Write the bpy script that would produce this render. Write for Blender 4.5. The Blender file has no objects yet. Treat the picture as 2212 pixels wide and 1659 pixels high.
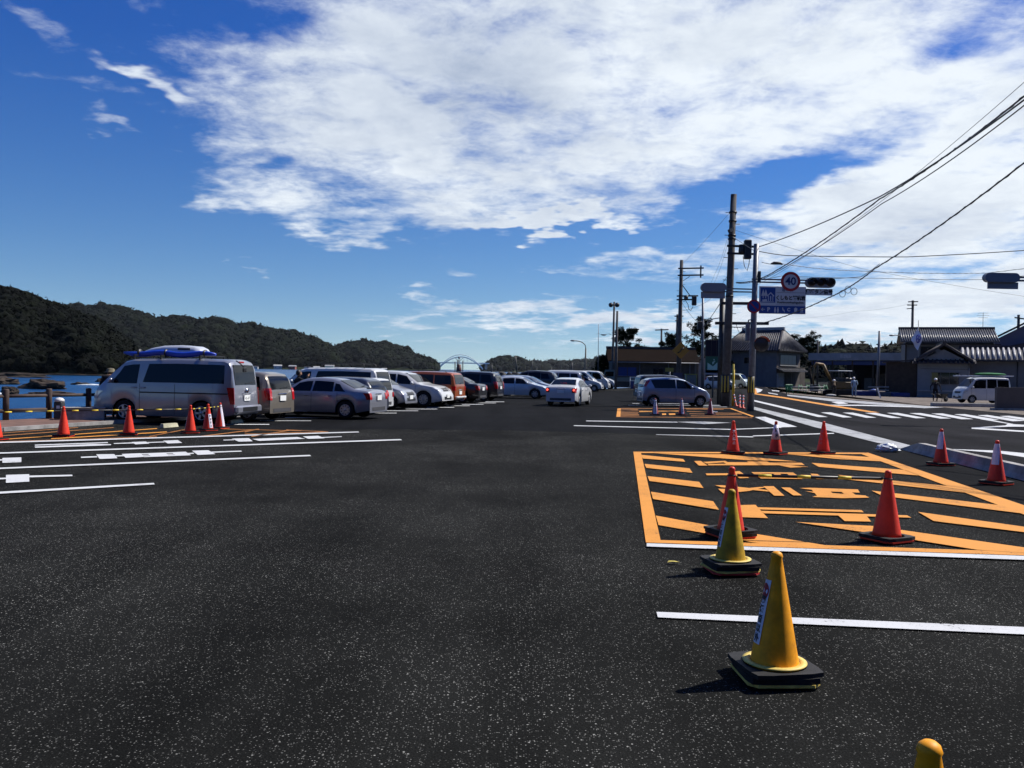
import bpy, bmesh, math, random
import numpy as np
from mathutils import Vector, Matrix, Quaternion
random.seed(7); rng = random.Random(11)
R = math.radians
sc = bpy.context.scene
COL = sc.collection

# ------------------------------------------------------------------ camera
FPX, CX, CY, CAMH = 1897.0, 1106.0, 829.5, 1.8      # pixel units of a 2212 x 1659 picture
pit, rol = math.atan(29.5 / FPX), R(1.0)
Fv = Vector((0, math.cos(pit), -math.sin(pit)))
U0 = Vector((0, math.sin(pit), math.cos(pit))); R0 = Vector((1, 0, 0))
Rv = R0 * math.cos(rol) + U0 * math.sin(rol)
Uv = -R0 * math.sin(rol) + U0 * math.cos(rol)
EYE = Vector((0, 0, CAMH))
cd = bpy.data.cameras.new('camera'); cam = bpy.data.objects.new('camera', cd); COL.objects.link(cam)
cd.sensor_width = 36; cd.lens = 36 * FPX / 2212; cd.clip_start = 0.1; cd.clip_end = 30000
m3 = Matrix((Rv, Uv, -Fv)).transposed()
cam.matrix_world = Matrix.Translation(EYE) @ m3.to_4x4()
sc.camera = cam
sc.view_settings.view_transform = 'Standard'; sc.view_settings.look = 'None'
sc.view_settings.exposure = 0.45; sc.view_settings.gamma = 1

SUN_AZ, SUN_EL = 68.0, 49.0       # azimuth to the right of the view direction, elevation
sdir = Vector((math.sin(R(SUN_AZ)) * math.cos(R(SUN_EL)), math.cos(R(SUN_AZ)) * math.cos(R(SUN_EL)), math.sin(R(SUN_EL))))
sl = bpy.data.lights.new('sun', 'SUN'); sl.energy = 5.0; sl.angle = R(0.5); sl.color = (1, 0.95, 0.87)
so = bpy.data.objects.new('sun', sl); COL.objects.link(so)
so.rotation_euler = sdir.to_track_quat('Z', 'Y').to_euler()

def ray(dx, dy):
    return Fv + Rv * ((dx - CX) / FPX) + Uv * ((CY - dy) / FPX)
def g(dx, dy, z=0.0):                    # pixel -> point at height z
    d = ray(dx, dy); t = (z - CAMH) / d.z
    return EYE + d * t
def at(dx, dy, Y):                       # pixel -> point at world depth Y
    d = ray(dx, dy); return EYE + d * (Y / d.y)
def Z(x0, y0, k):                        # pixel of an enlarged view -> ground
    return lambda x, y, z=0.0: g((x0 + x / k) * 2212 / 3264, (y0 + y / k) * 2212 / 3264, z)
def hz(dx): return 800 + (dx - CX) * 0.01746

# ------------------------------------------------------------------ world: sky + clouds
w = bpy.data.worlds.new('World'); sc.world = w; w.use_nodes = True
nt = w.node_tree; nt.nodes.clear(); N = nt.nodes.new; LK = nt.links.new
def mth(op, a, b=None, c=None, clamp=False):
    n = N('ShaderNodeMath'); n.operation = op; n.use_clamp = clamp
    for i, v in enumerate((a, b, c)):
        if v is None: continue
        if isinstance(v, (int, float)): n.inputs[i].default_value = v
        else: LK(v, n.inputs[i])
    return n.outputs[0]
tc = N('ShaderNodeTexCoord'); sep = N('ShaderNodeSeparateXYZ'); LK(tc.outputs['Generated'], sep.inputs[0])
X, Y_, Z_ = sep.outputs
az = mth('ARCTAN2', X, Y_)
hyp = mth('SQRT', mth('ADD', mth('MULTIPLY', X, X), mth('MULTIPLY', Y_, Y_)))
el = mth('ARCTAN2', Z_, hyp)
cmb = N('ShaderNodeCombineXYZ'); LK(az, cmb.inputs[0]); LK(el, cmb.inputs[1])
def blob(dx, dy, rx, ry, rot, wt, soft=0.15):
    a = math.atan((dx - CX) / FPX); e = math.atan((hz(dx) - dy) / FPX * math.cos(a))
    mp = N('ShaderNodeMapping'); mp.vector_type = 'TEXTURE'
    mp.inputs['Location'].default_value = (a, e, 0); mp.inputs['Rotation'].default_value = (0, 0, R(rot))
    mp.inputs['Scale'].default_value = (rx / FPX, ry / FPX, 1)
    LK(warp, mp.inputs[0])
    ln = N('ShaderNodeVectorMath'); ln.operation = 'LENGTH'; LK(mp.outputs[0], ln.inputs[0])
    mr = N('ShaderNodeMapRange'); mr.interpolation_type = 'SMOOTHSTEP'
    LK(ln.outputs['Value'], mr.inputs[0])
    mr.inputs[1].default_value = soft; mr.inputs[2].default_value = 1.25; mr.inputs[3].default_value = wt; mr.inputs[4].default_value = 0
    return mr.outputs[0]
# cloud-plane coordinates (perspective of a flat cloud deck)
den = mth('ADD', mth('MAXIMUM', Z_, 0.0), 0.13)
pl = N('ShaderNodeCombineXYZ'); LK(mth('DIVIDE', X, den), pl.inputs[0]); LK(mth('DIVIDE', Y_, den), pl.inputs[1])
def noise(vec, scale, detail, rough, dist=0.0, off=(0, 0, 0)):
    mp = N('ShaderNodeMapping'); LK(vec, mp.inputs[0]); mp.inputs['Location'].default_value = off
    n = N('ShaderNodeTexNoise'); n.inputs['Scale'].default_value = scale; n.inputs['Detail'].default_value = detail
    n.inputs['Roughness'].default_value = rough; n.inputs['Distortion'].default_value = dist
    LK(mp.outputs[0], n.inputs['Vector']); return n
# ragged warp of the big shapes
wn = noise(pl.outputs[0], 2.6, 4, 0.62, 0.0, (3.1, 1.7, 0))
wv = N('ShaderNodeVectorMath'); wv.operation = 'MULTIPLY_ADD'; LK(wn.outputs['Color'], wv.inputs[0])
wv.inputs[1].default_value = (0.20, 0.11, 0); LK(cmb.outputs[0], wv.inputs[2])
wv2 = N('ShaderNodeVectorMath'); wv2.operation = 'SUBTRACT'; LK(wv.outputs[0], wv2.inputs[0]); wv2.inputs[1].default_value = (0.10, 0.055, 0)
warp = wv2.outputs[0]
BLOBS = [
 (1380, 130, 700, 330, 0, 0.72), (700, 190, 480, 190, 6, 0.66), (640, 450, 230, 75, -14, 0.58), (980, 380, 460, 140, 0, 0.46), (900, 490, 420, 50, 4, 0.22),
 (2150, 270, 720, 330, 18, 0.52), (1850, 480, 420, 120, 14, 0.36), (2900, 500, 900, 500, 0, 0.45), (1500, -500, 1500, 480, 0, 0.45),
 (60, 250, 300, 420, 0, -0.45), (330, 620, 620, 190, 0, -0.60), (1080, 625, 480, 85, 0, -0.45), (1330, 500, 330, 44, 5, -0.50),
 (2060, 95, 110, 36, 10, -0.22), (1770, 345, 280, 70, 22, -0.55), (440, 340, 240, 50, -6, -0.30), (560, 95, 150, 60, 20, -0.25), (960, 225, 170, 34, 0, -0.30), (1720, 610, 400, 60, 8, -0.25), (1660, 395, 190, 60, 14, -0.30), (1530, 560, 160, 40, 8, -0.2),
 (980, 680, 360, 44, 0, 0.60), (1980, 655, 560, 66, 3, 0.60), (1180, 585, 150, 24, 3, 0.50), (75, 75, 120, 55, -16, 0.62), (1250, 482, 330, 18, 2, 0.80),
 (120, 195, 180, 34, -8, 0.55), (910, 637, 80, 26, 6, 0.62), (555, 557, 56, 22, 0, 0.68), (50, 493, 110, 20, 0, 0.62), (290, 180, 80, 18, -14, 0.60), (1430, 560, 260, 50, 8, 0.36), (1450, 690, 460, 44, 0, 0.55), (270, 285, 120, 18, -10, 0.60), (970, 573, 80, 16, 2, .45), (1600, 720, 500, 40, 0, .3)]
acc = None
for b in BLOBS:
    o = blob(*b); acc = o if acc is None else mth('ADD', acc, o)
n1 = noise(pl.outputs[0], 2.2, 8, 0.64, 0.25)
n2 = noise(pl.outputs[0], 1.25, 6, 0.60, 0.2, (8, 2, 0))
n3 = noise(pl.outputs[0], 7.5, 6, 0.68, 0.3, (1, 5, 0))
dens = mth('ADD', mth('ADD', acc, -0.06), mth('MULTIPLY', mth('SUBTRACT', n1.outputs[0], 0.52), 1.9))
dens = mth('ADD', dens, mth('MULTIPLY', mth('SUBTRACT', n3.outputs[0], 0.5), 0.85))
alpha = N('ShaderNodeMapRange'); alpha.interpolation_type = 'SMOOTHSTEP'; LK(dens, alpha.inputs[0])
alpha.inputs[1].default_value = -0.06; alpha.inputs[2].default_value = 0.78
# cloud brightness: grey-blue in the thick middle, white elsewhere
thick = mth('ADD', mth('MULTIPLY', mth('SUBTRACT', n2.outputs[0], 0.33), 1.7), mth('MULTIPLY', mth('SUBTRACT', dens, 0.8), 0.25))
thick = mth('ADD', thick, mth('MULTIPLY', mth('SUBTRACT', n3.outputs[0], 0.5), -0.9))
thick = mth('ADD', thick, blob(1060, 150, 240, 420, -22, 0.42, -0.3))
thick = mth('SUBTRACT', thick, blob(2100, 300, 900, 420, 0, 0.26, 0.0))
ramp = N('ShaderNodeValToRGB'); LK(thick, ramp.inputs[0])
e = ramp.color_ramp.elements; e[0].position = 0.0; e[0].color = (0.64, 0.69, 0.74, 1); e[1].position = 1.0; e[1].color = (0.27, 0.33, 0.45, 1)
sky = N('ShaderNodeTexSky'); sky.sky_type = 'NISHITA'; sky.sun_disc = False
sky.sun_elevation = R(SUN_EL); sky.sun_rotation = R(SUN_AZ); sky.air_density = 1.0; sky.dust_density = 0.0; sky.ozone_density = 2.0
lift = N('ShaderNodeCombineXYZ'); LK(X, lift.inputs[0]); LK(Y_, lift.inputs[1]); LK(mth('ADD', mth('MAXIMUM', Z_, 0.0), 0.065), lift.inputs[2])
nrmz = N('ShaderNodeVectorMath'); nrmz.operation = 'NORMALIZE'; LK(lift.outputs[0], nrmz.inputs[0]); LK(nrmz.outputs[0], sky.inputs['Vector'])
WS = 0.074
hsv = N('ShaderNodeHueSaturation'); LK(sky.outputs[0], hsv.inputs['Color']); hsv.inputs['Saturation'].default_value = 1.30; hsv.inputs['Value'].default_value = 1.0
tnt = N('ShaderNodeMix'); tnt.data_type = 'RGBA'; tnt.blend_type = 'MULTIPLY'; tnt.inputs[0].default_value = 1; LK(hsv.outputs[0], tnt.inputs[6])
elr = N('ShaderNodeMapRange'); LK(el, elr.inputs[0]); elr.inputs[1].default_value = 0.0; elr.inputs[2].default_value = 0.34
tmx = N('ShaderNodeMix'); tmx.data_type = 'RGBA'; LK(elr.outputs[0], tmx.inputs[0]); tmx.inputs[6].default_value = (0.98, 0.98, 0.98, 1); tmx.inputs[7].default_value = (0.38, 0.62, 1.10, 1); LK(tmx.outputs[2], tnt.inputs[7])
cm = N('ShaderNodeMix'); cm.data_type = 'RGBA'; cm.blend_type = 'MULTIPLY'; cm.inputs[0].default_value = 1
LK(ramp.outputs[0], cm.inputs[6]); cm.inputs[7].default_value = (1 / WS,) * 3 + (1,)
mixc = N('ShaderNodeMix'); mixc.data_type = 'RGBA'; LK(alpha.outputs[0], mixc.inputs[0]); LK(tnt.outputs[2], mixc.inputs[6]); LK(cm.outputs[2], mixc.inputs[7])
bg = N('ShaderNodeBackground'); bg.inputs[1].default_value = WS; LK(mixc.outputs[2], bg.inputs[0])
ow = N('ShaderNodeOutputWorld'); LK(bg.outputs[0], ow.inputs[0])

# ------------------------------------------------------------------ materials
MATS = {}
def mat(name, col, rough=0.6, metal=0.0, var=0.0, scale=8.0, bump=0.0, coat=0.0, spec=0.5, emit=0.0, col2=None, bscale=None, coord='Object', stretch=None):
    if name in MATS: return MATS[name]
    m = bpy.data.materials.new(name); m.use_nodes = True; t = m.node_tree; b = t.nodes['Principled BSDF']
    b.inputs['Base Color'].default_value = (*col, 1); b.inputs['Roughness'].default_value = rough; b.inputs['Metallic'].default_value = metal
    b.inputs['Specular IOR Level'].default_value = spec; b.inputs['Coat Weight'].default_value = coat; b.inputs['Coat Roughness'].default_value = 0.08
    if emit: b.inputs['Emission Color'].default_value = (*col, 1); b.inputs['Emission Strength'].default_value = emit
    c = t.nodes.new('ShaderNodeTexCoord'); vec = c.outputs[coord]
    if stretch:
        mp = t.nodes.new('ShaderNodeMapping'); mp.inputs['Scale'].default_value = stretch; t.links.new(vec, mp.inputs[0]); vec = mp.outputs[0]
    if var or col2:
        n = t.nodes.new('ShaderNodeTexNoise'); n.inputs['Scale'].default_value = scale; n.inputs['Detail'].default_value = 6; n.inputs['Roughness'].default_value = 0.65
        t.links.new(vec, n.inputs['Vector'])
        r = t.nodes.new('ShaderNodeValToRGB'); t.links.new(n.outputs[0], r.inputs[0])
        k2 = col2 or tuple(x * (1 - var) for x in col); k1 = col if col2 else tuple(min(1, x * (1 + var * .6)) for x in col)
        r.color_ramp.elements[0].position = .36; r.color_ramp.elements[0].color = (*k2, 1); r.color_ramp.elements[1].position = .66; r.color_ramp.elements[1].color = (*k1, 1)
        t.links.new(r.outputs[0], b.inputs['Base Color'])
    if bump:
        n = t.nodes.new('ShaderNodeTexNoise'); n.inputs['Scale'].default_value = bscale or scale * 3; n.inputs['Detail'].default_value = 4; t.links.new(vec, n.inputs['Vector'])
        bp = t.nodes.new('ShaderNodeBump'); bp.inputs['Strength'].default_value = bump; bp.inputs['Distance'].default_value = 0.02
        t.links.new(n.outputs[0], bp.inputs['Height']); t.links.new(bp.outputs[0], b.inputs['Normal'])
    MATS[name] = m; return m

def asphalt(name, base, speck, thr, patch):
    m = bpy.data.materials.new(name); m.use_nodes = True; t = m.node_tree; b = t.nodes['Principled BSDF']; nn = t.nodes.new; lk = t.links.new
    c = nn('ShaderNodeTexCoord'); v = c.outputs['Object']
    big = nn('ShaderNodeTexNoise'); big.inputs['Scale'].default_value = 0.35; big.inputs['Detail'].default_value = 8; big.inputs['Roughness'].default_value = .62; lk(v, big.inputs['Vector'])
    fine = nn('ShaderNodeTexNoise'); fine.inputs['Scale'].default_value = 90; fine.inputs['Detail'].default_value = 3; lk(v, fine.inputs['Vector'])
    r = nn('ShaderNodeValToRGB'); lk(big.outputs[0], r.inputs[0])
    r.color_ramp.elements[0].position = .30; r.color_ramp.elements[0].color = (*[x * (1 - patch) for x in base], 1)
    r.color_ramp.elements[1].position = .70; r.color_ramp.elements[1].color = (*[x * (1 + patch) for x in base], 1)
    f2 = nn('ShaderNodeMapRange'); lk(fine.outputs[0], f2.inputs[0]); f2.inputs[1].default_value = .3; f2.inputs[2].default_value = .7; f2.inputs[3].default_value = .55; f2.inputs[4].default_value = 1.45
    st = nn('ShaderNodeMapping'); lk(v, st.inputs[0]); st.inputs['Scale'].default_value = (1.0, .09, 1); st.inputs['Rotation'].default_value = (0, 0, .5)
    sn = nn('ShaderNodeTexNoise'); sn.inputs['Scale'].default_value = .8; sn.inputs['Detail'].default_value = 5; sn.inputs['Roughness'].default_value = .6; lk(st.outputs[0], sn.inputs['Vector'])
    sr = nn('ShaderNodeMapRange'); lk(sn.outputs[0], sr.inputs[0]); sr.inputs[1].default_value = .34; sr.inputs[2].default_value = .6; sr.inputs[3].default_value = .62; sr.inputs[4].default_value = 1.12
    fm = nn('ShaderNodeMath'); fm.operation = 'MULTIPLY'; lk(f2.outputs[0], fm.inputs[0]); lk(sr.outputs[0], fm.inputs[1])
    mu = nn('ShaderNodeMix'); mu.data_type = 'RGBA'; mu.blend_type = 'MULTIPLY'; mu.inputs[0].default_value = 1; lk(r.outputs[0], mu.inputs[6]); lk(fm.outputs[0], mu.inputs[7])
    def chips(scale, th, size, off):
        mp = nn('ShaderNodeMapping'); lk(v, mp.inputs[0]); mp.inputs['Location'].default_value = (off, off * 1.7, 0)
        vo = nn('ShaderNodeTexVoronoi'); vo.inputs['Scale'].default_value = scale; lk(mp.outputs[0], vo.inputs['Vector'])
        sp = nn('ShaderNodeSeparateColor'); lk(vo.outputs['Color'], sp.inputs[0])
        pick = nn('ShaderNodeMath'); pick.operation = 'GREATER_THAN'; lk(sp.outputs[0], pick.inputs[0]); pick.inputs[1].default_value = th
        near = nn('ShaderNodeMapRange'); lk(vo.outputs['Distance'], near.inputs[0]); near.inputs[1].default_value = size * .5; near.inputs[2].default_value = size; near.inputs[3].default_value = 1; near.inputs[4].default_value = 0
        mk = nn('ShaderNodeMath'); mk.operation = 'MULTIPLY'; lk(pick.outputs[0], mk.inputs[0]); lk(near.outputs[0], mk.inputs[1])
        mk2 = nn('ShaderNodeMath'); mk2.operation = 'MULTIPLY'; lk(mk.outputs[0], mk2.inputs[0]); lk(sp.outputs[1], mk2.inputs[1]); return mk2.outputs[0], vo
    c1, vo = chips(92, thr, .42, 0.0); c2, _ = chips(46, .42 + thr * .5, .30, 5.3)
    cmx = nn('ShaderNodeMath'); cmx.operation = 'MAXIMUM'; hf = nn('ShaderNodeMath'); hf.operation = 'MULTIPLY'; lk(c1, hf.inputs[0]); hf.inputs[1].default_value = .75; lk(hf.outputs[0], cmx.inputs[0]); lk(c2, cmx.inputs[1])
    dn = nn('ShaderNodeMapRange'); lk(big.outputs[0], dn.inputs[0]); dn.inputs[1].default_value = .38; dn.inputs[2].default_value = .62; dn.inputs[3].default_value = .35; dn.inputs[4].default_value = 1
    cm2 = nn('ShaderNodeMath'); cm2.operation = 'MULTIPLY'; lk(cmx.outputs[0], cm2.inputs[0]); lk(dn.outputs[0], cm2.inputs[1])
    mx = nn('ShaderNodeMix'); mx.data_type = 'RGBA'; lk(cm2.outputs[0], mx.inputs[0]); lk(mu.outputs[2], mx.inputs[6]); mx.inputs[7].default_value = (*speck, 1)
    lk(mx.outputs[2], b.inputs['Base Color']); b.inputs['Roughness'].default_value = .92; b.inputs['Specular IOR Level'].default_value = .03
    bp = nn('ShaderNodeBump'); bp.inputs['Strength'].default_value = .45; bp.inputs['Distance'].default_value = .006; lk(vo.outputs['Distance'], bp.inputs['Height']); lk(bp.outputs[0], b.inputs['Normal'])
    return m
def paint(name, col, wear, rough=.75):
    m = bpy.data.materials.new(name); m.use_nodes = True; t = m.node_tree; b = t.nodes['Principled BSDF']; nn = t.nodes.new; lk = t.links.new
    c = nn('ShaderNodeTexCoord'); v = c.outputs['Object']
    n = nn('ShaderNodeTexNoise'); n.inputs['Scale'].default_value = 1.3; n.inputs['Detail'].default_value = 10; n.inputs['Roughness'].default_value = .7; lk(v, n.inputs['Vector'])
    r = nn('ShaderNodeValToRGB'); lk(n.outputs[0], r.inputs[0]); r.color_ramp.elements[0].position = .30; r.color_ramp.elements[0].color = (*[x * (1 - wear) for x in col], 1)
    r.color_ramp.elements[1].position = .55; r.color_ramp.elements[1].color = (*col, 1)
    f = nn('ShaderNodeTexNoise'); f.inputs['Scale'].default_value = 60; f.inputs['Detail'].default_value = 2; lk(v, f.inputs['Vector'])
    mr = nn('ShaderNodeMapRange'); lk(f.outputs[0], mr.inputs[0]); mr.inputs[1].default_value = .3; mr.inputs[2].default_value = .45; mr.inputs[3].default_value = .82; mr.inputs[4].default_value = 1
    mu = nn('ShaderNodeMix'); mu.data_type = 'RGBA'; mu.blend_type = 'MULTIPLY'; mu.inputs[0].default_value = 1; lk(r.outputs[0], mu.inputs[6]); lk(mr.outputs[0], mu.inputs[7])
    ch = nn('ShaderNodeTexNoise'); ch.inputs['Scale'].default_value = 34; ch.inputs['Detail'].default_value = 5; ch.inputs['Roughness'].default_value = .7; lk(v, ch.inputs['Vector'])
    ad = nn('ShaderNodeMath'); ad.operation = 'MULTIPLY_ADD'; lk(n.outputs[0], ad.inputs[0]); ad.inputs[1].default_value = -.55; lk(ch.outputs[0], ad.inputs[2])
    cr = nn('ShaderNodeMapRange'); lk(ad.outputs[0], cr.inputs[0]); cr.inputs[1].default_value = .38 - .16 * wear; cr.inputs[2].default_value = .44 - .14 * wear
    mx = nn('ShaderNodeMix'); mx.data_type = 'RGBA'; lk(cr.outputs[0], mx.inputs[0]); lk(mu.outputs[2], mx.inputs[6]); mx.inputs[7].default_value = (.03, .03, .03, 1)
    lk(mx.outputs[2], b.inputs['Base Color']); b.inputs['Roughness'].default_value = rough; b.inputs['Specular IOR Level'].default_value = .2
    MATS[name] = m; return m

# ------------------------------------------------------------------ mesh helpers
def link(name, me, parent=None, loc=None, m=None):
    o = bpy.data.objects.new(name, me); COL.objects.link(o)
    if m is not None and me is not None: me.materials.append(m)
    if parent: o.parent = parent
    if loc is not None: o.location = loc
    return o
def tag(o, label=None, cat=None, group=None, kind=None):
    if label: o['label'] = label
    if cat: o['category'] = cat
    if group: o['group'] = group
    if kind: o['kind'] = kind
    return o
def empty(name, loc=(0, 0, 0), rz=0.0, label=None, cat=None, group=None):
    o = bpy.data.objects.new(name, None); COL.objects.link(o); o.location = loc; o.rotation_euler = (0, 0, rz); o.empty_display_size = .2
    return tag(o, label, cat, group)
def copy_tree(o, parent=None):
    c = o.copy(); COL.objects.link(c); c.parent = parent
    for ch in list(o.children): copy_tree(ch, c)
    return c
class MB:
    def __init__(s): s.v = []; s.f = []; s.sm = []
    def add(s, vs, fs, smooth=False):
        k = len(s.v); s.v += [tuple(x) for x in vs]
        for f in fs: s.f.append([k + i for i in f]); s.sm.append(smooth)
        return s
    def box(s, c, size, rot=None, bev=0.0):
        hx, hy, hz_ = [x / 2 for x in size]
        if bev > 0:
            b = min(bev, hx * .9, hy * .9, hz_ * .9); pts = []
            bm = bmesh.new(); bmesh.ops.create_cube(bm, size=1)
            for v in bm.verts: v.co = Vector((v.co.x * size[0], v.co.y * size[1], v.co.z * size[2]))
            bmesh.ops.bevel(bm, geom=bm.edges[:], offset=b, segments=1, affect='EDGES'); bm.verts.index_update()
            vs = [v.co.copy() for v in bm.verts]; fs = [[v.index for v in f.verts] for f in bm.faces]; bm.free()
        else:
            vs = [Vector((x, y, z)) for x in (-hx, hx) for y in (-hy, hy) for z in (-hz_, hz_)]
            fs = [(0, 1, 3, 2), (4, 6, 7, 5), (0, 4, 5, 1), (2, 3, 7, 6), (0, 2, 6, 4), (1, 5, 7, 3)]
        if rot is not None: vs = [rot @ v for v in vs]
        c = Vector(c); return s.add([v + c for v in vs], fs)
    def bar(s, p, q, w, h=None):
        p = Vector(p); q = Vector(q); d = q - p; h = h or w
        rot = d.to_track_quat('Z', 'Y').to_matrix()
        return s.box((p + q) / 2, (w, h, d.length), rot)
    def tube(s, pts, r, n=8, cap=True, smooth=True):
        pts = [Vector(p) for p in pts]; rs = r if isinstance(r, (list, tuple)) else [r] * len(pts)
        vs = []; fs = []; up = Vector((0.01, 0.02, 1)).normalized()
        for i, p in enumerate(pts):
            d = (pts[min(i + 1, len(pts) - 1)] - pts[max(i - 1, 0)]).normalized()
            a = d.cross(up)
            if a.length < 1e-3: a = d.cross(Vector((1, 0, 0)))
            a.normalize(); b = d.cross(a)
            for j in range(n):
                t = 2 * math.pi * j / n; vs.append(p + (a * math.cos(t) + b * math.sin(t)) * rs[i])
        for i in range(len(pts) - 1):
            for j in range(n): fs.append((i * n + j, i * n + (j + 1) % n, (i + 1) * n + (j + 1) % n, (i + 1) * n + j))
        s.add(vs, fs, smooth)
        if cap:
            k = len(vs); L = len(pts) - 1
            s.add(vs[:n], [list(range(n))]); s.add(vs[L * n:], [list(range(n))[::-1]])
        return s
    def lathe(s, prof, n=24, c=(0, 0, 0), axis='Z', smooth=True):
        vs = []; fs = []; c = Vector(c)
        for (r, z) in prof:
            for j in range(n):
                t = 2 * math.pi * j / n
                p = (r * math.cos(t), r * math.sin(t), z)
                if axis == 'Y': p = (p[0], p[2], p[1])
                if axis == 'X': p = (p[2], p[0], p[1])
                vs.append(Vector(p) + c)
        for i in range(len(prof) - 1):
            for j in range(n): fs.append((i * n + j, i * n + (j + 1) % n, (i + 1) * n + (j + 1) % n, (i + 1) * n + j))
        if prof[0][0] > 1e-6: fs.append(list(range(n))[::-1])
        if prof[-1][0] > 1e-6: fs.append([(len(prof) - 1) * n + j for j in range(n)])
        return s.add(vs, fs, smooth)
    def poly(s, pts): return s.add(pts, [list(range(len(pts)))])
    def prism(s, base, h):                          # base polygon (xyz list), extruded by vector h
        n = len(base); h = Vector(h); top = [Vector(p) + h for p in base]
        fs = [list(range(n))[::-1], [n + i for i in range(n)]] + [(i, (i + 1) % n, n + (i + 1) % n, n + i) for i in range(n)]
        return s.add([Vector(p) for p in base] + top, fs)
    def ball(s, c, r, seg=10, rings=7, sc_=(1, 1, 1), rot=None):
        c = Vector(c); vs = []; fs = []
        for i in range(rings + 1):
            ph = math.pi * i / rings
            for j in range(seg):
                t = 2 * math.pi * j / seg
                v = Vector((r * sc_[0] * math.sin(ph) * math.cos(t), r * sc_[1] * math.sin(ph) * math.sin(t), r * sc_[2] * math.cos(ph)))
                if rot is not None: v = rot @ v
                vs.append(v + c)
        for i in range(rings):
            for j in range(seg): fs.append((i * seg + j, (i + 1) * seg + j, (i + 1) * seg + (j + 1) % seg, i * seg + (j + 1) % seg))
        return s.add(vs, fs, True)
    def mesh(s, name, normals=True):
        me = bpy.data.meshes.new(name); me.from_pydata(s.v, [], s.f); me.update()
        me.polygons.foreach_set('use_smooth', s.sm)
        if normals:
            bm = bmesh.new(); bm.from_mesh(me); bmesh.ops.remove_doubles(bm, verts=bm.verts[:], dist=1e-5); bmesh.ops.recalc_face_normals(bm, faces=bm.faces[:]); bm.to_mesh(me); bm.free()
        return me
    def build(s, name, m, parent=None, loc=None, normals=True):
        return link(name, s.mesh(name, normals), parent, loc, m)
def text_mesh(body, size, bold=0.0, cx=True, sy=1.0):
    cu = bpy.data.curves.new('lettering', 'FONT'); cu.body = body; cu.size = size; cu.offset = bold; cu.resolution_u = 3
    if cx: cu.align_x = 'CENTER'
    cu.align_y = 'CENTER'
    o = bpy.data.objects.new('lettering', cu); COL.objects.link(o)
    dg = bpy.context.evaluated_depsgraph_get(); me = bpy.data.meshes.new_from_object(o.evaluated_get(dg))
    bpy.data.objects.remove(o); bpy.data.curves.remove(cu)
    for v in me.vertices: v.co.y *= sy
    return me

# common materials
M_white = paint('white_road_paint', (.52, .53, .54), .12)
M_worn = paint('worn_white_road_paint', (.36, .37, .38), .45)
M_orange = paint('orange_road_paint', (.60, .25, .042), .16)
M_orange2 = paint('faded_orange_road_paint', (.34, .14, .038), .5)
M_rub = mat('black_rubber', (.012, .012, .013), .7, var=.5, scale=12, spec=.3)
M_dkmetal = mat('dark_metal', (.03, .032, .036), .5, .4, var=.4, scale=10)
M_galv = mat('galvanised_steel', (.15, .16, .185), .5, .3, var=.25, scale=6)
M_conc = mat('concrete', (.30, .29, .28), .9, var=.35, scale=3, bump=.3, spec=.2)
M_pole = mat('concrete_pole', (.10, .096, .095), .9, var=.3, scale=3, bump=.2, spec=.2)
M_black = mat('black_plastic', (.010, .010, .011), .45)
M_chrome = mat('chrome', (.75, .76, .78), .12, 1.0)
M_glass = mat('tinted_car_glass', (.004, .005, .007), .05, spec=.34)
M_wglass = mat('window_glass', (.012, .016, .022), .08, spec=.6)
M_plate = mat('white_number_plate', (.75, .76, .74), .5)
M_tail = mat('red_tail_light_lens', (.42, .008, .010), .18, coat=.6)
M_head = mat('clear_headlight_lens', (.55, .58, .60), .12, .3, coat=.8)
M_tyre = mat('tyre_rubber', (.011, .011, .012), .85, spec=.25)
M_rim = mat('silver_wheel_rim', (.42, .43, .45), .35, .7)
M_redp = mat('red_cone_plastic', (.66, .038, .014), .5, var=.15, scale=7, spec=.35)
M_yelp = mat('yellow_cone_plastic', (.86, .34, .004), .55, var=.30, scale=7, spec=.35)
M_yel2 = mat('dirty_yellow_cone_plastic', (.60, .36, .012), .6, scale=6, col2=(.26, .165, .012), spec=.3)
M_yflange = mat('pale_yellow_plastic', (.62, .46, .10), .6, var=.25, scale=9)
M_reflw = mat('white_reflective_sleeve', (.72, .68, .76), .45, var=.12, scale=12)
M_ink = mat('black_ink', (.012, .012, .016), .6)
M_wink = mat('white_ink', (.75, .72, .72), .6)
M_yband = mat('yellow_band', (.70, .52, .03), .55)
# ================================================================== SETTING
SEA = -3.0
A_old = asphalt('old_asphalt', (.0108, .0111, .0104), (.42, .42, .39), .75, .46)
A_new = asphalt('new_asphalt', (.0082, .0088, .0100), (.08, .08, .08), .93, .22)
A_road = asphalt('road_asphalt', (.0150, .0150, .0172), (.14, .14, .14), .85, .28)
# --- land sheet, its sea edge following the coast
COAST = [(-60, -60), (-34, 0), (-21.5, 17), (-15.6, 24.6), (-13.6, 28.2), (-11.0, 33), (-9.6, 37), (-7.6, 45), (-4.4, 55), (0.5, 68), (6, 82), (10.5, 95), (20, 118), (34, 150), (60, 205), (140, 330), (420, 700), (900, 1100)]
land = COAST + [(3000, 1100), (3000, -400), (-60, -400)]
mb = MB(); mb.poly([(x, y, 0) for x, y in land])
lot = mb.build('parking_lot', A_old, normals=False); tag(lot, kind='structure')
for p in lot.data.polygons:
    if p.normal.z < 0: p.flip()
mb = MB()
for i in range(len(COAST) - 1):
    a, b = COAST[i], COAST[i + 1]
    mb.add([(a[0], a[1], -.002), (b[0], b[1], -.002), (b[0] - .5, b[1] + .2, -5), (a[0] - .5, a[1] + .2, -5)], [(0, 1, 2, 3)])
tag(mb.build('sea_wall', M_conc), 'concrete sea wall below the edge of the parking area', 'wall')
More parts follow.
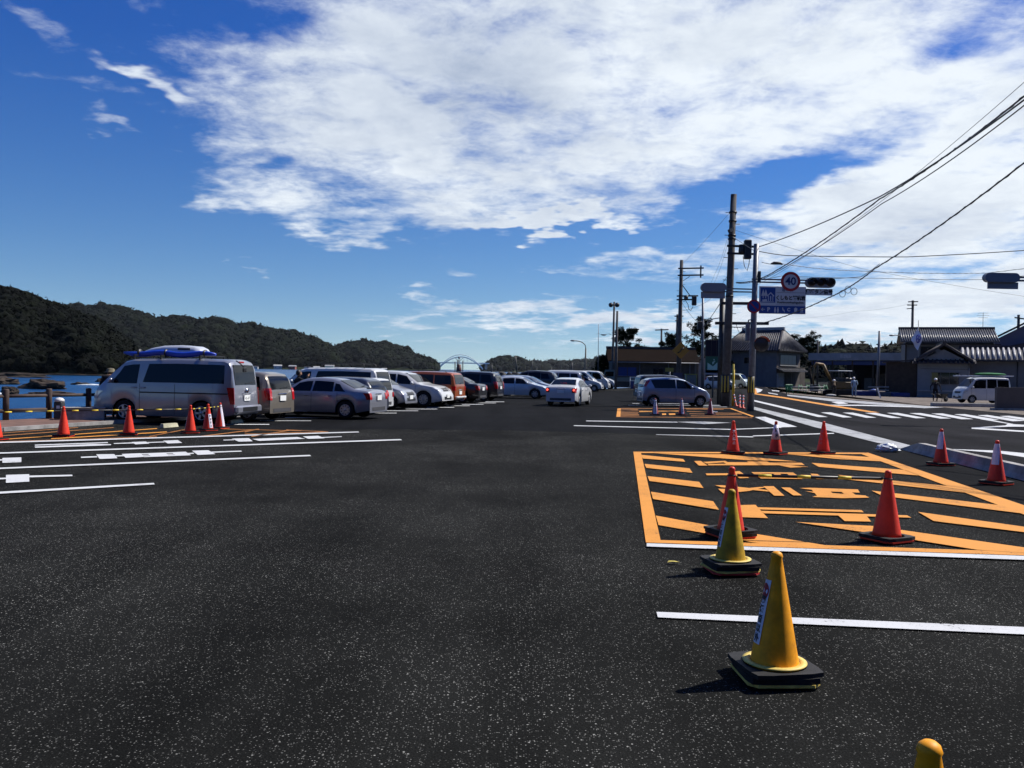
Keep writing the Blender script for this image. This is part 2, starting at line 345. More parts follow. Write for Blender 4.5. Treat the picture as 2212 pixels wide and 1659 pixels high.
# --- sea
def sea_mat():
    m = bpy.data.materials.new('sea_water'); m.use_nodes = True; t = m.node_tree; b = t.nodes['Principled BSDF']; nn = t.nodes.new; lk = t.links.new
    b.inputs['Base Color'].default_value = (.006, .045, .13, 1); b.inputs['Roughness'].default_value = .25; b.inputs['IOR'].default_value = 1.33; b.inputs['Specular IOR Level'].default_value = .42
    c = nn('ShaderNodeTexCoord'); mp = nn('ShaderNodeMapping'); lk(c.outputs['Object'], mp.inputs[0]); mp.inputs['Scale'].default_value = (1, .7, 1)
    n = nn('ShaderNodeTexNoise'); n.inputs['Scale'].default_value = .9; n.inputs['Detail'].default_value = 8; n.inputs['Roughness'].default_value = .6; lk(mp.outputs[0], n.inputs['Vector'])
    n2 = nn('ShaderNodeTexNoise'); n2.inputs['Scale'].default_value = .07; n2.inputs['Detail'].default_value = 6; lk(mp.outputs[0], n2.inputs['Vector'])
    ad = nn('ShaderNodeMath'); ad.operation = 'ADD'; lk(n.outputs[0], ad.inputs[0]); lk(n2.outputs[0], ad.inputs[1])
    bp = nn('ShaderNodeBump'); bp.inputs['Strength'].default_value = .6; bp.inputs['Distance'].default_value = .4; lk(ad.outputs[0], bp.inputs['Height']); lk(bp.outputs[0], b.inputs['Normal'])
    cr = nn('ShaderNodeValToRGB'); lk(n2.outputs[0], cr.inputs[0]); cr.color_ramp.elements[0].position = .35; cr.color_ramp.elements[0].color = (.005, .040, .12, 1); cr.color_ramp.elements[1].position = .7; cr.color_ramp.elements[1].color = (.014, .080, .20, 1)
    lk(cr.outputs[0], b.inputs['Base Color'])
    return m
mb = MB(); mb.poly([(-14000, -3000, SEA), (14000, -3000, SEA), (14000, 14000, SEA), (-14000, 14000, SEA)])
tag(mb.build('sea', sea_mat(), normals=False), kind='structure')

# --- hills: terrain ridge + forest canopy
M_soil = mat('dark_hillside', (.020, .028, .012), .95, var=.4, scale=.05, spec=.1)
M_rock = mat('shore_rock', (.055, .042, .032), .9, scale=.5, col2=(.016, .013, .011), bump=.6, bscale=2, spec=.2)
def forest_mat(name, c1, c2, bs=.55, bd=2.2):
    m = bpy.data.materials.new(name); m.use_nodes = True; t = m.node_tree; b = t.nodes['Principled BSDF']; nn = t.nodes.new; lk = t.links.new
    at_ = nn('ShaderNodeAttribute'); at_.attribute_name = 'tint'
    mx = nn('ShaderNodeMix'); mx.data_type = 'RGBA'; lk(at_.outputs['Fac'], mx.inputs[0]); mx.inputs[6].default_value = (*c1, 1); mx.inputs[7].default_value = (*c2, 1)
    lk(mx.outputs[2], b.inputs['Base Color']); b.inputs['Roughness'].default_value = .95; b.inputs['Specular IOR Level'].default_value = .08
    nz = nn('ShaderNodeTexNoise'); nz.inputs['Scale'].default_value = bs; nz.inputs['Detail'].default_value = 5; cc = nn('ShaderNodeTexCoord'); lk(cc.outputs['Object'], nz.inputs['Vector'])
    bp = nn('ShaderNodeBump'); bp.inputs['Strength'].default_value = 1; bp.inputs['Distance'].default_value = bd; lk(nz.outputs[0], bp.inputs['Height']); lk(bp.outputs[0], b.inputs['Normal'])
    return m
M_for = forest_mat('forest_canopy', (.0017, .0029, .0016), (.0085, .0130, .0052)); M_fdark = forest_mat('dark_forest_canopy', (.0012, .0019, .0012), (.0050, .0072, .0034))
bmi = bmesh.new(); bmesh.ops.create_icosphere(bmi, subdivisions=2, radius=1); ICO_V = np.array([v.co[:] for v in bmi.verts]); ICO_F = np.array([[v.index for v in f.verts] for f in bmi.faces]); bmi.free()
def lump_cloud(name, cents, rads, m, squash=.8, jag=.22, seed=1, sprays=0):
    r = np.random.RandomState(seed); n = len(cents); nv = len(ICO_V)
    V = np.empty((n, nv, 3)); 
    for i in range(n):
        d = 1 + jag * r.randn(nv); v = ICO_V * d[:, None]; v[:, 2] *= squash
        a = r.rand() * 6.28; ca, sa = math.cos(a), math.sin(a)
        v = np.stack([v[:, 0] * ca - v[:, 1] * sa, v[:, 0] * sa + v[:, 1] * ca, v[:, 2]], 1)
        V[i] = v * rads[i] + cents[i]
    Fc = (ICO_F[None] + (np.arange(n) * nv)[:, None, None]).reshape(-1, 3)
    tint = np.repeat(np.clip(r.rand(n) ** 1.6, 0, 1), nv)
    VV = V.reshape(-1, 3)
    if sprays:                                   # ragged leaf sprays standing off every crown
        d = r.randn(n, sprays, 3); d[..., 2] = np.abs(d[..., 2]) * .8; d /= np.linalg.norm(d, axis=-1, keepdims=True)
        R3 = np.asarray(rads)[:, None, None]; c0 = np.asarray(cents)[:, None, :] + d * R3 * np.array([1, 1, squash]) * r.uniform(.92, 1.12, (n, sprays, 1))
        tri = c0[:, :, None, :] + r.randn(n, sprays, 3, 3) * R3[..., None] * .20
        k0 = len(VV); nt_ = n * sprays; VV = np.concatenate([VV, tri.reshape(-1, 3)]); Fc = np.concatenate([Fc, k0 + np.arange(nt_ * 3).reshape(-1, 3)])
        tint = np.concatenate([tint, np.repeat(r.rand(nt_) ** 1.8, 3)])
    me = bpy.data.meshes.new(name); me.from_pydata(VV.tolist(), [], Fc.tolist())
    a = me.attributes.new('tint', 'FLOAT', 'POINT'); a.data.foreach_set('value', tint.astype(np.float32))
    me.polygons.foreach_set('use_smooth', [True] * len(me.polygons)); o = link(name, me, None, None, m); return o
def hill(name, ridge, Dshore, Dridge, crown, n, seed, fm=None):
    """ridge = [(dx, dy)] sky line in the photograph; the slope rises from the shore at Dshore to the ridge at Dridge"""
    rr = random.Random(seed)
    xs = [p[0] for p in ridge]; ys = [p[1] for p in ridge]
    K = 60; J = 9; grid = []
    for i in range(K):
        dx = xs[0] + (xs[-1] - xs[0]) * i / (K - 1); dy = float(np.interp(dx, xs, ys))
        top = at(dx, dy, Dridge); top.z = max(top.z - crown * .9, SEA - 1); bot = at(dx, 800, Dshore); bot.z = SEA - .5
        wob = math.sin(i * .55 + seed) * .12 + math.sin(i * .23 + 2 * seed) * .12
        col = []
        for j in range(J):
            f = j / (J - 1); p = bot.lerp(top, f); p.z = bot.z + (top.z - bot.z) * (f ** (.75 + wob)) ; col.append(p)
        back = top.copy(); back.y += (Dridge - Dshore) * .8; back.x *= back.y / top.y; back.z = SEA - 1; col.append(back)
        grid.append(col)
    vs = [p for c in grid for p in c]; J1 = J + 1
    fs = [(i * J1 + j, (i + 1) * J1 + j, (i + 1) * J1 + j + 1, i * J1 + j + 1) for i in range(K - 1) for j in range(J)]
    mb = MB(); mb.add(vs, fs, True); tag(mb.build(name, M_soil), kind='structure')
    cs, rs = [], []
    for k in range(n):
        u = rr.random() * (K - 1.001); f = rr.random() ** .8 * (J - 1.001) if rr.random() > .16 else J - 1.01
        i, j = int(u), int(f); a, b = u - i, f - j
        p = (grid[i][j] * (1 - a) + grid[i + 1][j] * a) * (1 - b) + (grid[i][j + 1] * (1 - a) + grid[i + 1][j + 1] * a) * b
        if p.z < SEA + crown * .5: continue
        r = crown * (.45 + 1.25 * rr.random() ** 2.2); cs.append((p.x, p.y, p.z + crown * .2 + r * .15 + (crown * .55 if rr.random() < .07 else 0))); rs.append(r)
    f = lump_cloud('forest', np.array(cs), np.array(rs), fm or M_for, .85, .16, seed, 18)
    return f
tag(hill('near_hill', [(-500, 560), (-300, 580), (-150, 606), (-60, 622), (0, 629), (25, 629), (60, 641), (100, 657), (150, 674), (200, 694), (250, 724), (285, 752), (302, 778), (316, 806)], 330, 430, 2.3, 7500, 3, M_fdark),
    'dark evergreen forest covering the steep near headland behind the van', 'forest', kind='stuff')
tag(hill('middle_hill', [(60, 680), (108, 667), (161, 663), (191, 670), (226, 662), (262, 668), (301, 679), (349, 696), (371, 689), (402, 690), (424, 696), (472, 694), (520, 705), (556, 709), (608, 718), (632, 719), (650, 727), (688, 738), (697, 746), (716, 753), (735, 780), (745, 797)], 1400, 1750, 7.5, 6000, 5),
    'green forest on the long middle hill across the bay', 'forest', kind='stuff')
tag(hill('far_hill', [(690, 775), (715, 755), (752, 744), (771, 741), (799, 743), (828, 744), (857, 750), (886, 761), (891, 769), (899, 767), (909, 773), (925, 780), (938, 785), (946, 794), (950, 799)], 1900, 2150, 8, 2400, 6),
    'dark forest on the sloping headland left of the arch bridge', 'forest', kind='stuff')
tag(hill('islet', [(1028, 799), (1040, 797), (1052, 789), (1062, 780), (1071, 775), (1097, 774), (1116, 776), (1129, 780), (1138, 785), (1150, 800)], 2450, 2560, 9, 600, 8),
    'dark forest on the rounded islet right of the arch bridge', 'forest', kind='stuff')
tag(hill('distant_range', [(1120, 786), (1148, 784), (1184, 785), (1216, 787), (1234, 784), (1268, 783), (1282, 781), (1294, 779), (1340, 774), (1400, 770), (1480, 776)], 3000, 3500, 16, 700, 9),
    'bluish forest on the low distant range beyond the street lamp', 'forest', kind='stuff')
tag(hill('inland_hill', [(1700, 770), (1760, 764), (1800, 760), (1822, 758), (1850, 760), (1880, 762), (1930, 758), (1990, 760), (2060, 764), (2300, 770)], 480, 640, 6, 700, 10),
    'low wooded hill showing above the long market shed roof', 'forest', kind='stuff')

# --- unseen wooded hillside, added behind the viewpoint to cut the low sky fill
grid = []; K = 44; J = 7; rr = random.Random(31)
for i in range(K):
    a = R(104 + 122 * i / (K - 1)); r0, r1 = 62 + 10 * math.sin(i * .7), 150; top = 46 + 9 * math.sin(i * .45) + 5 * math.sin(i * 1.3)
    col = []
    for j in range(J):
        f = j / (J - 1); d_ = r0 + (r1 - r0) * f; col.append(Vector((math.sin(a) * d_, math.cos(a) * d_, -.3 + (top + .3) * f ** .8)))
    col.append(Vector((math.sin(a) * 260, math.cos(a) * 260, -1))); grid.append(col)
mb = MB(); mb.add([p for c in grid for p in c], [(i * (J + 1) + j, (i + 1) * (J + 1) + j, (i + 1) * (J + 1) + j + 1, i * (J + 1) + j + 1) for i in range(K - 1) for j in range(J)], True); tag(mb.build('added_hillside', M_soil), kind='structure')
cs_, rs_ = [], []
for k in range(2600):
    u = rr.random() * (K - 1.001); f = rr.random() * (J - 1.001); i, j = int(u), int(f); a, b = u - i, f - j
    p = (grid[i][j] * (1 - a) + grid[i + 1][j] * a) * (1 - b) + (grid[i][j + 1] * (1 - a) + grid[i + 1][j + 1] * a) * b; r = 3.0 * rr.uniform(.6, 1.3); cs_.append((p.x, p.y, p.z + r * .6)); rs_.append(r)
tag(lump_cloud('forest', np.array(cs_), np.array(rs_), M_for, .9, .18, 33), 'dense evergreen forest added out of view behind the viewpoint for shade', 'forest', kind='stuff')

# --- road, newer asphalt, pavement, dirt verge
zA, zA2, zB, zC, zD = Z(0, 1330, 2.0109), Z(0, 1330, 4.424), Z(1980, 1430, 1.7227), Z(2400, 1180, 2.5602), Z(1920, 1270, 4.608)
z7 = lambda x, y, z=0.0: zB(x, y - 224, z)
def sheet(name, pts, m, z, parent=None, kind=None):
    me = bpy.data.meshes.new(name); me.from_pydata([(p[0], p[1], z) for p in pts], [], [list(range(len(pts)))]); me.update()
    if me.polygons[0].normal.z < 0: me.flip_normals()
    o = link(name, me, parent, None, m)
    if kind: o['kind'] = kind
    return o
newa = [g(430, 929), g(850, 927.5), g(1100, 930), g(1300, 935), g(1480, 941), g(1640, 944), g(1700, 958), g(1790, 970), g(1862, 977), g(2000, 1020), g(2212, 1088), Vector((12, 10, 0)), Vector((22, 10, 0)), Vector((34, 45, 0)), Vector((30, 90, 0)), Vector((14, 92, 0)), Vector((3.5, 70, 0)), Vector((-3.2, 52, 0)), Vector((-7.4, 41, 0)), Vector((-9, 35, 0)), Vector((-10.5, 30.5, 0))]
sheet('resurfaced_lot', newa, A_new, .004, kind='structure')
rd = [zC(0, 300), zC(600, 440), zC(1285, 618), Vector((9.6, 18, 0)), Vector((8.2, 8, 0)), Vector((8, -20, 0)), Vector((20, -20, 0)), Vector((23, 15, 0)), Vector((25, 34, 0)), zC(1560, 306), zC(700, 236), zC(280, 196), zC(100, 140), g(1640, 836), g(1600, 842), g(1606, 855)]
road = sheet('road', rd, A_road, .008, kind='structure')
M_dirt = mat('gravel_verge', (.16, .135, .115), .95, var=.45, scale=1.2, bump=.8, bscale=12, spec=.15)
verge = [zC(100, 138), zC(280, 194), zC(700, 234), zC(1560, 304), Vector((25.4, 34, 0)), Vector((60, 30, 0)), Vector((70, 110, 0)), Vector((30, 120, 0)), g(1640, 834.5)]
sheet('gravel_verge', verge, M_dirt, .006, kind='structure')
M_pave = mat('red_brown_pavers', (.19, .11, .085), .9, scale=2.0, col2=(.11, .07, .058), bump=.3, bscale=20, spec=.2)
prom = [(-60, -60), (-34, 0), (-21.5, 17), (-15.6, 24.6), (-13.6, 28.2), (-11.0, 33), (-9.6, 37), (-7.6, 45), (-4.4, 55), (0.5, 68)]
prom_in = [zA2(0, 198), zA2(840, 140), zA2(1600, 92), Vector((-9.6, 31.0, 0)), Vector((-8.6, 36, 0)), Vector((-6.5, 45, 0)), Vector((-3.3, 55, 0)), Vector((1.6, 68, 0))]
pp = [Vector((-59.9, -59, 0)), Vector((-33.9, .4, 0))] + [Vector((x + .1, y, 0)) for x, y in prom[2:]]
pin = [Vector((-52, -60, 0)), Vector((-27, 0, 0))] + prom_in
mb = MB(); n = len(pin)
mb.prism([(p.x, p.y, .002) for p in pp] + [(p.x, p.y, .002) for p in pin[::-1]], (0, 0, .09))
tag(mb.build('promenade', M_pave), kind='structure')
mb = MB()
for a, b in zip(pin[1:-1], pin[2:]):
    d = (b - a).normalized(); nrm = Vector((d.y, -d.x, 0))
    mb.prism([a + nrm * .004 + Vector((0, 0, .002)), b + nrm * .004 + Vector((0, 0, .002)), b + nrm * .13 + Vector((0, 0, .002)), a + nrm * .13 + Vector((0, 0, .002))], (0, 0, .10))
tag(mb.build('promenade_kerb', M_conc), kind='structure')

# --- painted markings (all flat on the ground)
_mz = [0]
def mark(name, pts, m, parent=None, z=None):
    _mz[0] = (_mz[0] + 1) % 9
    return sheet(name, pts, m, (.0125 if z is None else z) + .0007 * _mz[0], parent or lot)
def strip(name, fn, a, b, th, m, parent=None):           # th = thickness in zoomed pixels at both ends
    t0, t1 = th if isinstance(th, tuple) else (th, th)
    return mark(name, [fn(a[0], a[1] - t0 / 2), fn(b[0], b[1] - t1 / 2), fn(b[0] + t1 * .5, b[1] + t1 / 2), fn(a[0], a[1] + t0 / 2)], m, parent)
# orange no-parking box
OB = [[(67, 244), (108, 246), (218, 741), (135, 746)], [(67, 244), (1340, 249), (1330, 257), (70, 251)],
      [(1308, 253), (1355, 249), (3137, 855), (2900, 850)], [(135, 731), (1130, 762), (2212, 798), (3137, 850), (3137, 862), (2212, 818), (1130, 782), (135, 747)]]
for q in OB: mark('box_outline', [z7(*p) for p in q], M_orange)
HS = [[(110, 262), (340, 285), (352, 300), (118, 282)], [(128, 312), (375, 337), (392, 362), (138, 334)], [(145, 380), (428, 412), (452, 446), (155, 407)], [(163, 467), (505, 520), (537, 567), (175, 507)],
      [(190, 597), (490, 652), (720, 695), (1180, 770), (900, 766), (720, 744), (490, 699), (205, 649)],
      [(180, 252), (560, 258), (968, 298), (700, 291)], [(905, 257), (1180, 262), (1410, 276), (1450, 298), (1200, 285)], [(1045, 306), (1560, 345), (1640, 376), (1085, 328)],
      [(1190, 372), (1800, 435), (1895, 471), (1235, 397)], [(1375, 460), (2120, 545), (2250, 592), (1435, 489)], [(1630, 578), (2240, 664), (2700, 750), (1785, 637), (1715, 628)], [(957, 634), (1390, 657), (2212, 775), (2700, 838), (1955, 788), (1385, 698)]]
for q in HS: mark('hatching_stripe', [z7(*p) for p in q], M_orange)
KJ = [[(400, 297), (437, 296), (475, 322), (427, 322)], [(450, 300), (572, 294), (582, 301), (470, 309)], [(560, 301), (990, 305), (1008, 318), (590, 319)], [(690, 298), (800, 298), (832, 312), (722, 313)], [(868, 320), (925, 318), (1028, 328), (930, 332)], [(475, 312), (600, 311), (606, 319), (480, 320)],
      [(463, 365), (640, 364), (650, 374), (470, 375)], [(600, 355), (650, 352), (702, 390), (650, 392)], [(715, 358), (945, 360), (952, 367), (725, 366)], [(755, 382), (985, 386), (994, 396), (765, 393)], [(715, 358), (758, 358), (810, 392), (765, 392)], [(826, 359), (862, 359), (908, 393), (870, 393)], [(902, 360), (945, 360), (997, 395), (950, 395)], [(985, 372), (1140, 380), (1152, 390), (1000, 384)], [(1038, 366), (1078, 368), (1115, 395), (1070, 395)],
      [(515, 430), (555, 430), (800, 456), (812, 465), (548, 441)], [(532, 450), (640, 452), (760, 440), (800, 440), (702, 462), (560, 476)], [(780, 436), (837, 436), (897, 489), (840, 488)], [(878, 443), (927, 444), (992, 487), (945, 487)], [(980, 445), (1040, 443), (1300, 452), (1310, 470), (1110, 462)], [(1040, 448), (1130, 447), (1180, 490), (1080, 492)], [(1010, 462), (1340, 486), (1362, 498), (1210, 501), (1050, 494), (1100, 480)], [(1190, 450), (1240, 451), (1310, 498), (1250, 499)],
      [(640, 540), (737, 538), (806, 612), (652, 606)], [(745, 552), (1320, 568), (1332, 580), (760, 564)], [(765, 572), (1570, 597), (1594, 610), (785, 586)], [(1180, 588), (1340, 590), (1372, 632), (1227, 629)]]
for q in KJ: mark('painted_character_stroke', [z7(*p) for p in q], M_orange)
# white bay lines, right
mark('parking_line', [g(1397, 1177), g(2212, 1204.5), g(2500, 1215), g(2500, 1224), g(2212, 1213), g(1397, 1184)], M_white)
mark('parking_line', [g(1418, 1325), g(2212, 1358), g(2600, 1376), g(2600, 1392), g(2212, 1374), g(1421, 1337)], M_white)
for a, b, t in (((0, 338), (1100, 353), 9), ((0, 408), (1900, 461), 10), ((790, 538), (2212, 572), (5, 12))): strip('parking_line', zD, (a[0] - (240 if a[0] == 0 and a[1] < 400 else (420 if a[0] == 0 else 0)), a[1] - (3 if a[0] == 0 else 0)), b, t, M_white)
mark('parking_line', [zD(1090, 350), zD(1450, 344), zD(1900, 362), zD(1500, 383)], M_worn)
strip('parking_line', zD, (1900, 461), (2212, 449), 10, M_white)
strip('parking_line', zC, (0, 541), (660, 519), 7, M_white)
strip('parking_line', zC, (0, 480), (230, 471), 6, M_white)
mark('painted_block', [zC(15, 386), zC(100, 383), zC(362, 466), zC(215, 470)], M_white)
for a, b in (((60, 75), (540, 78)), ((820, 80), (1360, 82)), ((0, 104), (1830, 108)), ((1500, 105), (1720, 100)), ((1480, 130), (1830, 128))): strip('parking_line', zD, (a[0] + 380 * (a[0] < 70), a[1]), b, 6, M_worn)
# left bays
for q in ([(0, 484), (985, 427), (992, 437), (0, 497)], [(0, 329), (1985, 246), (1994, 254), (0, 338)], [(0, 231), (2566, 144), (2578, 151), (0, 239)], [(0, 162), (2296, 95), (2302, 101), (0, 170)]):
    e = [q[0], q[3]]
    mark('parking_line', [zA(-700, q[0][1] + (q[0][1] - q[1][1]) / (q[1][0]) * 700), zA(*q[0]), zA(*q[1]), zA(*q[2]), zA(*q[3]), zA(-700, q[3][1] + (q[3][1] - q[2][1]) / (q[2][0]) * 700)], M_white)
WB = [[(15, 265), (137, 261), (137, 292), (15, 297)], [(-60, 276), (15, 273), (15, 282), (-60, 286)], [(38, 375), (187, 370), (188, 418), (38, 426)], [(-80, 398), (38, 393), (38, 402), (-80, 408)], [(187, 380), (462, 374), (465, 383), (187, 391)],
      [(518, 258), (620, 254), (624, 262), (520, 266)], [(617, 243), (732, 241), (753, 268), (638, 273)], [(740, 250), (792, 248), (797, 255), (744, 257)],
      [(780, 241), (900, 236), (925, 260), (805, 266)], [(890, 236), (1190, 225), (1196, 231), (900, 242)], [(905, 246), (1200, 235), (1206, 240), (912, 251)], [(914, 254), (1212, 242), (1225, 248), (925, 260)], [(945, 236), (1060, 232), (1085, 253), (970, 258)], [(1098, 229), (1190, 225), (1225, 248), (1130, 252)],
      [(1195, 234), (1240, 232), (1244, 239), (1200, 241)], [(1230, 219), (1335, 216), (1381, 241), (1268, 247)], [(1345, 226), (1545, 219), (1550, 225), (1352, 233)],
      [(728, 171), (855, 166), (860, 172), (730, 176)], [(843, 162), (935, 159), (958, 172), (868, 177)], [(945, 163), (1050, 159), (1056, 164), (950, 168)], [(1045, 154), (1140, 150), (1168, 168), (1075, 172)],
      [(222, 180), (690, 163), (693, 169), (225, 186)], [(222, 192), (340, 187), (600, 175), (712, 177), (712, 183), (590, 188), (340, 196), (225, 200)],
      [(1430, 148), (1495, 146), (1500, 151), (1433, 153)], [(1485, 141), (1595, 138), (1620, 158), (1530, 161)], [(1615, 143), (1905, 131), (1957, 142), (1660, 156)], [(1940, 127), (2040, 123), (2082, 139), (1975, 143)], [(2060, 130), (2188, 125), (2192, 129), (2066, 135)]]
for q in WB: mark('painted_character_stroke', [zA(*p) for p in q], M_white)
# orange hatched strip beside the promenade
for a, b, t in (((-400, 262), (1100, 150), 8), ((-400, 300), (1600, 152), 9), ((-400, 352), (2212, 166), 10), ((720, 312), (2350, 214), 12), ((-400, 366), (2212, 284), 8)): strip('hatching_stripe', zA2, a, b, t, M_orange2 if t < 10 else M_orange)
zv = Z(300, 1100, 3.352); zw = Z(780, 1040, 4.254)
for fn, a, b, t in ((zv, (590, 982), (980, 906), 8), (zv, (1110, 986), (1760, 904), 9), (zv, (1680, 984), (2080, 918), 8), (zv, (1340, 899), (2212, 921), 5), (zw, (0, 1440), (170, 1402), 10), (zw, (0, 1468), (1130, 1437), 8), (zw, (560, 1410), (1130, 1437), 7)): strip('hatching_stripe', fn, a, b, t, M_orange2)
# orange box by the small car
for q in ([(222, 150), (272, 150), (265, 278), (205, 278)], [(1865, 151), (1900, 149), (2230, 266), (2200, 276)]): mark('box_outline', [zD(*p) for p in q], M_orange)
for y0, y1, xa, xb in ((151, 151, 270, 1870), (168, 165, 272, 520), (180, 176, 272, 530), (193, 190, 270, 520), (212, 209, 268, 530), (228, 224, 268, 520), (243, 238, 268, 535), (258, 252, 266, 540), (275, 290, 210, 2200), (160, 165, 1230, 1780), (195, 205, 1240, 1640), (230, 243, 1280, 2050), (215, 226, 1650, 2100), (260, 272, 1300, 2130)):
    strip('hatching_stripe', zD, (xa, y0), (xb, y1), 7, M_orange2)
for q in ([(540, 186), (590, 184), (592, 203), (542, 204)], [(590, 186), (1120, 182), (1125, 200), (592, 202)], [(875, 226), (935, 225), (938, 247), (880, 248)], [(975, 226), (1080, 224), (1085, 245), (980, 247)]): mark('painted_character_stroke', [zD(*p) for p in q], M_orange)
mark('parking_line', [zD(1620, 193), (zD(1690, 195)), zD(1690, 208), zD(1620, 207)], M_white)
# bay ends of the parked row
zr = Z(1200, 1150, 5.53); zq = Z(900, 1150, 5.53)
for fn, e_, l in ((zr, (355, 929), 700), (zr, (735, 889), 640), (zr, (1070, 855), 560), (zr, (1370, 825), 480), (zr, (1645, 798), 420), (zr, (1885, 773), 380), (zr, (2105, 748), 360), (zr, (2250, 728), 330), (zq, (1000, 1010), 950), (zq, (505, 1066), 900), (zv, (1870, 853), 700)):
    strip('parking_line', fn, (e_[0] - l, e_[1] - 1), e_, 7, M_white)
# road markings
CW = [[(370, 343), (430, 342), (612, 384), (530, 384)], [(553, 347), (635, 346), (812, 387), (735, 388)], [(730, 348), (815, 348), (1008, 390), (925, 391)], [(912, 351), (1000, 350), (1215, 392), (1130, 393)], [(1090, 351), (1180, 350), (1412, 393), (1330, 395)], [(1275, 353), (1370, 352), (1620, 396), (1530, 398)], [(1455, 356), (1545, 355), (1800, 402), (1700, 403)], [(1640, 362), (1730, 361), (2010, 408), (1910, 411)], [(1830, 370), (1915, 368), (2230, 416), (2120, 420)], [(2010, 376), (2090, 374), (2420, 420), (2300, 424)]]
for q in CW: mark('crosswalk_stripe', [zC(*p) for p in q], M_white, road)
RM = [([(0, 298), (150, 335), (600, 437), (1285, 617), (1240, 652), (500, 466), (0, 321)], M_worn), ([(0, 242), (440, 343), (375, 345), (0, 254)], M_white),
      ([(280, 201), (700, 240), (1560, 305), (1400, 312), (650, 256), (280, 211)], M_worn), ([(620, 283), (900, 284), (1300, 298), (1290, 304), (900, 293), (700, 292)], M_white), ([(640, 261), (720, 258), (778, 274), (700, 279)], M_white),
      ([(1785, 472), (2060, 454), (2080, 440), (1850, 402), (1920, 402), (2130, 444), (2330, 455), (2330, 465), (2090, 464), (1880, 476), (2330, 505), (2330, 516), (1785, 482)], M_white),
      ([(1590, 648), (2000, 662), (2400, 700), (2400, 745), (2000, 682)], M_white), ([(120, 182), (200, 196), (205, 203), (130, 190)], M_white), ([(150, 162), (215, 168), (215, 175), (160, 170)], M_white)]
for q, m in RM: mark('road_line', [zC(*p) for p in q], m, road)
mark('centre_line', [zC(10, 188), zC(250, 220), zC(600, 278), zC(1035, 347), zC(960, 347), zC(600, 291), zC(250, 231), zC(10, 197)], M_orange, road)
mark('traffic_island_paint', [zC(0, 150), zC(30, 147), zC(80, 160), zC(60, 178), zC(20, 190), zC(0, 190)], M_white, road)
mark('traffic_island_paint', [zC(5, 150), zC(25, 152), zC(35, 190), zC(8, 190)], M_orange, road)
# ================================================================== VEHICLES
def carpaint(name, c, metal=.0, rough=.32): return mat('paint_' + name, c, rough, metal, coat=.8, var=.06, scale=2)
P_silver = carpaint('silver', (.27, .28, .325), .5); P_white = carpaint('white', (.52, .53, .54)); P_beige = carpaint('champagne', (.22, .195, .16), .45)
P_navy = carpaint('navy', (.022, .028, .05), .2); P_black = carpaint('black', (.008, .008, .010)); P_orange = carpaint('copper', (.34, .08, .02), .25)
P_pearl = carpaint('pearl', (.46, .50, .55), .15); P_lblue = carpaint('pale_blue_silver', (.27, .32, .42), .45); P_green = carpaint('pale_green', (.42, .50, .46), .1)
P_dark = carpaint('charcoal', (.03, .032, .04), .3)
M_seam = mat('panel_gap', (.01, .01, .01), .8)
M_under = mat('underbody', (.006, .006, .006), .9, spec=.1)
M_bump = mat('grey_bumper_plastic', (.05, .05, .055), .6)
M_brake = mat('lit_brake_light', (1.0, .10, .06), .3, emit=1.6)
_wheel = {}
def wheel_meshes(r, w_=.2, style=6):
    k = (round(r, 3), style)
    if k in _wheel: return _wheel[k]
    mb = MB(); mb.lathe([(r * .60, -w_ / 2), (r * .93, -w_ / 2), (r, -w_ / 2 + .03), (r, w_ / 2 - .03), (r * .93, w_ / 2), (r * .60, w_ / 2), (r * .58, w_ / 2 - .02), (.0001, w_ / 2 - .05)], 28, axis='Y'); ty = mb.mesh('tyre'); ty.materials.append(M_tyre)
    mb = MB(); ri = r * .62
    mb.lathe([(ri * .90, w_ / 2 - .03), (ri * .92, w_ / 2 + .004), (ri, w_ / 2 + .004), (ri * 1.0, w_ / 2 - .03)], 24, axis='Y')
    mb.lathe([(.0001, w_ / 2 + .006), (ri * .26, w_ / 2 + .004), (ri * .28, w_ / 2 - .03)], 14, axis='Y')
    for i in range(style):
        a = 2 * math.pi * i / style; d = Vector((math.cos(a), 0, math.sin(a))); s = Vector((-d.z, 0, d.x))
        y0, y1 = w_ / 2 - .03, w_ / 2 + .003; b = []
        for (rr, hw) in ((ri * .2, ri * .13), (ri * .95, ri * .19)):
            for sg in (-1, 1):
                p = d * rr + s * hw * sg; b.append(p)
        q = [b[0], b[1], b[3], b[2]]
        mb.prism([p + Vector((0, y0, 0)) for p in q], (0, y1 - y0, 0))
    rm = mb.mesh('rim'); rm.materials.append(M_rim)
    _wheel[k] = (ty, rm); return _wheel[k]

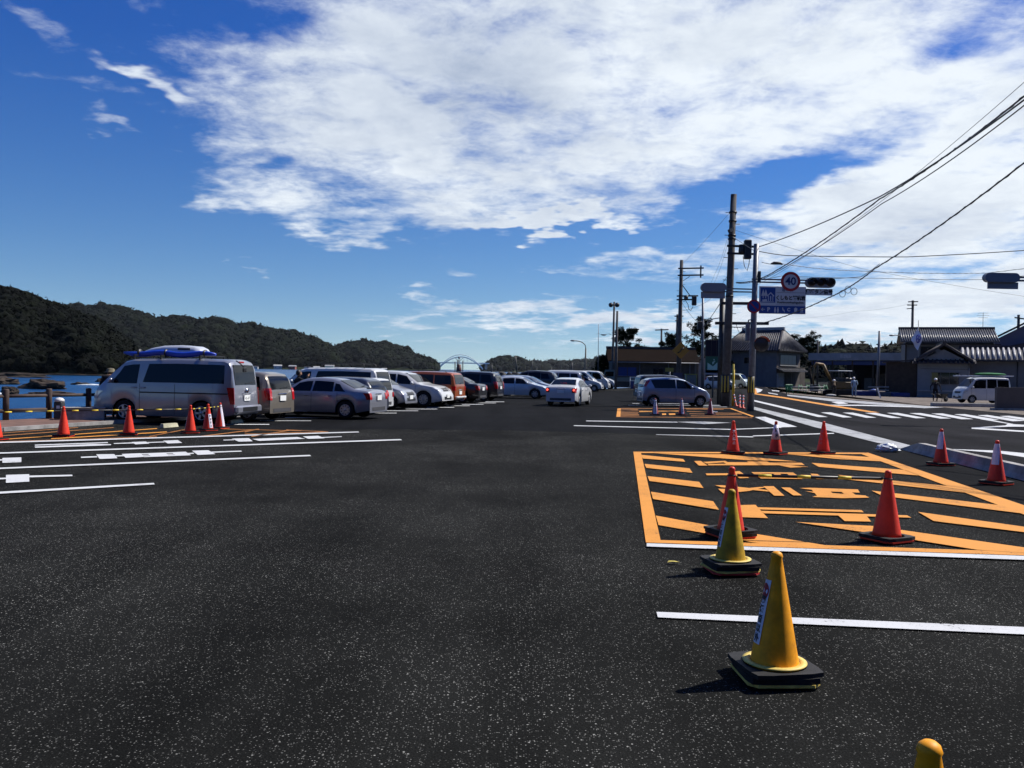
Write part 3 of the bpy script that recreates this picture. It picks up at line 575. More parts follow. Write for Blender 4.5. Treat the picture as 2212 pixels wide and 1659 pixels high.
BODIES = {
 'van': dict(prof=[(-2.36, .42), (-2.355, .72), (-2.335, 1.10), (-2.24, 1.72), (-2.16, 1.90), (-2.0, 1.965), (-.5, 1.985), (1.0, 1.95), (1.30, 1.88), (1.62, 1.60), (2.02, 1.20), (2.20, 1.06), (2.32, .86), (2.36, .45)],
    belt=1.19, W=.85, Wr=.72, wheels=(-1.32, 1.25, .34), panes=[(-2.05, -2.03, .62, .46, .06, .86), (.82, .78, 1.83, 1.30, .0, .84)], rg=(1.20, 1.80, .86), ws=(1.25, 1.82), tail=(.62, 1.12, .74, .83), head=(.72, .95, .45, .80), doors=(.72, -.45), handles=(.62, .92), plate=.80, mirror=1.62),
 'minivan': dict(prof=[(-2.05, .40), (-2.05, .75), (-2.02, 1.02), (-1.90, 1.42), (-1.78, 1.60), (-1.55, 1.66), (-.3, 1.69), (.5, 1.64), (.85, 1.54), (1.35, 1.16), (1.60, 1.02), (1.92, .86), (2.05, .66), (2.07, .42)],
    belt=1.02, W=.84, Wr=.66, wheels=(-1.25, 1.28, .31), panes=[(-1.72, -1.62, -1.08, -1.05, .08, .86), (-1.0, -.97, -.05, -.08, .04, .88), (.03, 0.0, 1.05, .70, .04, .88)], rg=(1.08, 1.52, .84), ws=(1.08, 1.56), tail=(.72, 1.12, .62, .84), head=(.70, .88, .45, .80), doors=(1.0, -.02, -1.0), handles=(.2, -.85), plate=.78, mirror=1.02),
 'sedan': dict(prof=[(-2.18, .36), (-2.20, .58), (-2.19, .80), (-2.12, .99), (-2.02, 1.035), (-1.62, 1.065), (-1.0, 1.36), (-.72, 1.425), (-.2, 1.46), (.25, 1.43), (.55, 1.35), (1.10, 1.03), (1.30, .95), (1.85, .83), (2.08, .68), (2.18, .5), (2.19, .36)],
    belt=.94, W=.845, Wr=.60, wheels=(-1.28, 1.32, .315), panes=[(-1.28, -1.02, -.86, -.84, .10, .80), (-.80, -.78, -.02, -.04, .05, .88), (.05, .03, .95, .55, .05, .88)], rg=(1.10, 1.37, .88), ws=(1.06, 1.36), tail=(.70, .93, .58, .80), head=(.60, .74, .45, .80), doors=(.95, .01, -.98), handles=(.2, -.70), plate=.76, mirror=.82),
 'hatch': dict(prof=[(-1.90, .38), (-1.91, .62), (-1.89, .86), (-1.76, 1.18), (-1.58, 1.42), (-1.35, 1.49), (-.5, 1.52), (.1, 1.49), (.45, 1.40), (1.05, 1.05), (1.25, .97), (1.68, .84), (1.85, .68), (1.91, .45), (1.92, .38)],
    belt=.96, W=.83, Wr=.62, wheels=(-1.2, 1.25, .30), panes=[(-.98, -.95, -.04, -.06, .08, .86), (.03, .0, .98, .50, .05, .88)], rg=(1.0, 1.36, .84), ws=(1.06, 1.42), tail=(.72, .98, .56, .82), head=(.62, .80, .42, .80), doors=(.9, -.01, -.95), handles=(.15, -.72), plate=.68, mirror=.82),
 'suv': dict(prof=[(-2.27, .42), (-2.29, .66), (-2.26, .95), (-2.10, 1.26), (-1.92, 1.53), (-1.6, 1.63), (-.6, 1.68), (.1, 1.65), (.5, 1.55), (1.08, 1.15), (1.25, 1.08), (1.85, .98), (2.15, .82), (2.29, .60), (2.31, .42)],
    belt=1.03, W=.93, Wr=.68, wheels=(-1.40, 1.40, .365), panes=[(-1.75, -1.55, -1.05, -1.02, .10, .80), (-.98, -.96, -.02, -.04, .06, .88), (.05, .03, 1.0, .52, .06, .88)], rg=(1.10, 1.48, .82), ws=(1.16, 1.58), tail=(.82, 1.02, .55, .88), head=(.76, .94, .48, .86), doors=(1.0, .01, -.98), handles=(.2, -.72), plate=.70, mirror=.86),
 'wagon': dict(prof=[(-2.10, .42), (-2.11, .70), (-2.09, 1.0), (-2.0, 1.45), (-1.90, 1.60), (-1.7, 1.64), (-.3, 1.67), (.55, 1.64), (.85, 1.55), (1.25, 1.15), (1.42, 1.04), (1.9, .92), (2.05, .75), (2.11, .50), (2.12, .42)],
    belt=1.0, W=.86, Wr=.73, wheels=(-1.35, 1.30, .32), panes=[(-1.92, -1.86, -1.05, -1.04, .08, .86), (-.98, -.97, -.05, -.06, .05, .88), (.02, .0, 1.0, .72, .05, .88)], rg=(1.06, 1.52, .86), ws=(1.14, 1.57), tail=(.74, .96, .64, .86), head=(.66, .86, .45, .82), doors=(.95, -.02, -1.0), handles=(.2, -.75), plate=.64, mirror=.95),
 'kei': dict(prof=[(-1.68, .36), (-1.70, .60), (-1.69, .85), (-1.60, 1.15), (-1.48, 1.40), (-1.25, 1.50), (-.5, 1.545), (.1, 1.53), (.42, 1.45), (1.02, 1.10), (1.20, 1.02), (1.50, .88), (1.65, .70), (1.70, .50), (1.70, .36)],
    belt=.95, W=.735, Wr=.62, wheels=(-1.17, 1.18, .29), panes=[(-1.10, -1.30, -.06, -.08, .04, .96), (-.01, -.03, 1.02, .46, .03, .96)], rg=(1.0, 1.40, .80), ws=(1.10, 1.46), tail=(1.05, 1.38, .52, .70), head=(.66, .86, .38, .70), doors=(.88, -.05), handles=(.12, -.85), plate=.62, mirror=.72),
 'keivan': dict(prof=[(-1.68, .38), (-1.69, .70), (-1.68, 1.0), (-1.60, 1.60), (-1.52, 1.82), (-1.35, 1.87), (-.3, 1.89), (.55, 1.86), (.82, 1.76), (1.30, 1.18), (1.48, 1.05), (1.62, .88), (1.68, .60), (1.69, .40)],
    belt=1.05, W=.735, Wr=.66, wheels=(-1.15, 1.02, .28), panes=[(-1.52, -1.50, -.72, -.70, .06, .86), (-.66, -.64, .02, .0, .05, .88), (.10, .08, 1.15, .80, .03, .86)], rg=(1.12, 1.72, .82), ws=(1.20, 1.76), tail=(.70, 1.0, .58, .72), head=(.72, .92, .42, .70), doors=(1.1, .05, -.7), handles=(.2, -.55), plate=.62, mirror=1.05),
}
def make_car(name, kind, paint_m, label, loc, heading, group, cat='car', sx=1.0, sz=1.0, nose_lights=True, brake=False, style=6, two_tone=None, dark_pillars=True, plate_text=None, fr_plate=True):
    S = BODIES[kind]; prof = np.array(S['prof'], float); px = prof[:, 0] * sx; pz = prof[:, 1] * sz
    for i in range(1, len(px)):
        if px[i] <= px[i - 1]: px[i] = px[i - 1] + 1e-4
    belt = S['belt'] * sz; W = S['W']; Wr = S['Wr']; xr_, xf_, r = S['wheels']; xr_ *= sx; xf_ *= sx; ztop = pz.max(); itop = int(pz.argmax())
    ra = r + .055; Lh = max(abs(px[0]), px[-1]); sill = .21
    def cs(x):
        zt = float(np.interp(x, px, pz)); e = max(0, (abs(x) - (Lh - .5)) / .5); w_ = W * (1 - .12 * e * e)
        k = min(1, max(0, (zt - belt) / (ztop - belt))); zb = min(belt, zt - .05); wr = (w_ * .95) * (1 - k) + Wr * k
        z0 = sill + .10 * e
        for xw in (xr_, xf_):
            d = abs(x - xw)
            if d < ra: z0 = max(z0, r + math.sqrt(ra * ra - d * d) - .01)
        z0 = min(z0, zt - .12); zb = max(zb, z0 + .04); m = z0 + (zb - z0) * .5
        return [(0, z0), (w_ * .80, z0), (w_ * .965, z0 + .004), (w_ * .99, z0 + min(.05, (zb - z0) * .2)), (w_, m), (w_ * .985, zb), (wr, zt - .025 - .05 * k), (wr * .86, zt - .010 - .008 * k), (wr * .5, zt), (0, zt + .004)]
    base = sorted(set([round(float(x), 4) for x in np.linspace(px[0], px[-1], 46)] + [round(float(v), 4) for v in px] + [round(xw + ra * t, 4) for xw in (xr_, xf_) for t in (-1.0, -.97, -.88, -.7, -.4, 0, .4, .7, .88, .97, 1.0)]))
    vs = []; fs = []; H = 10; Rn = 2 * H - 2
    for x in base:
        c = cs(x); ring = [(x, y, z) for y, z in c] + [(x, -y, z) for y, z in c[-2:0:-1]]; vs += ring
    for i in range(len(base) - 1):
        for j in range(Rn): fs.append((i * Rn + j, i * Rn + (j + 1) % Rn, (i + 1) * Rn + (j + 1) % Rn, (i + 1) * Rn + j))
    n0 = len(fs); fs.append(list(range(Rn))[::-1]); fs.append([(len(base) - 1) * Rn + j for j in range(Rn)])
    me = bpy.data.meshes.new('body'); me.from_pydata(vs, [], fs); me.update()
    me.materials.append(paint_m); me.materials.append(M_under)
    bot = {0, 1, Rn - 1, Rn - 2}
    for i, p in enumerate(me.polygons):
        p.use_smooth = True
        if i < n0 and (i % Rn) in bot: p.material_index = 1; p.use_smooth = False
    bm = bmesh.new(); bm.from_mesh(me); bmesh.ops.recalc_face_normals(bm, faces=bm.faces[:])
    for ed in bm.edges:
        if len(ed.link_faces) == 2 and ed.calc_face_angle(0) > .9: ed.smooth = False
    bm.to_mesh(me); bm.free()
    root = empty(name, loc, heading, label, cat, group)
    body = link('body', me, root)
    def ysurf(x, z):
        c = cs(x); zz = [q[1] for q in c[2:9]]; yy = [q[0] for q in c[2:9]]; return float(np.interp(z, zz, yy))
    irear = [0]
    for i in range(1, itop + 1):
        if pz[i] > pz[irear[-1]]: irear.append(i)
    xrear = lambda z: float(np.interp(z, pz[irear], px[irear]))
    ifr = [len(px) - 1]
    for i in range(len(px) - 2, itop - 1, -1):
        if pz[i] > pz[ifr[-1]]: ifr.append(i)
    xfront = lambda z: float(np.interp(z, pz[ifr], px[ifr]))
    def grid(P, nu, nv, nm, m, par, smooth=True):
        v = [P(a / nu, b / nv) for b in range(nv + 1) for a in range(nu + 1)]
        f = [(b * (nu + 1) + a, b * (nu + 1) + a + 1, (b + 1) * (nu + 1) + a + 1, (b + 1) * (nu + 1) + a) for b in range(nv) for a in range(nu)]
        return MB().add(v, f, smooth)
    # side glass
    for (a0, a1, b0, b1, f0, f1) in S['panes']:
        for sg in (1, -1):
            def P(u, v):
                f = f0 + (f1 - f0) * v; x = ((a0 + (a1 - a0) * v) * (1 - u) + (b0 + (b1 - b0) * v) * u) * sx
                c = cs(x); y = c[5][0] + (c[6][0] - c[5][0]) * f + .007; z = c[5][1] + (c[6][1] - c[5][1]) * f + .003
                return (x, y * sg, z)
            grid(P, 8, 4, 'side_window', M_glass, root).build('side_window', M_glass, root)
    def top_glass(nm, z0, z1, fx, s, frac):
        def P(u, v):
            z = z0 + (z1 - z0) * v; x = fx(z); c = cs(x); wr = c[6][0]; y = (u * 2 - 1) * wr * frac * (1 - .0 * v)
            zz = z - .012 * (abs(y) / wr) ** 2
            return (x + s * .012, y, zz + .006)
        return grid(P, 8, 5, nm, M_glass, root).build(nm, M_glass, root)
    rg = top_glass('rear_window', S['rg'][0] * sz, S['rg'][1] * sz, xrear, -1, S['rg'][2]); top_glass('windscreen', S['ws'][0] * sz, S['ws'][1] * sz, xfront, 1, .9)
    mb = MB(); zz = (S['rg'][0] + .03) * sz; xw = xrear(zz) - .03; mb.bar((xw, .05, zz), (xrear(zz + .03) - .03, -.42, zz + .05), .02, .015); mb.build('wiper', M_black, root)
    # lights
    t0, t1, ya, yb = S['tail']; t0 *= sz; t1 *= sz
    for sg in (1, -1):
        mb = MB()
        def P(u, v):
            z = t0 + (t1 - t0) * v; x = xrear(z); y = ya + (min(yb, ysurf(x + .02, z)) - ya) * u; return (x - .012, sg * y, z)
        v0 = grid(P, 4, 4, '', None, None); mb.add(v0.v, v0.f, True)
        def P2(u, v):
            z = t0 + (t1 - t0) * v; x = xrear(z) - .010 + .20 * u * (.6 + .4 * v); return (x, sg * (ysurf(x + .02, z) + .008), z)
        v0 = grid(P2, 4, 4, '', None, None); mb.add(v0.v, v0.f, True); tlo = mb.build('tail_light', M_tail, root, normals=False)
        if brake:
            zc_ = (t0 + t1) / 2 + .02; MB().lathe([(.0001, 0), (.055, .006), (.05, .03)], 14, (xrear(zc_) - .03, sg * (ya + .11), zc_), axis='X').build('lit_bulb', M_brake, tlo)
        h0, h1, hy0, hy1 = S['head']; mb = MB()
        def P3(u, v):
            z = (h0 + (h1 - h0) * v) * sz; x = xfront(z); y = hy0 + (min(hy1, ysurf(x - .03, z)) - hy0) * u; return (x + .014 - .05 * u, sg * y, z)
        v0 = grid(P3, 4, 3, '', None, None); mb.add(v0.v, v0.f, True)
        def P4(u, v):
            z = (h0 + (h1 - h0) * v) * sz; x = xfront(z) - .03 - .30 * u * (.3 + .7 * v); zz_ = min(z, cs(x)[6][1]); return (x, sg * (ysurf(x, zz_) + .008), zz_)
        v0 = grid(P4, 5, 3, '', None, None); mb.add(v0.v, v0.f, True); mb.build('headlight', M_head, root, normals=False)
    # grille, bumpers, plates
    mb = MB()
    def P5(u, v):
        z = (S['head'][0] - .02 + .14 * v) * sz; return (xfront(z) + .012, (u * 2 - 1) * .36, z)
    v0 = grid(P5, 6, 3, '', None, None); mb.add(v0.v, v0.f); mb.build('grille', M_black, root, normals=False)
    def P6(u, v):
        z = .36 + .14 * v; return (xfront(z) + .010, (u * 2 - 1) * .48, z)
    v0 = grid(P6, 6, 2, '', None, None); MB().add(v0.v, v0.f).build('air_intake', M_black, root, normals=False)
    zp = S['plate'] * sz; ang = math.atan2(xrear(zp + .08) - xrear(zp - .08), .16)
    pl_ = MB().box((xrear(zp) - .025, 0, zp), (.02, .36, .17)).build('number_plate', M_plate, root)
    if plate_text:
        pm = text_mesh(plate_text, .12); pm.transform(Matrix.Translation((xrear(zp) - .0365, 0, zp - .015)) @ Matrix.Rotation(-math.pi / 2, 4, 'Z') @ Matrix.Rotation(math.pi / 2, 4, 'X')); link('number', pm, pl_, None, M_ink)
    if fr_plate: MB().box((xfront(.52) + .025, 0, .52), (.02, .36, .17)).build('number_plate', M_plate, root)
    MB().box((xrear(zp + .14) - .02, 0, zp + .14), (.03, .5, .035), bev=.01).build('tailgate_trim', M_chrome, root)
    def P7(u, v):
        z = .30 + .12 * v; return (xrear(z) - .010, (u * 2 - 1) * .55, z)
    v0 = grid(P7, 6, 2, '', None, None); MB().add(v0.v, v0.f).build('rear_valance', M_bump, root, normals=False)
    # door gaps, handles, mirrors
    for sg in (1, -1):
        for xd in S['doors']:
            xd *= sx; z0 = cs(xd)[3][1] + .02; v = []
            for k in range(7):
                z = z0 + (belt - z0) * k / 6; 
                for dx_ in (-.006, .006): v.append((xd + dx_, sg * (ysurf(xd, z) + .004), z))
            MB().add(v, [(2 * k, 2 * k + 1, 2 * k + 3, 2 * k + 2) for k in range(6)]).build('door_gap', M_seam, root, normals=False)
        for xh in S['handles']:
            xh *= sx; z = belt - .12; MB().box((xh, sg * (ysurf(xh, z) + .016), z), (.19, .035, .04), bev=.012).build('door_handle', paint_m, root)
        xm = S['mirror'] * sx; z = belt + .09; y = ysurf(xm, belt) + .10
        mb = MB(); mb.ball((xm, sg * y, z), .1, 10, 7, (.7, 1.05, .75)); mb.bar((xm, sg * (y - .14), z - .06), (xm, sg * y, z - .02), .05); mb.build('side_mirror', paint_m, root)
    # wheels
    ty, rm = wheel_meshes(r, .2, style)
    for xw in (xr_, xf_):
        for sg in (1, -1):
            t = link('wheel', ty, root, (xw, sg * (W - .125), r))
            if sg < 0: t.rotation_euler = (0, 0, math.pi)
            link('rim', rm, t)
    root['_dims'] = (xr_, xf_, W)
    return root
GP = 'cars parked along the seafront row'
def place(kind, sx, px_, which, side, heading_deg):
    """world location of a car whose wheel (which='r'/'f', side=+1 left/-1 right) touches the ground at pixel px_"""
    S = BODIES[kind]; h = R(heading_deg); xw = S['wheels'][0 if which == 'r' else 1] * sx; y = side * (S['W'] - .03)
    c = Vector(px_) if len(px_) == 3 else g(*px_)
    return (c.x - (xw * math.cos(h) - y * math.sin(h)), c.y - (xw * math.sin(h) + y * math.cos(h)), 0.013)
def car(name, kind, pm, label, px_, which, side, hd, **k):
    sx = k.get('sx', 1.0); return make_car(name, kind, pm, label, place(kind, sx, px_, which, side, hd), R(hd), k.pop('group', GP), **k)

van = car('passenger_van', 'van', P_silver, 'silver van with a blue kayak and white roof box, nearest of the seafront row', (434, 918), 'r', 1, 169, cat='van', style=5, plate_text='45-47')
# parts of the van that only it has
MB().box((-.75, .857, .93), (2.9, .012, .035)).build('slide_rail', M_seam, van)
MB().box((-2.42, 0, .46), (.14, 1.56, .24), bev=.05).build('rear_bumper', P_silver, van); MB().box((-2.495, 0, .47), (.012, .9, .13), bev=.004).build('bumper_step', M_black, van)
MB().box((-2.17, 0, 1.885), (.04, .28, .05), bev=.01).build('high_brake_light', M_tail, van)
mb = MB(); mb.lathe([(.0001, -.01), (.075, -.008), (.075, .0)], 18, (-2.375, 0, 1.02), axis='X'); mb.build('badge', M_chrome, van)
mb = MB(); mb.tube([(-2.2, .38, 1.93), (-2.32, .38, 1.86), (-2.46, .36, 1.74)], .02, 6); mb.box((-2.47, .36, 1.66), (.05, .2, .14), bev=.02); mb.build('rear_view_mirror', M_black, van)
for x in (-1.2, .1, 1.0):
    mb = MB(); mb.bar((x, -.72, 2.06), (x, .72, 2.06), .035); 
    for s in (-1, 1): mb.bar((x, s * .70, 1.93), (x, s * .70, 2.06), .05)
    mb.build('roof_bar', M_black, van)
vloc = Vector(van.location); vh = R(169)
def on_van(x, y, z): return vloc + Vector((x * math.cos(vh) - y * math.sin(vh), x * math.sin(vh) + y * math.cos(vh), z))
# roof box
M_rbox = mat('pale_grey_roof_box', (.44, .47, .54), .35, coat=.3)
st = [(-1.0, .05, .62), (-.90, .20, .66), (-.72, .27, .70), (-.3, .30, .72), (.3, .28, .70), (.75, .20, .62), (1.0, .12, .50), (1.08, .04, .42)]
vs = []; fs = []
for x, h, wd in st:
    for (fy, fz) in ((-.5, 0), (-.5, .45), (-.44, .80), (-.34, 1), (.34, 1), (.44, .80), (.5, .45), (.5, 0)): vs.append((x, fy * wd, fz * h))
for i in range(len(st) - 1):
    for j in range(8): fs.append((i * 8 + j, i * 8 + (j + 1) % 8, (i + 1) * 8 + (j + 1) % 8, (i + 1) * 8 + j))
fs += [list(range(8)), [56 + j for j in range(8)]]
rb = empty('roof_box', on_van(.05, -.12, 2.085), vh, 'pale grey streamlined roof box on top of the silver van', 'roof box')
mb = MB(); mb.add(vs, fs, True); mb.build('shell', M_rbox, rb)
MB().box((-.42, .352, .18), (.42, .006, .07)).build('dark_mark', M_ink, rb)
M_kay = mat('blue_kayak', (.012, .05, .42), .4, var=.2, scale=3)
ky = empty('kayak', on_van(.0, .42, 2.03), vh, 'long blue inflatable kayak strapped to the roof bars of the van', 'kayak')
pts = [(-1.55 + 3.1 * i / 12, 0, .08 + .03 * math.sin(i * 1.1)) for i in range(13)]
MB().tube(pts, [.04, .07, .085, .09, .092, .09, .092, .092, .09, .09, .085, .07, .03], 10).build('hull', M_kay, ky)
for x in (-1.2, .1, 1.0):
    MB().lathe([(.12, -.02), (.122, 0), (.12, .02)], 12, (x, 0, .1), axis='X').build('strap', M_black, ky)

car('parked_minivan', 'minivan', P_beige, 'champagne minivan with red tail lamps, between the silver van and silver sedan', (533, 911), 'r', 1, 164, sz=.96)
sed = car('parked_sedan', 'sedan', P_silver, 'blue-grey silver sedan parked with its tail toward the lane', (745, 906), 'r', 1, 165, style=9, sz=.98)
mb = MB(); mb.box((-1.93, .25, 1.075), (.16, .2, .05), bev=.02); mb.build('rear_spoiler', M_black, sed)
car('parked_hatchback', 'hatch', P_navy, 'dark navy car mostly hidden behind the silver sedan', (-6.0, 33.4, 0), 'r', 1, 164, sx=1.08, sz=.93)
car('parked_wagon', 'wagon', P_white, 'white estate car with cloudy rear window, behind the silver sedan', (-6.05, 35.0, 0), 'r', 1, 164, sz=.84)
wv_ = car('parked_van', 'van', P_white, 'white van with a black roof rack, parked beyond the silver sedan', (-6.7, 37.4, 0), 'r', 1, 164, sz=.90, cat='van')
for s in (-1, 1):
    mb = MB(); mb.tube([(1.05, s * .6, 1.75), (.98, s * .6, 1.90), (.85, s * .6, 1.95), (-1.5, s * .6, 1.97), (-1.62, s * .6, 1.92), (-1.66, s * .6, 1.76)], .022, 6); mb.build('rack_rail', M_black, wv_)
for i in range(6):
    x = -1.4 + i * .45; MB().bar((x, -.6, 1.95), (x, .6, 1.95), .03).build('rack_slat', M_black, wv_)
car('parked_hatchback', 'hatch', P_silver, 'small silver hatchback facing the lane, beside the white sport utility car', (843, 884.5), 'f', -1, -15, style=5)
car('parked_suv', 'suv', P_white, 'white sport utility car with dark wheels facing the lane', (914, 880), 'f', -1, -15, style=9)
oc = car('parked_wagon', 'wagon', P_orange, 'copper orange wagon between the white sport utility car and black sedan', (950, 877), 'r', 1, 164)
for s in (-1, 1): MB().tube([(-1.6, s * .62, 1.62), (-1.5, s * .62, 1.70), (.3, s * .62, 1.71), (.4, s * .62, 1.66)], .02, 6).build('roof_rail', M_black, oc)
MB().box((-2.15, 0, .42), (.1, 1.4, .1), bev=.03).build('rear_bumper', P_white, oc)
car('parked_sedan', 'sedan', P_black, 'black sedan with a red tail lamp next to the copper wagon', (998, 871), 'r', 1, 164)
car('parked_minivan', 'minivan', P_black, 'black minivan with tall rear lamps, last before the pale coupe', (1044, 867), 'r', 1, 166, style=8)
car('parked_coupe', 'sedan', P_pearl, 'pale blue-white sedan facing the lane beyond the black minivan', (1155, 862), 'f', -1, -12, sz=.98)
car('parked_hatchback', 'hatch', P_lblue, 'blue-silver sloping hatchback just behind the pale sedan', (1172, 857), 'f', -1, -12, sx=1.1, sz=.96)
car('parked_suv', 'suv', P_black, 'black sport utility car behind the blue-silver hatchback', (2.6, 68.5, 0), 'r', 1, 168, sz=1.08)
ws_ = car('moving_sedan', 'sedan', P_white, 'white sedan with lit brake lamps driving away along the lane', (1252, 878), 'r', -1, 74, brake=True, group='cars in the lane', style=9)
MB().box((-1.40, 0, 1.16), (.02, .3, .035)).build('high_brake_light', M_brake, ws_)
car('parked_minivan', 'minivan', P_silver, 'silver minivan half hidden behind the moving white sedan', (5.0, 72.5, 0), 'r', 1, 168, sz=1.05)
qv = car('parked_van', 'van', P_white, 'white van with a blue side stripe beyond the moving sedan', (6.5, 79, 0), 'f', -1, -14, cat='van', sz=.95)
for s in (-1, 1): MB().box((0, s * .861, .98), (3.6, .012, .14)).build('stripe', mat('blue_stripe', (.02, .05, .35), .4), qv)
car('parked_hatchback', 'hatch', P_white, 'small white hatchback facing the lane beside the striped van', (1283, 846.5), 'f', -1, -14)
car('parked_van', 'keivan', P_white, 'small white van second from the truck at the far end', (1299, 843), 'f', -1, -16, cat='van')
car('parked_hatchback', 'kei', P_pearl, 'small pale car next to the truck at the far end', (1316, 840.5), 'f', -1, -16)
GR = 'cars on the road side of the lot'
kc = car('parked_small_car', 'kei', P_lblue, 'rounded blue-silver small car parked behind the mid orange box', (1411, 878), 'r', -1, 6, group=GR, style=6, sx=1.10, sz=1.0)
car('parked_small_car', 'wagon', P_dark, 'dark tall wagon behind the blue-silver small car', (1403, 868), 'r', -1, 6, group=GR, sx=.85, sz=1.0)
car('parked_van', 'keivan', P_green, 'pale green small van beside the plain side wall of the old house', (1600, 839), 'f', -1, -40, group=GR, cat='van')
car('parked_small_car', 'kei', P_white, 'small white car showing beyond the thick utility pole', (1574, 842), 'f', -1, -25, group=GR)
kv = car('parked_van', 'keivan', P_white, 'white small van with a ladder and green net on its roof at the right', (2100, 871.5), 'f', 1, 184, group='vehicles on the building site', cat='van', sx=1.08)
lad = empty('ladder', Vector(kv.location) + Vector((-.05, 0, 1.95)), R(184), 'long pale pole bundle on the roof of the white small van', 'ladder')
for s in (-.25, .25): MB().bar((-2.3, s, .05), (1.95, s, .0), .07).build('rail', M_plate, lad)
for i in range(9): MB().bar((-2.1 + i * .48, -.25, .05), (-2.1 + i * .48, .25, .05), .035).build('rung', M_plate, lad)
M_net = mat('green_net', (.02, .16, .05), .9, var=.4, scale=5)
mb = MB(); mb.ball((0, 0, .05), .5, 12, 6, (2.4, .9, .22)); nb = mb.build('folded_net', M_net, None, Vector(kv.location) + Vector((.6, 0, 2.06))); tag(nb, 'folded green net lying on the roof of the white small van', 'net')
# flat-bed truck at the end of the row
M_tr = mat('grey_green_truck', (.10, .13, .12), .5, var=.2)
tl = g(1345, 838.5); tr = empty('flatbed_truck', (tl.x, tl.y, .013), R(-14), 'grey-green flatbed truck parked before the long low building', 'truck', 'vehicles by the low building')
MB().box((0, 0, .72), (4.4, 1.7, .12), bev=.02).build('chassis', M_dkmetal, tr)
mb = MB(); mb.add([(-2.2, -.85, .8), (-2.2, .85, .8), (-.75, .85, .8), (-.75, -.85, .8), (-1.95, -.75, 2.05), (-1.95, .75, 2.05), (-.80, .75, 2.05), (-.80, -.75, 2.05)], [(0, 1, 2, 3), (4, 5, 6, 7), (0, 1, 5, 4), (1, 2, 6, 5), (2, 3, 7, 6), (3, 0, 4, 7)]); mb.build('cab', M_tr, tr)
for s in (-1, 1): MB().add([(-1.95, s * .83, 1.3), (-.95, s * .83, 1.3), (-.95, s * .79, 1.85), (-1.85, s * .79, 1.85)], [(0, 1, 2, 3)]).build('side_window', M_glass, tr)
for s in (-1, 1): MB().box((.85, s * .84, 1.0), (2.9, .05, .42)).build('drop_side', M_tr, tr)
MB().box((2.28, 0, 1.0), (.05, 1.68, .42)).build('tailboard', M_plate, tr)
for x in (-1.4, 1.3):
    for s in (-1, 1):
        t = link('wheel', wheel_meshes(.34)[0], tr, (x, s * .78, .34)); link('rim', wheel_meshes(.34)[1], t)
        if s < 0: t.rotation_euler = (0, 0, math.pi)
# ================================================================== CONES
CH = .74
def cone_r(z): return .150 + (.028 - .150) * (z - .03) / (CH - .05)
_cone = {}
def cone_meshes():
    mb = MB(); prof = [(.150, .03)]
    for k in range(1, 13): z = .03 + (CH - .07) * k / 12; prof.append((cone_r(z), z))
    prof += [(.036, CH - .03), (.030, CH - .012), (.018, CH - .002), (.0001, CH)]
    mb.lathe(prof, 32); _cone['body'] = mb.mesh('cone_body')
    mb = MB(); mb.lathe([(.185, .072), (.186, .078), (.15, .082), (.148, .076)], 32); _cone['ring'] = mb.mesh('collar')
    def slab(side, z0, z1, cut, hole=None):
        m = MB(); h = side / 2; c = cut
        pts = [(h, -h + c), (h, h - c), (h - c, h), (-h + c, h), (-h, h - c), (-h, -h + c), (-h + c, -h), (h - c, -h)]
        n = 24
        if hole is None: m.prism([(x, y, z0) for x, y in pts], (0, 0, z1 - z0)); return m
        ang = [2 * math.pi * i / n + .01 for i in range(n)]
        def sq(a):
            d = (math.cos(a), math.sin(a)); best = 9
            for i in range(8):
                p, q = pts[i], pts[(i + 1) % 8]; ex, ey = q[0] - p[0], q[1] - p[1]; det = d[0] * ey - d[1] * ex
                if abs(det) < 1e-9: continue
                t = (p[0] * ey - p[1] * ex) / det; u = (p[0] * d[1] - p[1] * d[0]) / det
                if t > 0 and -1e-6 <= u <= 1 + 1e-6: best = min(best, t)
            return (d[0] * best, d[1] * best)
        o = [sq(a) for a in ang]; i_ = [(math.cos(a) * hole, math.sin(a) * hole) for a in ang]
        vs = [(x, y, z) for z in (z0, z1) for (x, y) in o] + [(x, y, z) for z in (z0, z1) for (x, y) in i_]; f = []
        for k in range(n):
            l = (k + 1) % n; f += [(k, l, n + l, n + k), (2 * n + k, 3 * n + k, 3 * n + l, 2 * n + l), (n + k, n + l, 3 * n + l, 3 * n + k), (k, 2 * n + k, 2 * n + l, l)]
        m.add(vs, f); return m
    _cone['flange'] = slab(.425, .001, .018, .05).mesh('flange')
    w_ = slab(.425, .0, .034, .03, .178); _cone['weight'] = w_.mesh('weight')
    _cone['weight2'] = slab(.435, .0, .026, .03, .184).mesh('weight')
cone_meshes()
def wrap(me, ang0, zc, off=.003):
    """bend a flat x/y mesh round the cone: y runs up the side, x round it"""
    for v in me.vertices:
        z = zc + v.co.y; r = cone_r(z) + off; a = ang0 + v.co.x / r
        v.co = (r * math.cos(a), r * math.sin(a), z)
def cone_patch(x0, x1, z0, z1, ang0, off, nu=8, nv=14):
    vs = [(x0 + (x1 - x0) * a / nu, z0 + (z1 - z0) * b / nv) for b in range(nv + 1) for a in range(nu + 1)]; out = []
    for x, z in vs:
        r = cone_r(z) + off; a = ang0 + x / r; out.append((r * math.cos(a), r * math.sin(a), z))
    return MB().add(out, [(b * (nu + 1) + a, b * (nu + 1) + a + 1, (b + 1) * (nu + 1) + a + 1, (b + 1) * (nu + 1) + a) for b in range(nv) for a in range(nu)], True)
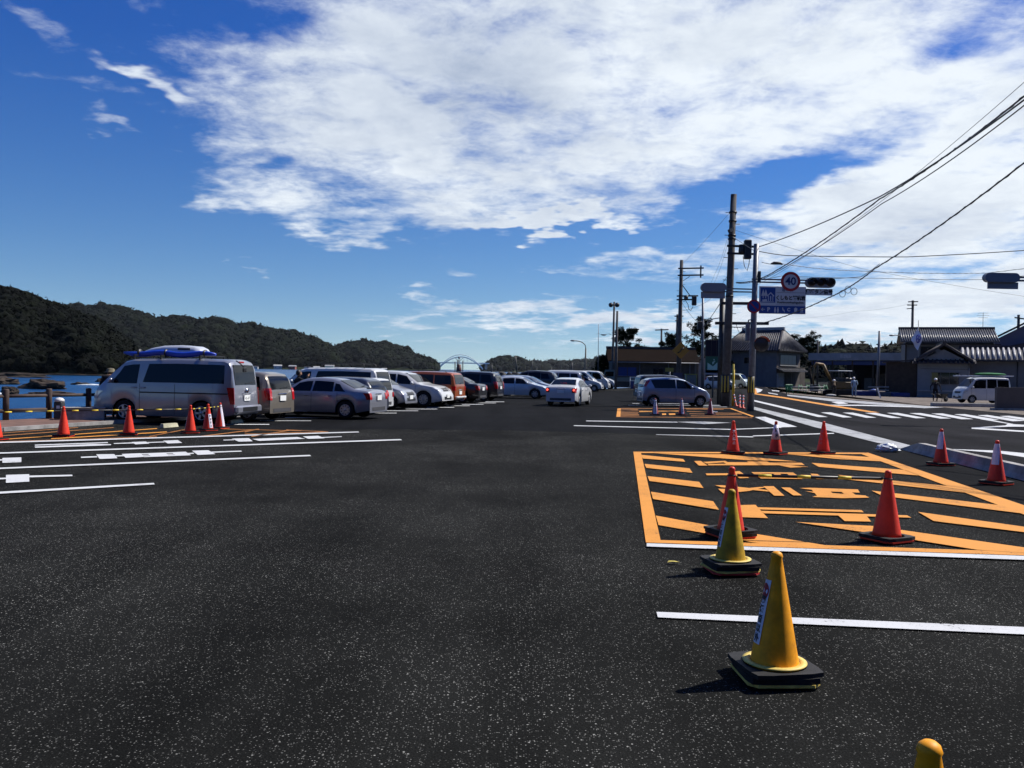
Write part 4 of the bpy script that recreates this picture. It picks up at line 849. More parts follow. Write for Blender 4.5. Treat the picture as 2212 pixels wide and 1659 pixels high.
def cone(label, px_, color, group, rz=20, lean=(0, 0), weights=1, flanges=None, strip_=None, text=None, tcol=None, ang=None, collar=False, disc=False, h=1.0, tsz=.06, sleeve=None, under=None):
    p = Vector(px_) if len(px_) == 3 else g(*px_)
    root = empty('traffic_cone', (p.x, p.y, .018), 0, label, 'traffic cone', group)
    root.rotation_euler = (R(lean[0]), R(lean[1]), 0); root.scale = (h, h, h)
    def part(nm, key, m, z=0, rot=0):
        me = _cone[key].copy(); me.materials.append(m); o = link(nm, me, root, (0, 0, z)); o.rotation_euler = (0, 0, R(rot)); return o
    part('base_flange', 'flange', flanges or color, 0, rz)
    zz = .019
    if under: part('spare_flange', 'flange', under, zz, rz + 9); zz += .019
    for i in range(weights): part('weight', 'weight' if i % 2 == 0 else 'weight2', M_rub, zz, rz + (7 * i)); zz += .0345
    b = part('cone_body', 'body', color)
    if collar: part('collar', 'ring', M_yflange, zz - .072)
    tocam = math.atan2(-p.y, -p.x)
    if sleeve:
        s = cone_patch(-9, 9, sleeve[0], sleeve[1], 0, .004, 1, 1)
        mb = MB(); mb.lathe([(cone_r(sleeve[0]) + .004, sleeve[0]), (cone_r(sleeve[1]) + .004, sleeve[1])], 32); 
        o = mb.build('reflective_sleeve', M_reflw, root)
    if strip_:
        z0, z1, wd, da = strip_; st_ = cone_patch(-wd / 2, wd / 2, z0, z1, tocam + R(da), .004).build('sticker', M_reflw, root, normals=False)
        if disc:
            me = MB().add([(math.cos(2 * math.pi * i / 20) * .034, math.sin(2 * math.pi * i / 20) * .05) + (0,) for i in range(20)] + [(0, 0, 0)], [(i, (i + 1) % 20, 20) for i in range(20)]).mesh('red_disc', False)
            wrap(me, tocam + R(da), z1 - .07, .0055); link('red_disc', me, st_, None, mat('red_ink', (.35, .01, .02), .6))
    if text:
        zt = text[1]; da = text[2]; step = text[3]
        for i, chh in enumerate(text[0]):
            me = text_mesh(chh, tsz, tsz * .03, sy=text[4] if len(text) > 4 else 1.0); wrap(me, tocam + R(da), zt - i * step, .0065); link('painted_character', me, b, None, tcol or M_ink)
    return root
GY = 'yellow cones at the parking line'; GB = 'red cones round the near orange box'; GL = 'red cones along the promenade strip'; GM = 'cones round the far orange box'
cone('large yellow cone with a red-disc sticker standing on the white line', (1672, 1466), M_yelp, GY, 3, weights=2, flanges=M_yflange, collar=True, strip_=(.20, .575, .072, -62), disc=True, text=('関係者以外', .455, -62, .056), tsz=.050)
cone('dirty yellow cone on a red flange, just before the orange box', (1577, 1236), M_yel2, GY, 6, weights=2, flanges=mat('red_flange', (.45, .02, .02), .6), under=M_yflange, collar=True, strip_=(.22, .575, .072, -64), disc=True, text=('関係者以外', .455, -64, .054), tsz=.050)
d = ray(2008, 1613); t = (CH - CAMH) / d.z; q = EYE + d * t
cone('yellow cone of which only the rounded tip shows at the bottom', (q.x, q.y, 0), M_yelp, GY, 30, weights=2, flanges=M_yflange, collar=True)
r1 = cone('red cone behind the dirty yellow cone, left end of the short bar', (1578, 1160), M_redp, GB, 18, weights=2, h=1.03)
r2 = cone('red cone at the right end of the short black and yellow bar', (1915, 1169), M_redp, GB, 28, weights=1, h=1.03)
cone('red cone with white writing, leftmost of three behind the orange box', (1583, 981), M_redp, GB, 10, text=('立入禁止', .50, 12, .085), tcol=M_wink, tsz=.075)
cone('red cone with a white lettered sleeve, middle of three behind the box', (1675, 982), M_redp, GB, 40, sleeve=(.33, .66), text=('駐車', .53, 14, .12, 1.4), tsz=.075)
cone('red cone with faint writing, rightmost of three behind the box', (1778, 981), M_redp, GB, 30, text=('立入禁止', .50, -28, .085), tcol=mat('pink_ink', (.45, .12, .14), .6), tsz=.07)
cone('red cone with white upper sleeve beside the concrete kerb, farther of two', (2032, 1006), M_redp, GB, 15, strip_=(.33, .68, .13, -18), h=1.0)
cone('red cone with white upper sleeve beside the concrete kerb, nearer of two', (2152, 1047), M_redp, GB, 32, strip_=(.33, .68, .13, -18), h=1.0)
lc = [('plain red cone near the concrete bench, second from the left edge', (137, 944), {}), ('plain red cone before the front wheel of the silver van', (278, 940), {}),
      ('red cone before the rear wheel, left of the lettered cone', (411, 936), dict(strip_=(.10, .45, .03, -80))), ('red cone with a lettered white sticker near the van rear wheel', (449, 931), dict(strip_=(.08, .46, .11, 42), text=('駐車禁止', .40, 42, .09), tsz=.06)),
      ('red cone with a long white strip at the right end of the bars', (475, 926.5), dict(strip_=(.06, .68, .10, 50))), ('red cone cut by the left edge of the picture', (-9, 951), {})]
LCN = [cone(l, p, M_redp, GL, 8 + 13 * i, weights=1, h=.98, **k) for i, (l, p, k) in enumerate(lc)]
M_pcone = mat('faded_red_cone', (.35, .05, .06), .6, var=.3, scale=8)
for i, (x, l, k) in enumerate(((1415, 'faded cone with a tall lettered white strip before the small car rear wheel', dict(strip_=(.05, .68, .16, 0), text=('関係者以外', .56, 8, .10), tsz=.085)), (1472, 'faded cone with white lettered strip, middle of three by the small car', dict(strip_=(.05, .68, .12, 22), text=('関係者以外', .56, 25, .10), tsz=.075)), (1534, 'faded cone with a narrow white strip before the small car front wheel', dict(strip_=(.07, .62, .04, 60))))):
    cone(l, (x, 897), M_pcone, GM, 15 + 20 * i, h=.95, **k)
def cone_bar(a, b, label, group, bands, z=.655, r=.017):
    a = Vector((a.location.x, a.location.y, z)); b = Vector((b.location.x, b.location.y, z)); d = b - a; L = d.length; dn = d / L
    root = empty('cone_bar', a, math.atan2(d.y, d.x), label, 'barrier bar', group)
    MB().tube([(.06, 0, 0), (L - .06, 0, 0)], r, 10).build('bar', M_black, root)
    for f0, f1 in bands: MB().tube([(L * f0, 0, 0), (L * f1, 0, 0)], r * 1.06, 10).build('yellow_band', M_yband, root)
    for x in (0, L): MB().lathe([(.042, -.006), (.050, -.006), (.050, .006), (.042, .006), (.042, -.006)], 18, (x, 0, 0)).build('ring', M_black, root)
    return root
cone_bar(r1, r2, 'short black and yellow bar joining the two red cones in the orange box', 'cone bars', [(.17, .255), (.42, .505), (.68, .765)], z=.685)
for i, (a, b, l) in enumerate(((5, 0, 'black and yellow bar before the bollard at the left edge'), (0, 1, 'black and yellow bar from the bench to the van front wheel'), (1, 2, 'black and yellow bar along the side of the silver van'), (2, 3, 'shortest black and yellow bar before the van rear wheel'), (3, 4, 'black and yellow bar at the right end of the promenade row'))):
    cone_bar(LCN[a], LCN[b], l, 'cone bars', [(.12, .22), (.42, .52), (.74, .84)], z=.635, r=.013 if i > 2 else .016)

# ================================================================== KERB, BAG, LEAF, SMALL THINGS
ka, kb = zC(1300, 672), zC(2212, 905); kd = (kb - ka).normalized(); kn = Vector((kd.y, -kd.x, 0)); kn = kn if kn.x > 0 else -kn
kerb = empty('concrete_kerb', ka, 0, 'long pale concrete kerb dividing the lot from the road', 'kerb')
Lk = 2.0
for i in range(7):
    m = MB(); s0 = i * Lk + .004; s1 = (i + 1) * Lk - .004
    def sec(s, k=1.0): 
        o = kd * s; return [o + Vector((0, 0, .0)), o + kn * .06 * k + Vector((0, 0, .10 * k)), o + kn * .09 + Vector((0, 0, .24 * k)), o + kn * .26 + Vector((0, 0, .24 * k)), o + kn * .30 + Vector((0, 0, 0))]
    A = sec(s0); B = sec(s1)
    if i == 0: A = sec(s0 - .9, .12); C = sec(.1); m.add(A + C, [(j, (j + 1) % 5, 5 + (j + 1) % 5, 5 + j) for j in range(5)] + [(0, 1, 2, 3, 4)]); A = C
    m.add(A + B, [(j, (j + 1) % 5, 5 + (j + 1) % 5, 5 + j) for j in range(5)] + [(0, 1, 2, 3, 4), (5, 6, 7, 8, 9)]); m.build('kerb_block', M_conc, kerb)
M_bag = mat('white_plastic_bag', (.62, .66, .70), .35, var=.2, scale=9, bump=.5, bscale=25)
p = zC(1105, 668); bm = bmesh.new(); bmesh.ops.create_icosphere(bm, subdivisions=4, radius=1)
rn = random.Random(4)
from mathutils import noise as mnoise
for v in bm.verts:
    n = mnoise.noise(v.co * 2.3) * .35 + mnoise.noise(v.co * 6) * .12; c = v.co * (1 + n); v.co = Vector((c.x * .26, c.y * .17, max(-.01, c.z * .11 + .08)))
    if v.co.x > .15: v.co.z *= .55
me = bpy.data.meshes.new('plastic_bag'); bm.to_mesh(me); bm.free()
for f in me.polygons: f.use_smooth = True
tag(link('plastic_bag', me, None, (p.x, p.y, .012), M_bag), 'crumpled white plastic bag lying at the start of the kerb', 'bag')
p = g(1452, 1219); mb = MB(); mb.add([(-.05, -.02, .022), (.0, -.035, .034), (.07, -.01, .024), (.03, .02, .03), (-.03, .015, .034)], [(0, 1, 4), (1, 3, 4), (1, 2, 3)]); tag(mb.build('fallen_leaf', mat('dry_leaf', (.42, .34, .06), .7), None, p, normals=False), 'dry yellow leaf lying on the asphalt near the yellow cones', 'leaf')

# --- left promenade fence
M_fence = mat('brown_fence_timber', (.055, .035, .030), .8, var=.35, scale=4, bump=.3)
F0 = Vector((-15.1, 25.1, .09)); 
fps = [Vector((x, y, .09)) for x, y in ((-21.2, 17.4), (-19.6, 19.4), (-18.1, 21.3), (-16.6, 23.2))] + [Vector((*g(20, 913).xy, .09)), Vector((*g(97, 908).xy, .09)), Vector((*g(168, 903).xy, .09)), Vector((*g(238, 898).xy, .09)), Vector((*g(305, 893.5).xy, .09)), Vector((-9.6, 33.5, .09)), Vector((-8.9, 36.6, .09)), Vector((-8.0, 40, .09)), Vector((-7.2, 43.5, .09))]
fps[4:9] = [Vector((-14.75, 25.6, .09)), Vector((-14.1, 26.75, .09)), Vector((-13.45, 27.9, .09)), Vector((-12.6, 29.4, .09)), Vector((-11.2, 31.6, .09))]
fence = empty('promenade_fence', fps[0], 0, 'brown timber post and rail fence along the sea edge', 'fence')
for q in fps: MB().lathe([(.085, 0), (.085, .88), (.07, .91), (.0001, .915)], 12, q - fps[0]).build('post', M_fence, fence)
for a, b in zip(fps[:-1], fps[1:]):
    for z in (.28, .70): MB().tube([a - fps[0] + Vector((0, 0, z)), b - fps[0] + Vector((0, 0, z))], .05, 8).build('rail', M_fence, fence)
p = g(128, 911); bl = empty('bollard_light', (p.x, p.y, .09), 0, 'low dark bollard with a white cap on the promenade', 'bollard')
MB().box((0, 0, .26), (.26, .22, .52), bev=.03).build('housing', mat('dark_bollard', (.04, .042, .05), .6), bl)
mb = MB(); mb.lathe([(.145, .0), (.14, .06), (.09, .11), (.0001, .13)], 16, (0, 0, .52)); mb.build('cap', mat('pale_cap', (.6, .6, .6), .5), bl); MB().box((.02, -.115, .36), (.1, .01, .09)).build('label_plate', M_plate, bl)
p = g(166, 914); bn = empty('concrete_bench', (p.x + .05, p.y + .3, .06), R(22), 'pale stained concrete bench block on the promenade', 'bench')
MB().box((0, 0, .19), (1.15, .42, .38), bev=.015).build('block', mat('stained_concrete', (.34, .33, .31), .9, scale=2.2, col2=(.15, .145, .14), bump=.4), bn)
MB().box((0, 0, .388), (1.2, .46, .03), bev=.008).build('top_slab', M_conc, bn)
for i, (x, y) in enumerate(((365, 924), (508, 915))):
    p = g(x, y); m = MB(); m.prism([(-.3, -.07, 0), (.3, -.07, 0), (.3, .07, 0), (-.3, .07, 0)], (0, 0, .001)); m.add([(-.3, -.08, 0), (.3, -.08, 0), (.3, .08, 0), (-.3, .08, 0), (-.28, -.05, .11), (.28, -.05, .11), (.28, .05, .11), (-.28, .05, .11)], [(0, 1, 5, 4), (1, 2, 6, 5), (2, 3, 7, 6), (3, 0, 4, 7), (4, 5, 6, 7)])
    o = m.build('wheel_stop', mat('pale_wheel_stop', (.45, .43, .30), .9, var=.3, scale=5), None, (p.x, p.y, .015)); o.rotation_euler = (0, 0, R(70)); tag(o, ('pale wheel stop block under the silver van' if i == 0 else 'pale wheel stop block behind the silver van rear'), 'wheel stop')

# ================================================================== POLES AND SIGNS
M_bands = mat('yellow_black_band', (.55, .38, .03), .6)
def utility_pole(name, base_px, top_px, Y, r0, r1, label, group, m=None, steps=True):
    b = at(base_px[0], base_px[1], Y); b.z = 0; t = at(top_px[0], top_px[1], Y)
    root = empty(name, b, 0, label, 'utility pole' if 'utility' in name else 'pole', group)
    rel = t - b
    MB().tube([(0, 0, 0), rel * .5, rel], [r0, (r0 + r1) / 2, r1], 16).build('shaft', m or M_pole, root)
    if steps:
        k = 0; z = rel.z * .28
        while z < rel.z * .93:
            c = rel * (z / rel.z); s = 1 if k % 2 else -1; MB().bar(c, c + Vector((s * (r0 + .17), 0, .01)), .03).build('step_bolt', M_dkmetal, root); z += .62; k += 1
    return root, b, t
G0 = lambda Y, z: None
p1, b1, t1 = utility_pole('utility_pole', (1566, 878), (1585, 420), 48.8, .24, .165, 'tallest thick concrete utility pole beside the road sign', 'utility poles')
def rel1(dx, dy, Y=48.8): return at(dx, dy, Y) - b1
for (ya, yb) in ((531, 533), (547, 549)): MB().bar(rel1(1571, ya, 48.5), rel1(1632, yb, 48.5), .11).build('cross_arm', M_dkmetal, p1)
MB().lathe([(.0001, -.24), (.19, -.24), (.20, -.1), (.17, .24), (.0001, .26)], 12, rel1(1603, 538, 48.5)).build('insulator', M_dkmetal, p1)
MB().box(rel1(1615, 539, 48.4), (.38, .34, 1.05), bev=.04).build('transformer', M_dkmetal, p1)
MB().bar(rel1(1575, 500, 48.5), rel1(1583, 493, 48.7), .16).build('cable_clamp', M_dkmetal, p1)
for y in (459, 478, 509, 516, 640): MB().lathe([(.20, -.05), (.22, -.05), (.22, .05), (.20, .05)], 14, rel1(1566 + (878 - y) * 19 / 458, y)).build('band_clamp', M_dkmetal, p1)
MB().lathe([(.258, .75), (.258, 1.75)], 16, (0, 0, 0)).build('wrap', M_dkmetal, p1)
for a in (-150, -110, -70): 
    m = MB(); aa = R(a); w_ = .13
    m.add([(.262 * math.cos(aa + s), .262 * math.sin(aa + s), z) for z in (.8, 1.7) for s in (-w_, w_)], [(0, 1, 3, 2)]); m.build('yellow_stripe', M_bands, p1, normals=False)
MB().tube([rel1(1605, 553), rel1(1608, 575, 48.6), rel1(1614, 585, 48.6), rel1(1618, 570, 48.5), rel1(1619, 560, 48.5)], .02, 6).build('hanging_cable', M_black, p1)
# yellow guy-wire guard beside the pole
p = at(1583, 878, 49.6); q = at(1585, 786, 49.6); gg = empty('guy_wire_guard', (p.x, p.y, 0), 0, 'thin yellow guard tube standing right of the thick pole', 'guy guard')
MB().tube([(0, 0, 0), (q - Vector((p.x, p.y, 0)))], .07, 8).build('tube', mat('yellow_plastic', (.60, .42, .02), .5), gg); 
# --- signal post with speed sign, lights and mirror
p2, b2, t2 = utility_pole('signal_pole', (1621, 889), (1634, 527), 43, .17, .125, 'grey signal post with traffic light, speed sign and orange mirror', 'utility poles', M_galv, steps=False)
def rel2(dx, dy, Y=43): return at(dx, dy, Y) - b2
MB().lathe([(.182, .9), (.182, 1.7)], 16).build('reflective_band', M_dkmetal, p2)
for a in (-140, -100, -60): aa = R(a); MB().add([(.186 * math.cos(aa + s), .186 * math.sin(aa + s), z) for z in (.92, 1.68) for s in (-.16, .16)], [(0, 1, 3, 2)]).build('yellow_stripe', M_bands, p2, normals=False)
for ya, yb in ((603, 605.5), (609, 611.5)): MB().bar(rel2(1624, ya, 42.9), rel2(1742, yb, 42.9), .07).build('signal_arm', M_galv, p2)
for ya, yb in ((623, 625), (630, 631)): MB().bar(rel2(1560, ya, 43.1), rel2(1628, yb, 43.1), .06).build('signal_arm', M_galv, p2)
M_sig = mat('signal_housing', (.20, .22, .26), .5, .2)
M_lens = mat('dark_signal_lens', (.02, .012, .012), .2)
def signal(parent, c, w_, h_, front, rel=True):
    m = MB(); n = 10; pts = []
    for k in range(n + 1): a = math.pi / 2 + math.pi * k / n; pts.append((-w_ / 2 + h_ / 2 + math.cos(a) * h_ / 2, math.sin(a) * h_ / 2))
    for k in range(n + 1): a = -math.pi / 2 + math.pi * k / n; pts.append((w_ / 2 - h_ / 2 + math.cos(a) * h_ / 2, math.sin(a) * h_ / 2))
    m.prism([(c[0] + x, c[1] - .12, c[2] + z) for x, z in pts], (0, .24, 0)); b = m.build('signal_housing', M_sig, parent)
    for i in (-1, 0, 1):
        x = c[0] + i * w_ * .31; s = -1 if front else 1
        MB().lathe([(h_ * .40, 0), (h_ * .40, s * .02), (h_ * .3, s * .035), (.0001, s * .04)], 20, (x, c[1] + s * .122, c[2]), axis='Y').build('lens', M_lens, b)
        mm = MB(); r = h_ * .44; vs = []
        for k in range(13): 
            a = R(-20) + R(220) * k / 12
            for yy in (0, s * .24 * (1 - .25 * abs(k - 6) / 6)): vs.append((x + r * math.cos(a), c[1] + s * .122 + yy, c[2] + r * math.sin(a)))
        mm.add(vs, [(2 * k, 2 * k + 1, 2 * k + 3, 2 * k + 2) for k in range(12)], True); mm.build('visor', M_black, b, normals=False)
    return b
c = rel2(1771.5, 611, 42.9); signal(p2, c, 63 * 43 / FPX, 21 * 43 / FPX, True)
c = rel2(1541, 621, 43.1); signal(p2, c, 55 * 43 / FPX, 19 * 43 / FPX, False)
def board(parent, c, w_, h_, m, y_off=0, nm='sign_board', th=.03, bev=.0):
    return MB().box((c[0], c[1] + y_off, c[2]), (w_, th, h_), bev=bev).build(nm, m, parent)
def letters(parent, body, c, size, m, y, bold=0, sx=1.0, nm='lettering'):
    me = text_mesh(body, size, bold)
    for v in me.vertices: v.co.x *= sx
    me.transform(Matrix.Translation((c[0], y, c[2])) @ Matrix.Rotation(math.pi / 2, 4, 'X')); return link(nm, me, parent, None, m)
M_swhite = mat('sign_white', (.46, .49, .54), .5); M_sblue = mat('sign_blue', (.006, .045, .24), .45); M_sred = mat('sign_red', (.36, .015, .02), .45); M_sgrey = mat('sign_back', (.22, .24, .28), .6)
c = rel2(1769, 631, 42.85); pb = board(p2, c, 58 * 43 / FPX, 14 * 43 / FPX, M_swhite, 0, 'button_sign'); letters(pb, '押ボタン信号', c, .25, M_ink, c.y - .02, .010, .90)
c = rel2(1540, 637.5, 43.1); board(p2, c, 52 * 43 / FPX, 14 * 43 / FPX, M_sgrey, 0, 'sign_back')
def disc(parent, c, r, m, y, nm, th=.02): return MB().lathe([(.0001, 0), (r, 0), (r, th), (.0001, th)], 32, (c[0], y, c[2]), axis='Y', smooth=False).build(nm, m, parent)
c = rel2(1708, 608, 42.7); s40 = disc(p2, c, .475, M_sred, c.y, 'speed_sign'); disc(s40, c, .345, M_swhite, c.y - .004, 'sign_face', .003); letters(s40, '40', (c.x, 0, c.z - .005), .52, mat('sign_navy', (.012, .02, .12), .5), c.y - .008, .012)
c = rel2(1628.5, 662, 42.7); sns = disc(p2, c, .33, M_sred, c.y, 'no_stopping_sign'); disc(sns, c, .25, M_sblue, c.y - .004, 'sign_face', .003); MB().box((c.x, c.y - .007, c.z), (.52, .004, .06), Matrix.Rotation(R(45), 3, 'Y')).build('sign_slash', M_sred, sns)
c = rel2(1615, 718, 42.9); m = MB(); m.box((c.x, c.y, c.z), (.2, .16, .85), bev=.03); m.tube([(c.x, c.y, c.z + .42), (c.x + .04, c.y, c.z + .6), (c.x + .16, c.y, c.z + .62), (c.x + .22, c.y, c.z + .5)], .035, 8); m.build('control_box', M_galv, p2)
c = rel2(1640, 598, 42.9); MB().box(c, (.14, .14, .55), bev=.02).build('junction_box', M_dkmetal, p2)
# curved mirror with orange hood
c = rel2(1645, 744, 42.4); mr = MB(); mr.lathe([(.0001, -.05), (.2, -.035), (.33, 0), (.36, .02), (.33, .05), (.0001, .06)], 28, (c.x, c.y, c.z), axis='Y'); o = mr.build('curved_mirror', mat('mirror_back_dark', (.035, .03, .03), .25), p2)
m = MB(); vs = []
for k in range(15):
    a = R(20 + 140 * k / 14)
    for yy, rr in ((-.16, .40), (.06, .37)): vs.append((c.x + rr * math.cos(a), c.y + yy, c.z + rr * math.sin(a)))
m.add(vs, [(2 * k, 2 * k + 1, 2 * k + 3, 2 * k + 2) for k in range(14)], True); m.build('mirror_hood', mat('orange_hood', (.60, .07, .02), .5), o, normals=False)
MB().bar((0.05, 0, c.z - .2), (c.x, c.y + .05, c.z - .2), .05).build('mirror_bracket', M_galv, p2)
# --- big facility sign on its own post behind the utility pole
pb_ = at(1554, 876, 50.6); sgn = empty('road_sign', (pb_.x, pb_.y, 0), 0, 'large blue and white roadside facility sign on a dark post with two arms', 'road sign')
o3 = Vector((pb_.x, pb_.y, 0))
def rel3(dx, dy, Y=50.6): return at(dx, dy, Y) - o3
MB().tube([(0, 0, 0), rel3(1561, 640)], .16, 14).build('post', M_dkmetal, sgn)
for y in (656, 699): MB().bar(rel3(1545 if y > 690 else 1556, y - 1, 50.4), rel3(1660, y, 50.4), .16).build('arm', M_dkmetal, sgn)
tl_, br_ = rel3(1640, 617.5, 50.1), rel3(1740, 679, 50.1); c = (tl_ + br_) / 2; wd, hg = abs(br_.x - tl_.x), abs(tl_.z - br_.z)
bd = MB().box(c, (wd, .05, hg), bev=.02).build('board', M_swhite, sgn)
y0 = c.y - .027; L_, T_ = c.x - wd / 2, c.z + hg / 2
def fx(u, v): return (L_ + wd * u, y0, T_ - hg * v)
def fbox(u0, u1, v0, v1, m, nm, dy=0): a = fx(u0, v0); b = fx(u1, v1); return MB().box(((a[0] + b[0]) / 2, y0 - dy, (a[2] + b[2]) / 2), (abs(b[0] - a[0]), .004, abs(a[2] - b[2]))).build(nm, m, bd)
fbox(.008, .992, .71, .985, M_sblue, 'blue_panel', .002); fbox(.03, .345, .06, .60, M_sblue, 'pictogram_panel', .002); fbox(.37, .97, .225, .235, M_ink, 'rule_line', .002); fbox(.37, .97, .665, .672, M_ink, 'rule_line', .002)
letters(bd, 'くしもと橋杭岩', fx(.67, .43), .27, M_ink, y0 - .005, .014, .90); letters(bd, 'Kushimotohashiguiiwa', fx(.67, .585), .175, M_ink, y0 - .005, .006, .95); letters(bd, '道の駅', fx(.60, .14), .22, mat('sign_navy', (.012, .02, .12), .5), y0 - .005, .003)
# tree + house pictogram
def fpoly(pts, m, nm): MB().add([(fx(u, v)[0], y0 - .006, fx(u, v)[2]) for u, v in pts], [list(range(len(pts)))]).build(nm, m, bd, normals=False)
for du in (0, .055): fpoly([(.085 + du, .12), (.13 + du, .36), (.045 + du, .36)], M_swhite, 'tree_pictogram'); fpoly([(.078 + du, .36), (.094 + du, .36), (.094 + du, .44), (.078 + du, .44)], M_swhite, 'tree_pictogram')
fpoly([(.06, .50), (.16, .47), (.17, .55), (.08, .56)], M_swhite, 'pond_pictogram')
for q in ([(.165, .36), (.245, .22), (.325, .36), (.31, .38), (.245, .265), (.18, .38)], [(.19, .36), (.205, .36), (.205, .54), (.19, .54)], [(.285, .36), (.30, .36), (.30, .54), (.285, .54)], [(.235, .36), (.256, .36), (.256, .54), (.235, .54)], [(.05, .555), (.32, .555), (.32, .575), (.05, .575)]): fpoly(q, M_swhite, 'house_pictogram')
letters(bd, '←', fx(.09, .85), .26, M_swhite, y0 - .008, .006); letters(bd, 'P', fx(.205, .85), .30, M_swhite, y0 - .008, .012)
for u in (.345, .405): fpoly([(u - .015, .80), (u + .015, .80), (u + .02, .90), (u + .008, .96), (u - .008, .96), (u - .02, .90)], M_swhite, 'toilet_pictogram'); fpoly([(u - .009, .755), (u + .009, .755), (u + .009, .79), (u - .009, .79)], M_swhite, 'toilet_pictogram')
fpoly([(.50, .77), (.515, .77), (.52, .84), (.545, .85), (.555, .93), (.54, .94), (.53, .88), (.505, .87)], M_swhite, 'wheelchair_pictogram'); letters(bd, 'C', fx(.635, .85), .25, M_swhite, y0 - .008, .012)
fpoly([(.75, .80), (.785, .76), (.82, .80), (.81, .94), (.76, .94)], M_swhite, 'shop_pictogram'); fpoly([(.885, .80), (.945, .78), (.945, .90), (.885, .90)], M_swhite, 'cup_pictogram'); fpoly([(.875, .93), (.955, .93), (.955, .945), (.875, .945)], M_swhite, 'cup_pictogram')
# --- third pole (farther, left) with cross arms
p3_, b3, t3 = utility_pole('utility_pole', (1465, 836), (1472.5, 562), 85, .24, .16, 'second tallest utility pole carrying a yellow warning sign', 'utility poles')
def rel4(dx, dy, Y=84.6): return at(dx, dy, Y) - b3
for a, b in (((1465, 580), (1520, 579)), ((1464, 595), (1519.5, 594)), ((1462, 639.5), (1508, 639)), ((1461.5, 647.5), (1503, 647))): MB().bar(rel4(*a), rel4(*b), .13).build('cross_arm', M_dkmetal, p3_)
MB().bar(rel4(1514, 573.5), rel4(1513.5, 600), .12).build('arm_upright', M_dkmetal, p3_); MB().bar(rel4(1474, 616), rel4(1490, 638), .07).build('arm_brace', M_dkmetal, p3_); MB().bar(rel4(1475, 607), rel4(1490, 597), .05).build('arm_brace', M_dkmetal, p3_)
MB().box(rel4(1499.5, 649.5), (.42, .4, .92), bev=.05).build('transformer', M_dkmetal, p3_); MB().lathe([(.0001, -.2), (.2, -.2), (.2, .2), (.0001, .2)], 10, rel4(1482, 643)).build('insulator', M_dkmetal, p3_)
MB().tube([rel4(1476, 652), rel4(1481, 649.5), rel4(1486, 657), rel4(1488, 668), rel4(1492, 671), rel4(1497, 662)], .03, 6).build('hanging_cable', M_black, p3_)
c = rel4(1470.5, 757, 84.3); sy = MB().box(c, (1.15, .04, 1.15), Matrix.Rotation(R(45), 3, 'Y')).build('warning_sign', mat('sign_yellow', (.42, .19, .015), .5), p3_)
m = MB(); m.tube([(c.x - .3, c.y - .03, c.z - .25), (c.x - .05, c.y - .03, c.z - .1), (c.x + .05, c.y - .03, c.z + .1), (c.x + .3, c.y - .03, c.z + .25)], .06, 6); m.build('curve_arrow', M_ink, sy)
# --- slimmer poles behind
def simple_pole(name, base, top, Y, r, label, m=None, arms=(), lamp=None, group='utility poles'):
    root, b, t = utility_pole(name, base, top, Y, r, r * .75, label, group, m or M_pole, steps=False); rel = lambda x, y: at(x, y, Y - .3) - b
    for a, c_, th in arms: MB().bar(rel(*a), rel(*c_), th).build('cross_arm', M_dkmetal, root)
    if lamp:
        pts = [rel(*q) for q in lamp]; MB().tube(pts, .05, 8).build('lamp_arm', m or M_galv, root); e_ = pts[-1]; d_ = (pts[-1] - pts[-2]).normalized()
        MB().ball(e_, .3, 12, 7, (1.0, .5, .32)).build('lamp_head', M_galv, root)
    return root, b
pp4, bb4 = simple_pole('lighting_pole', (1517.5, 836), (1518.5, 640), 92, .16, 'slim pole with a curved lamp arm behind the thick pole', M_galv, [((1507, 690), (1529, 689.5), .08), ((1495, 711), (1520, 710), .08)], [(1520, 707), (1527, 697), (1540, 689), (1552, 687), (1560, 686)])
MB().box(at(1511.5, 703, 91.5) - bb4, (.5, .45, .85), bev=.05).build('transformer', M_dkmetal, pp4)
simple_pole('utility_pole', (1460, 838), (1463.5, 679), 120, .2, 'short utility pole close left of the pole with the warning sign', None, [((1457, 683), (1476, 683), .14), ((1458, 693), (1474, 693), .12)])
simple_pole('utility_pole', (1428, 836), (1429, 710), 150, .2, 'far T-shaped utility pole above the low building roof', None, [((1415, 713), (1444, 712), .18)])
sp_, sb_ = simple_pole('speaker_pole', (1322, 836), (1327, 652), 104, .15, 'slim pole topped by two round loudspeakers', M_pole, [((1320, 659.5), (1334, 659.5), .07)])
for x in (1320, 1333.5): MB().lathe([(.0001, -.25), (.10, -.25), (.28, .12), (.28, .16), (.0001, .1)], 16, at(x, 658.5, 103.6) - sb_, axis='Y').build('loudspeaker', M_dkmetal, sp_)
simple_pole('steel_pole', (1329.5, 842), (1333.5, 672), 92, .15, 'plain steel pole just right of the loudspeaker pole', M_pole)
simple_pole('antenna_mast', (1291.5, 836), (1293, 700), 110, .045, 'thin whip antenna mast right of the street lamp', M_galv)
simple_pole('street_lamp', (1263, 838), (1265.5, 752), 100, .11, 'street lamp with a long curved arm above the parked cars', mat('weathered_lamp_post', (.10, .095, .08), .6, .2), (), [(1265.5, 753), (1264, 745), (1258, 739.5), (1250, 737), (1243, 736.2), (1237.5, 736)])
simple_pole('utility_pole', (1968, 840), (1972, 649), 110, .19, 'utility pole with three small cross arms behind the tiled house', None, [((1962, 652), (1983, 651.5), .12), ((1960, 659), (1981, 659), .12), ((1959, 667), (1972, 666), .1)])
simple_pole('utility_pole', (2198, 820), (2200.5, 680), 105, .2, 'pole top showing over the gabled house at the right edge', None, [((2192, 686), (2220, 690), .14)])
simple_pole('signal_mast', (1895, 853), (1900, 715), 84, .14, 'plain grey mast standing among the excavator and tiled house', M_galv)
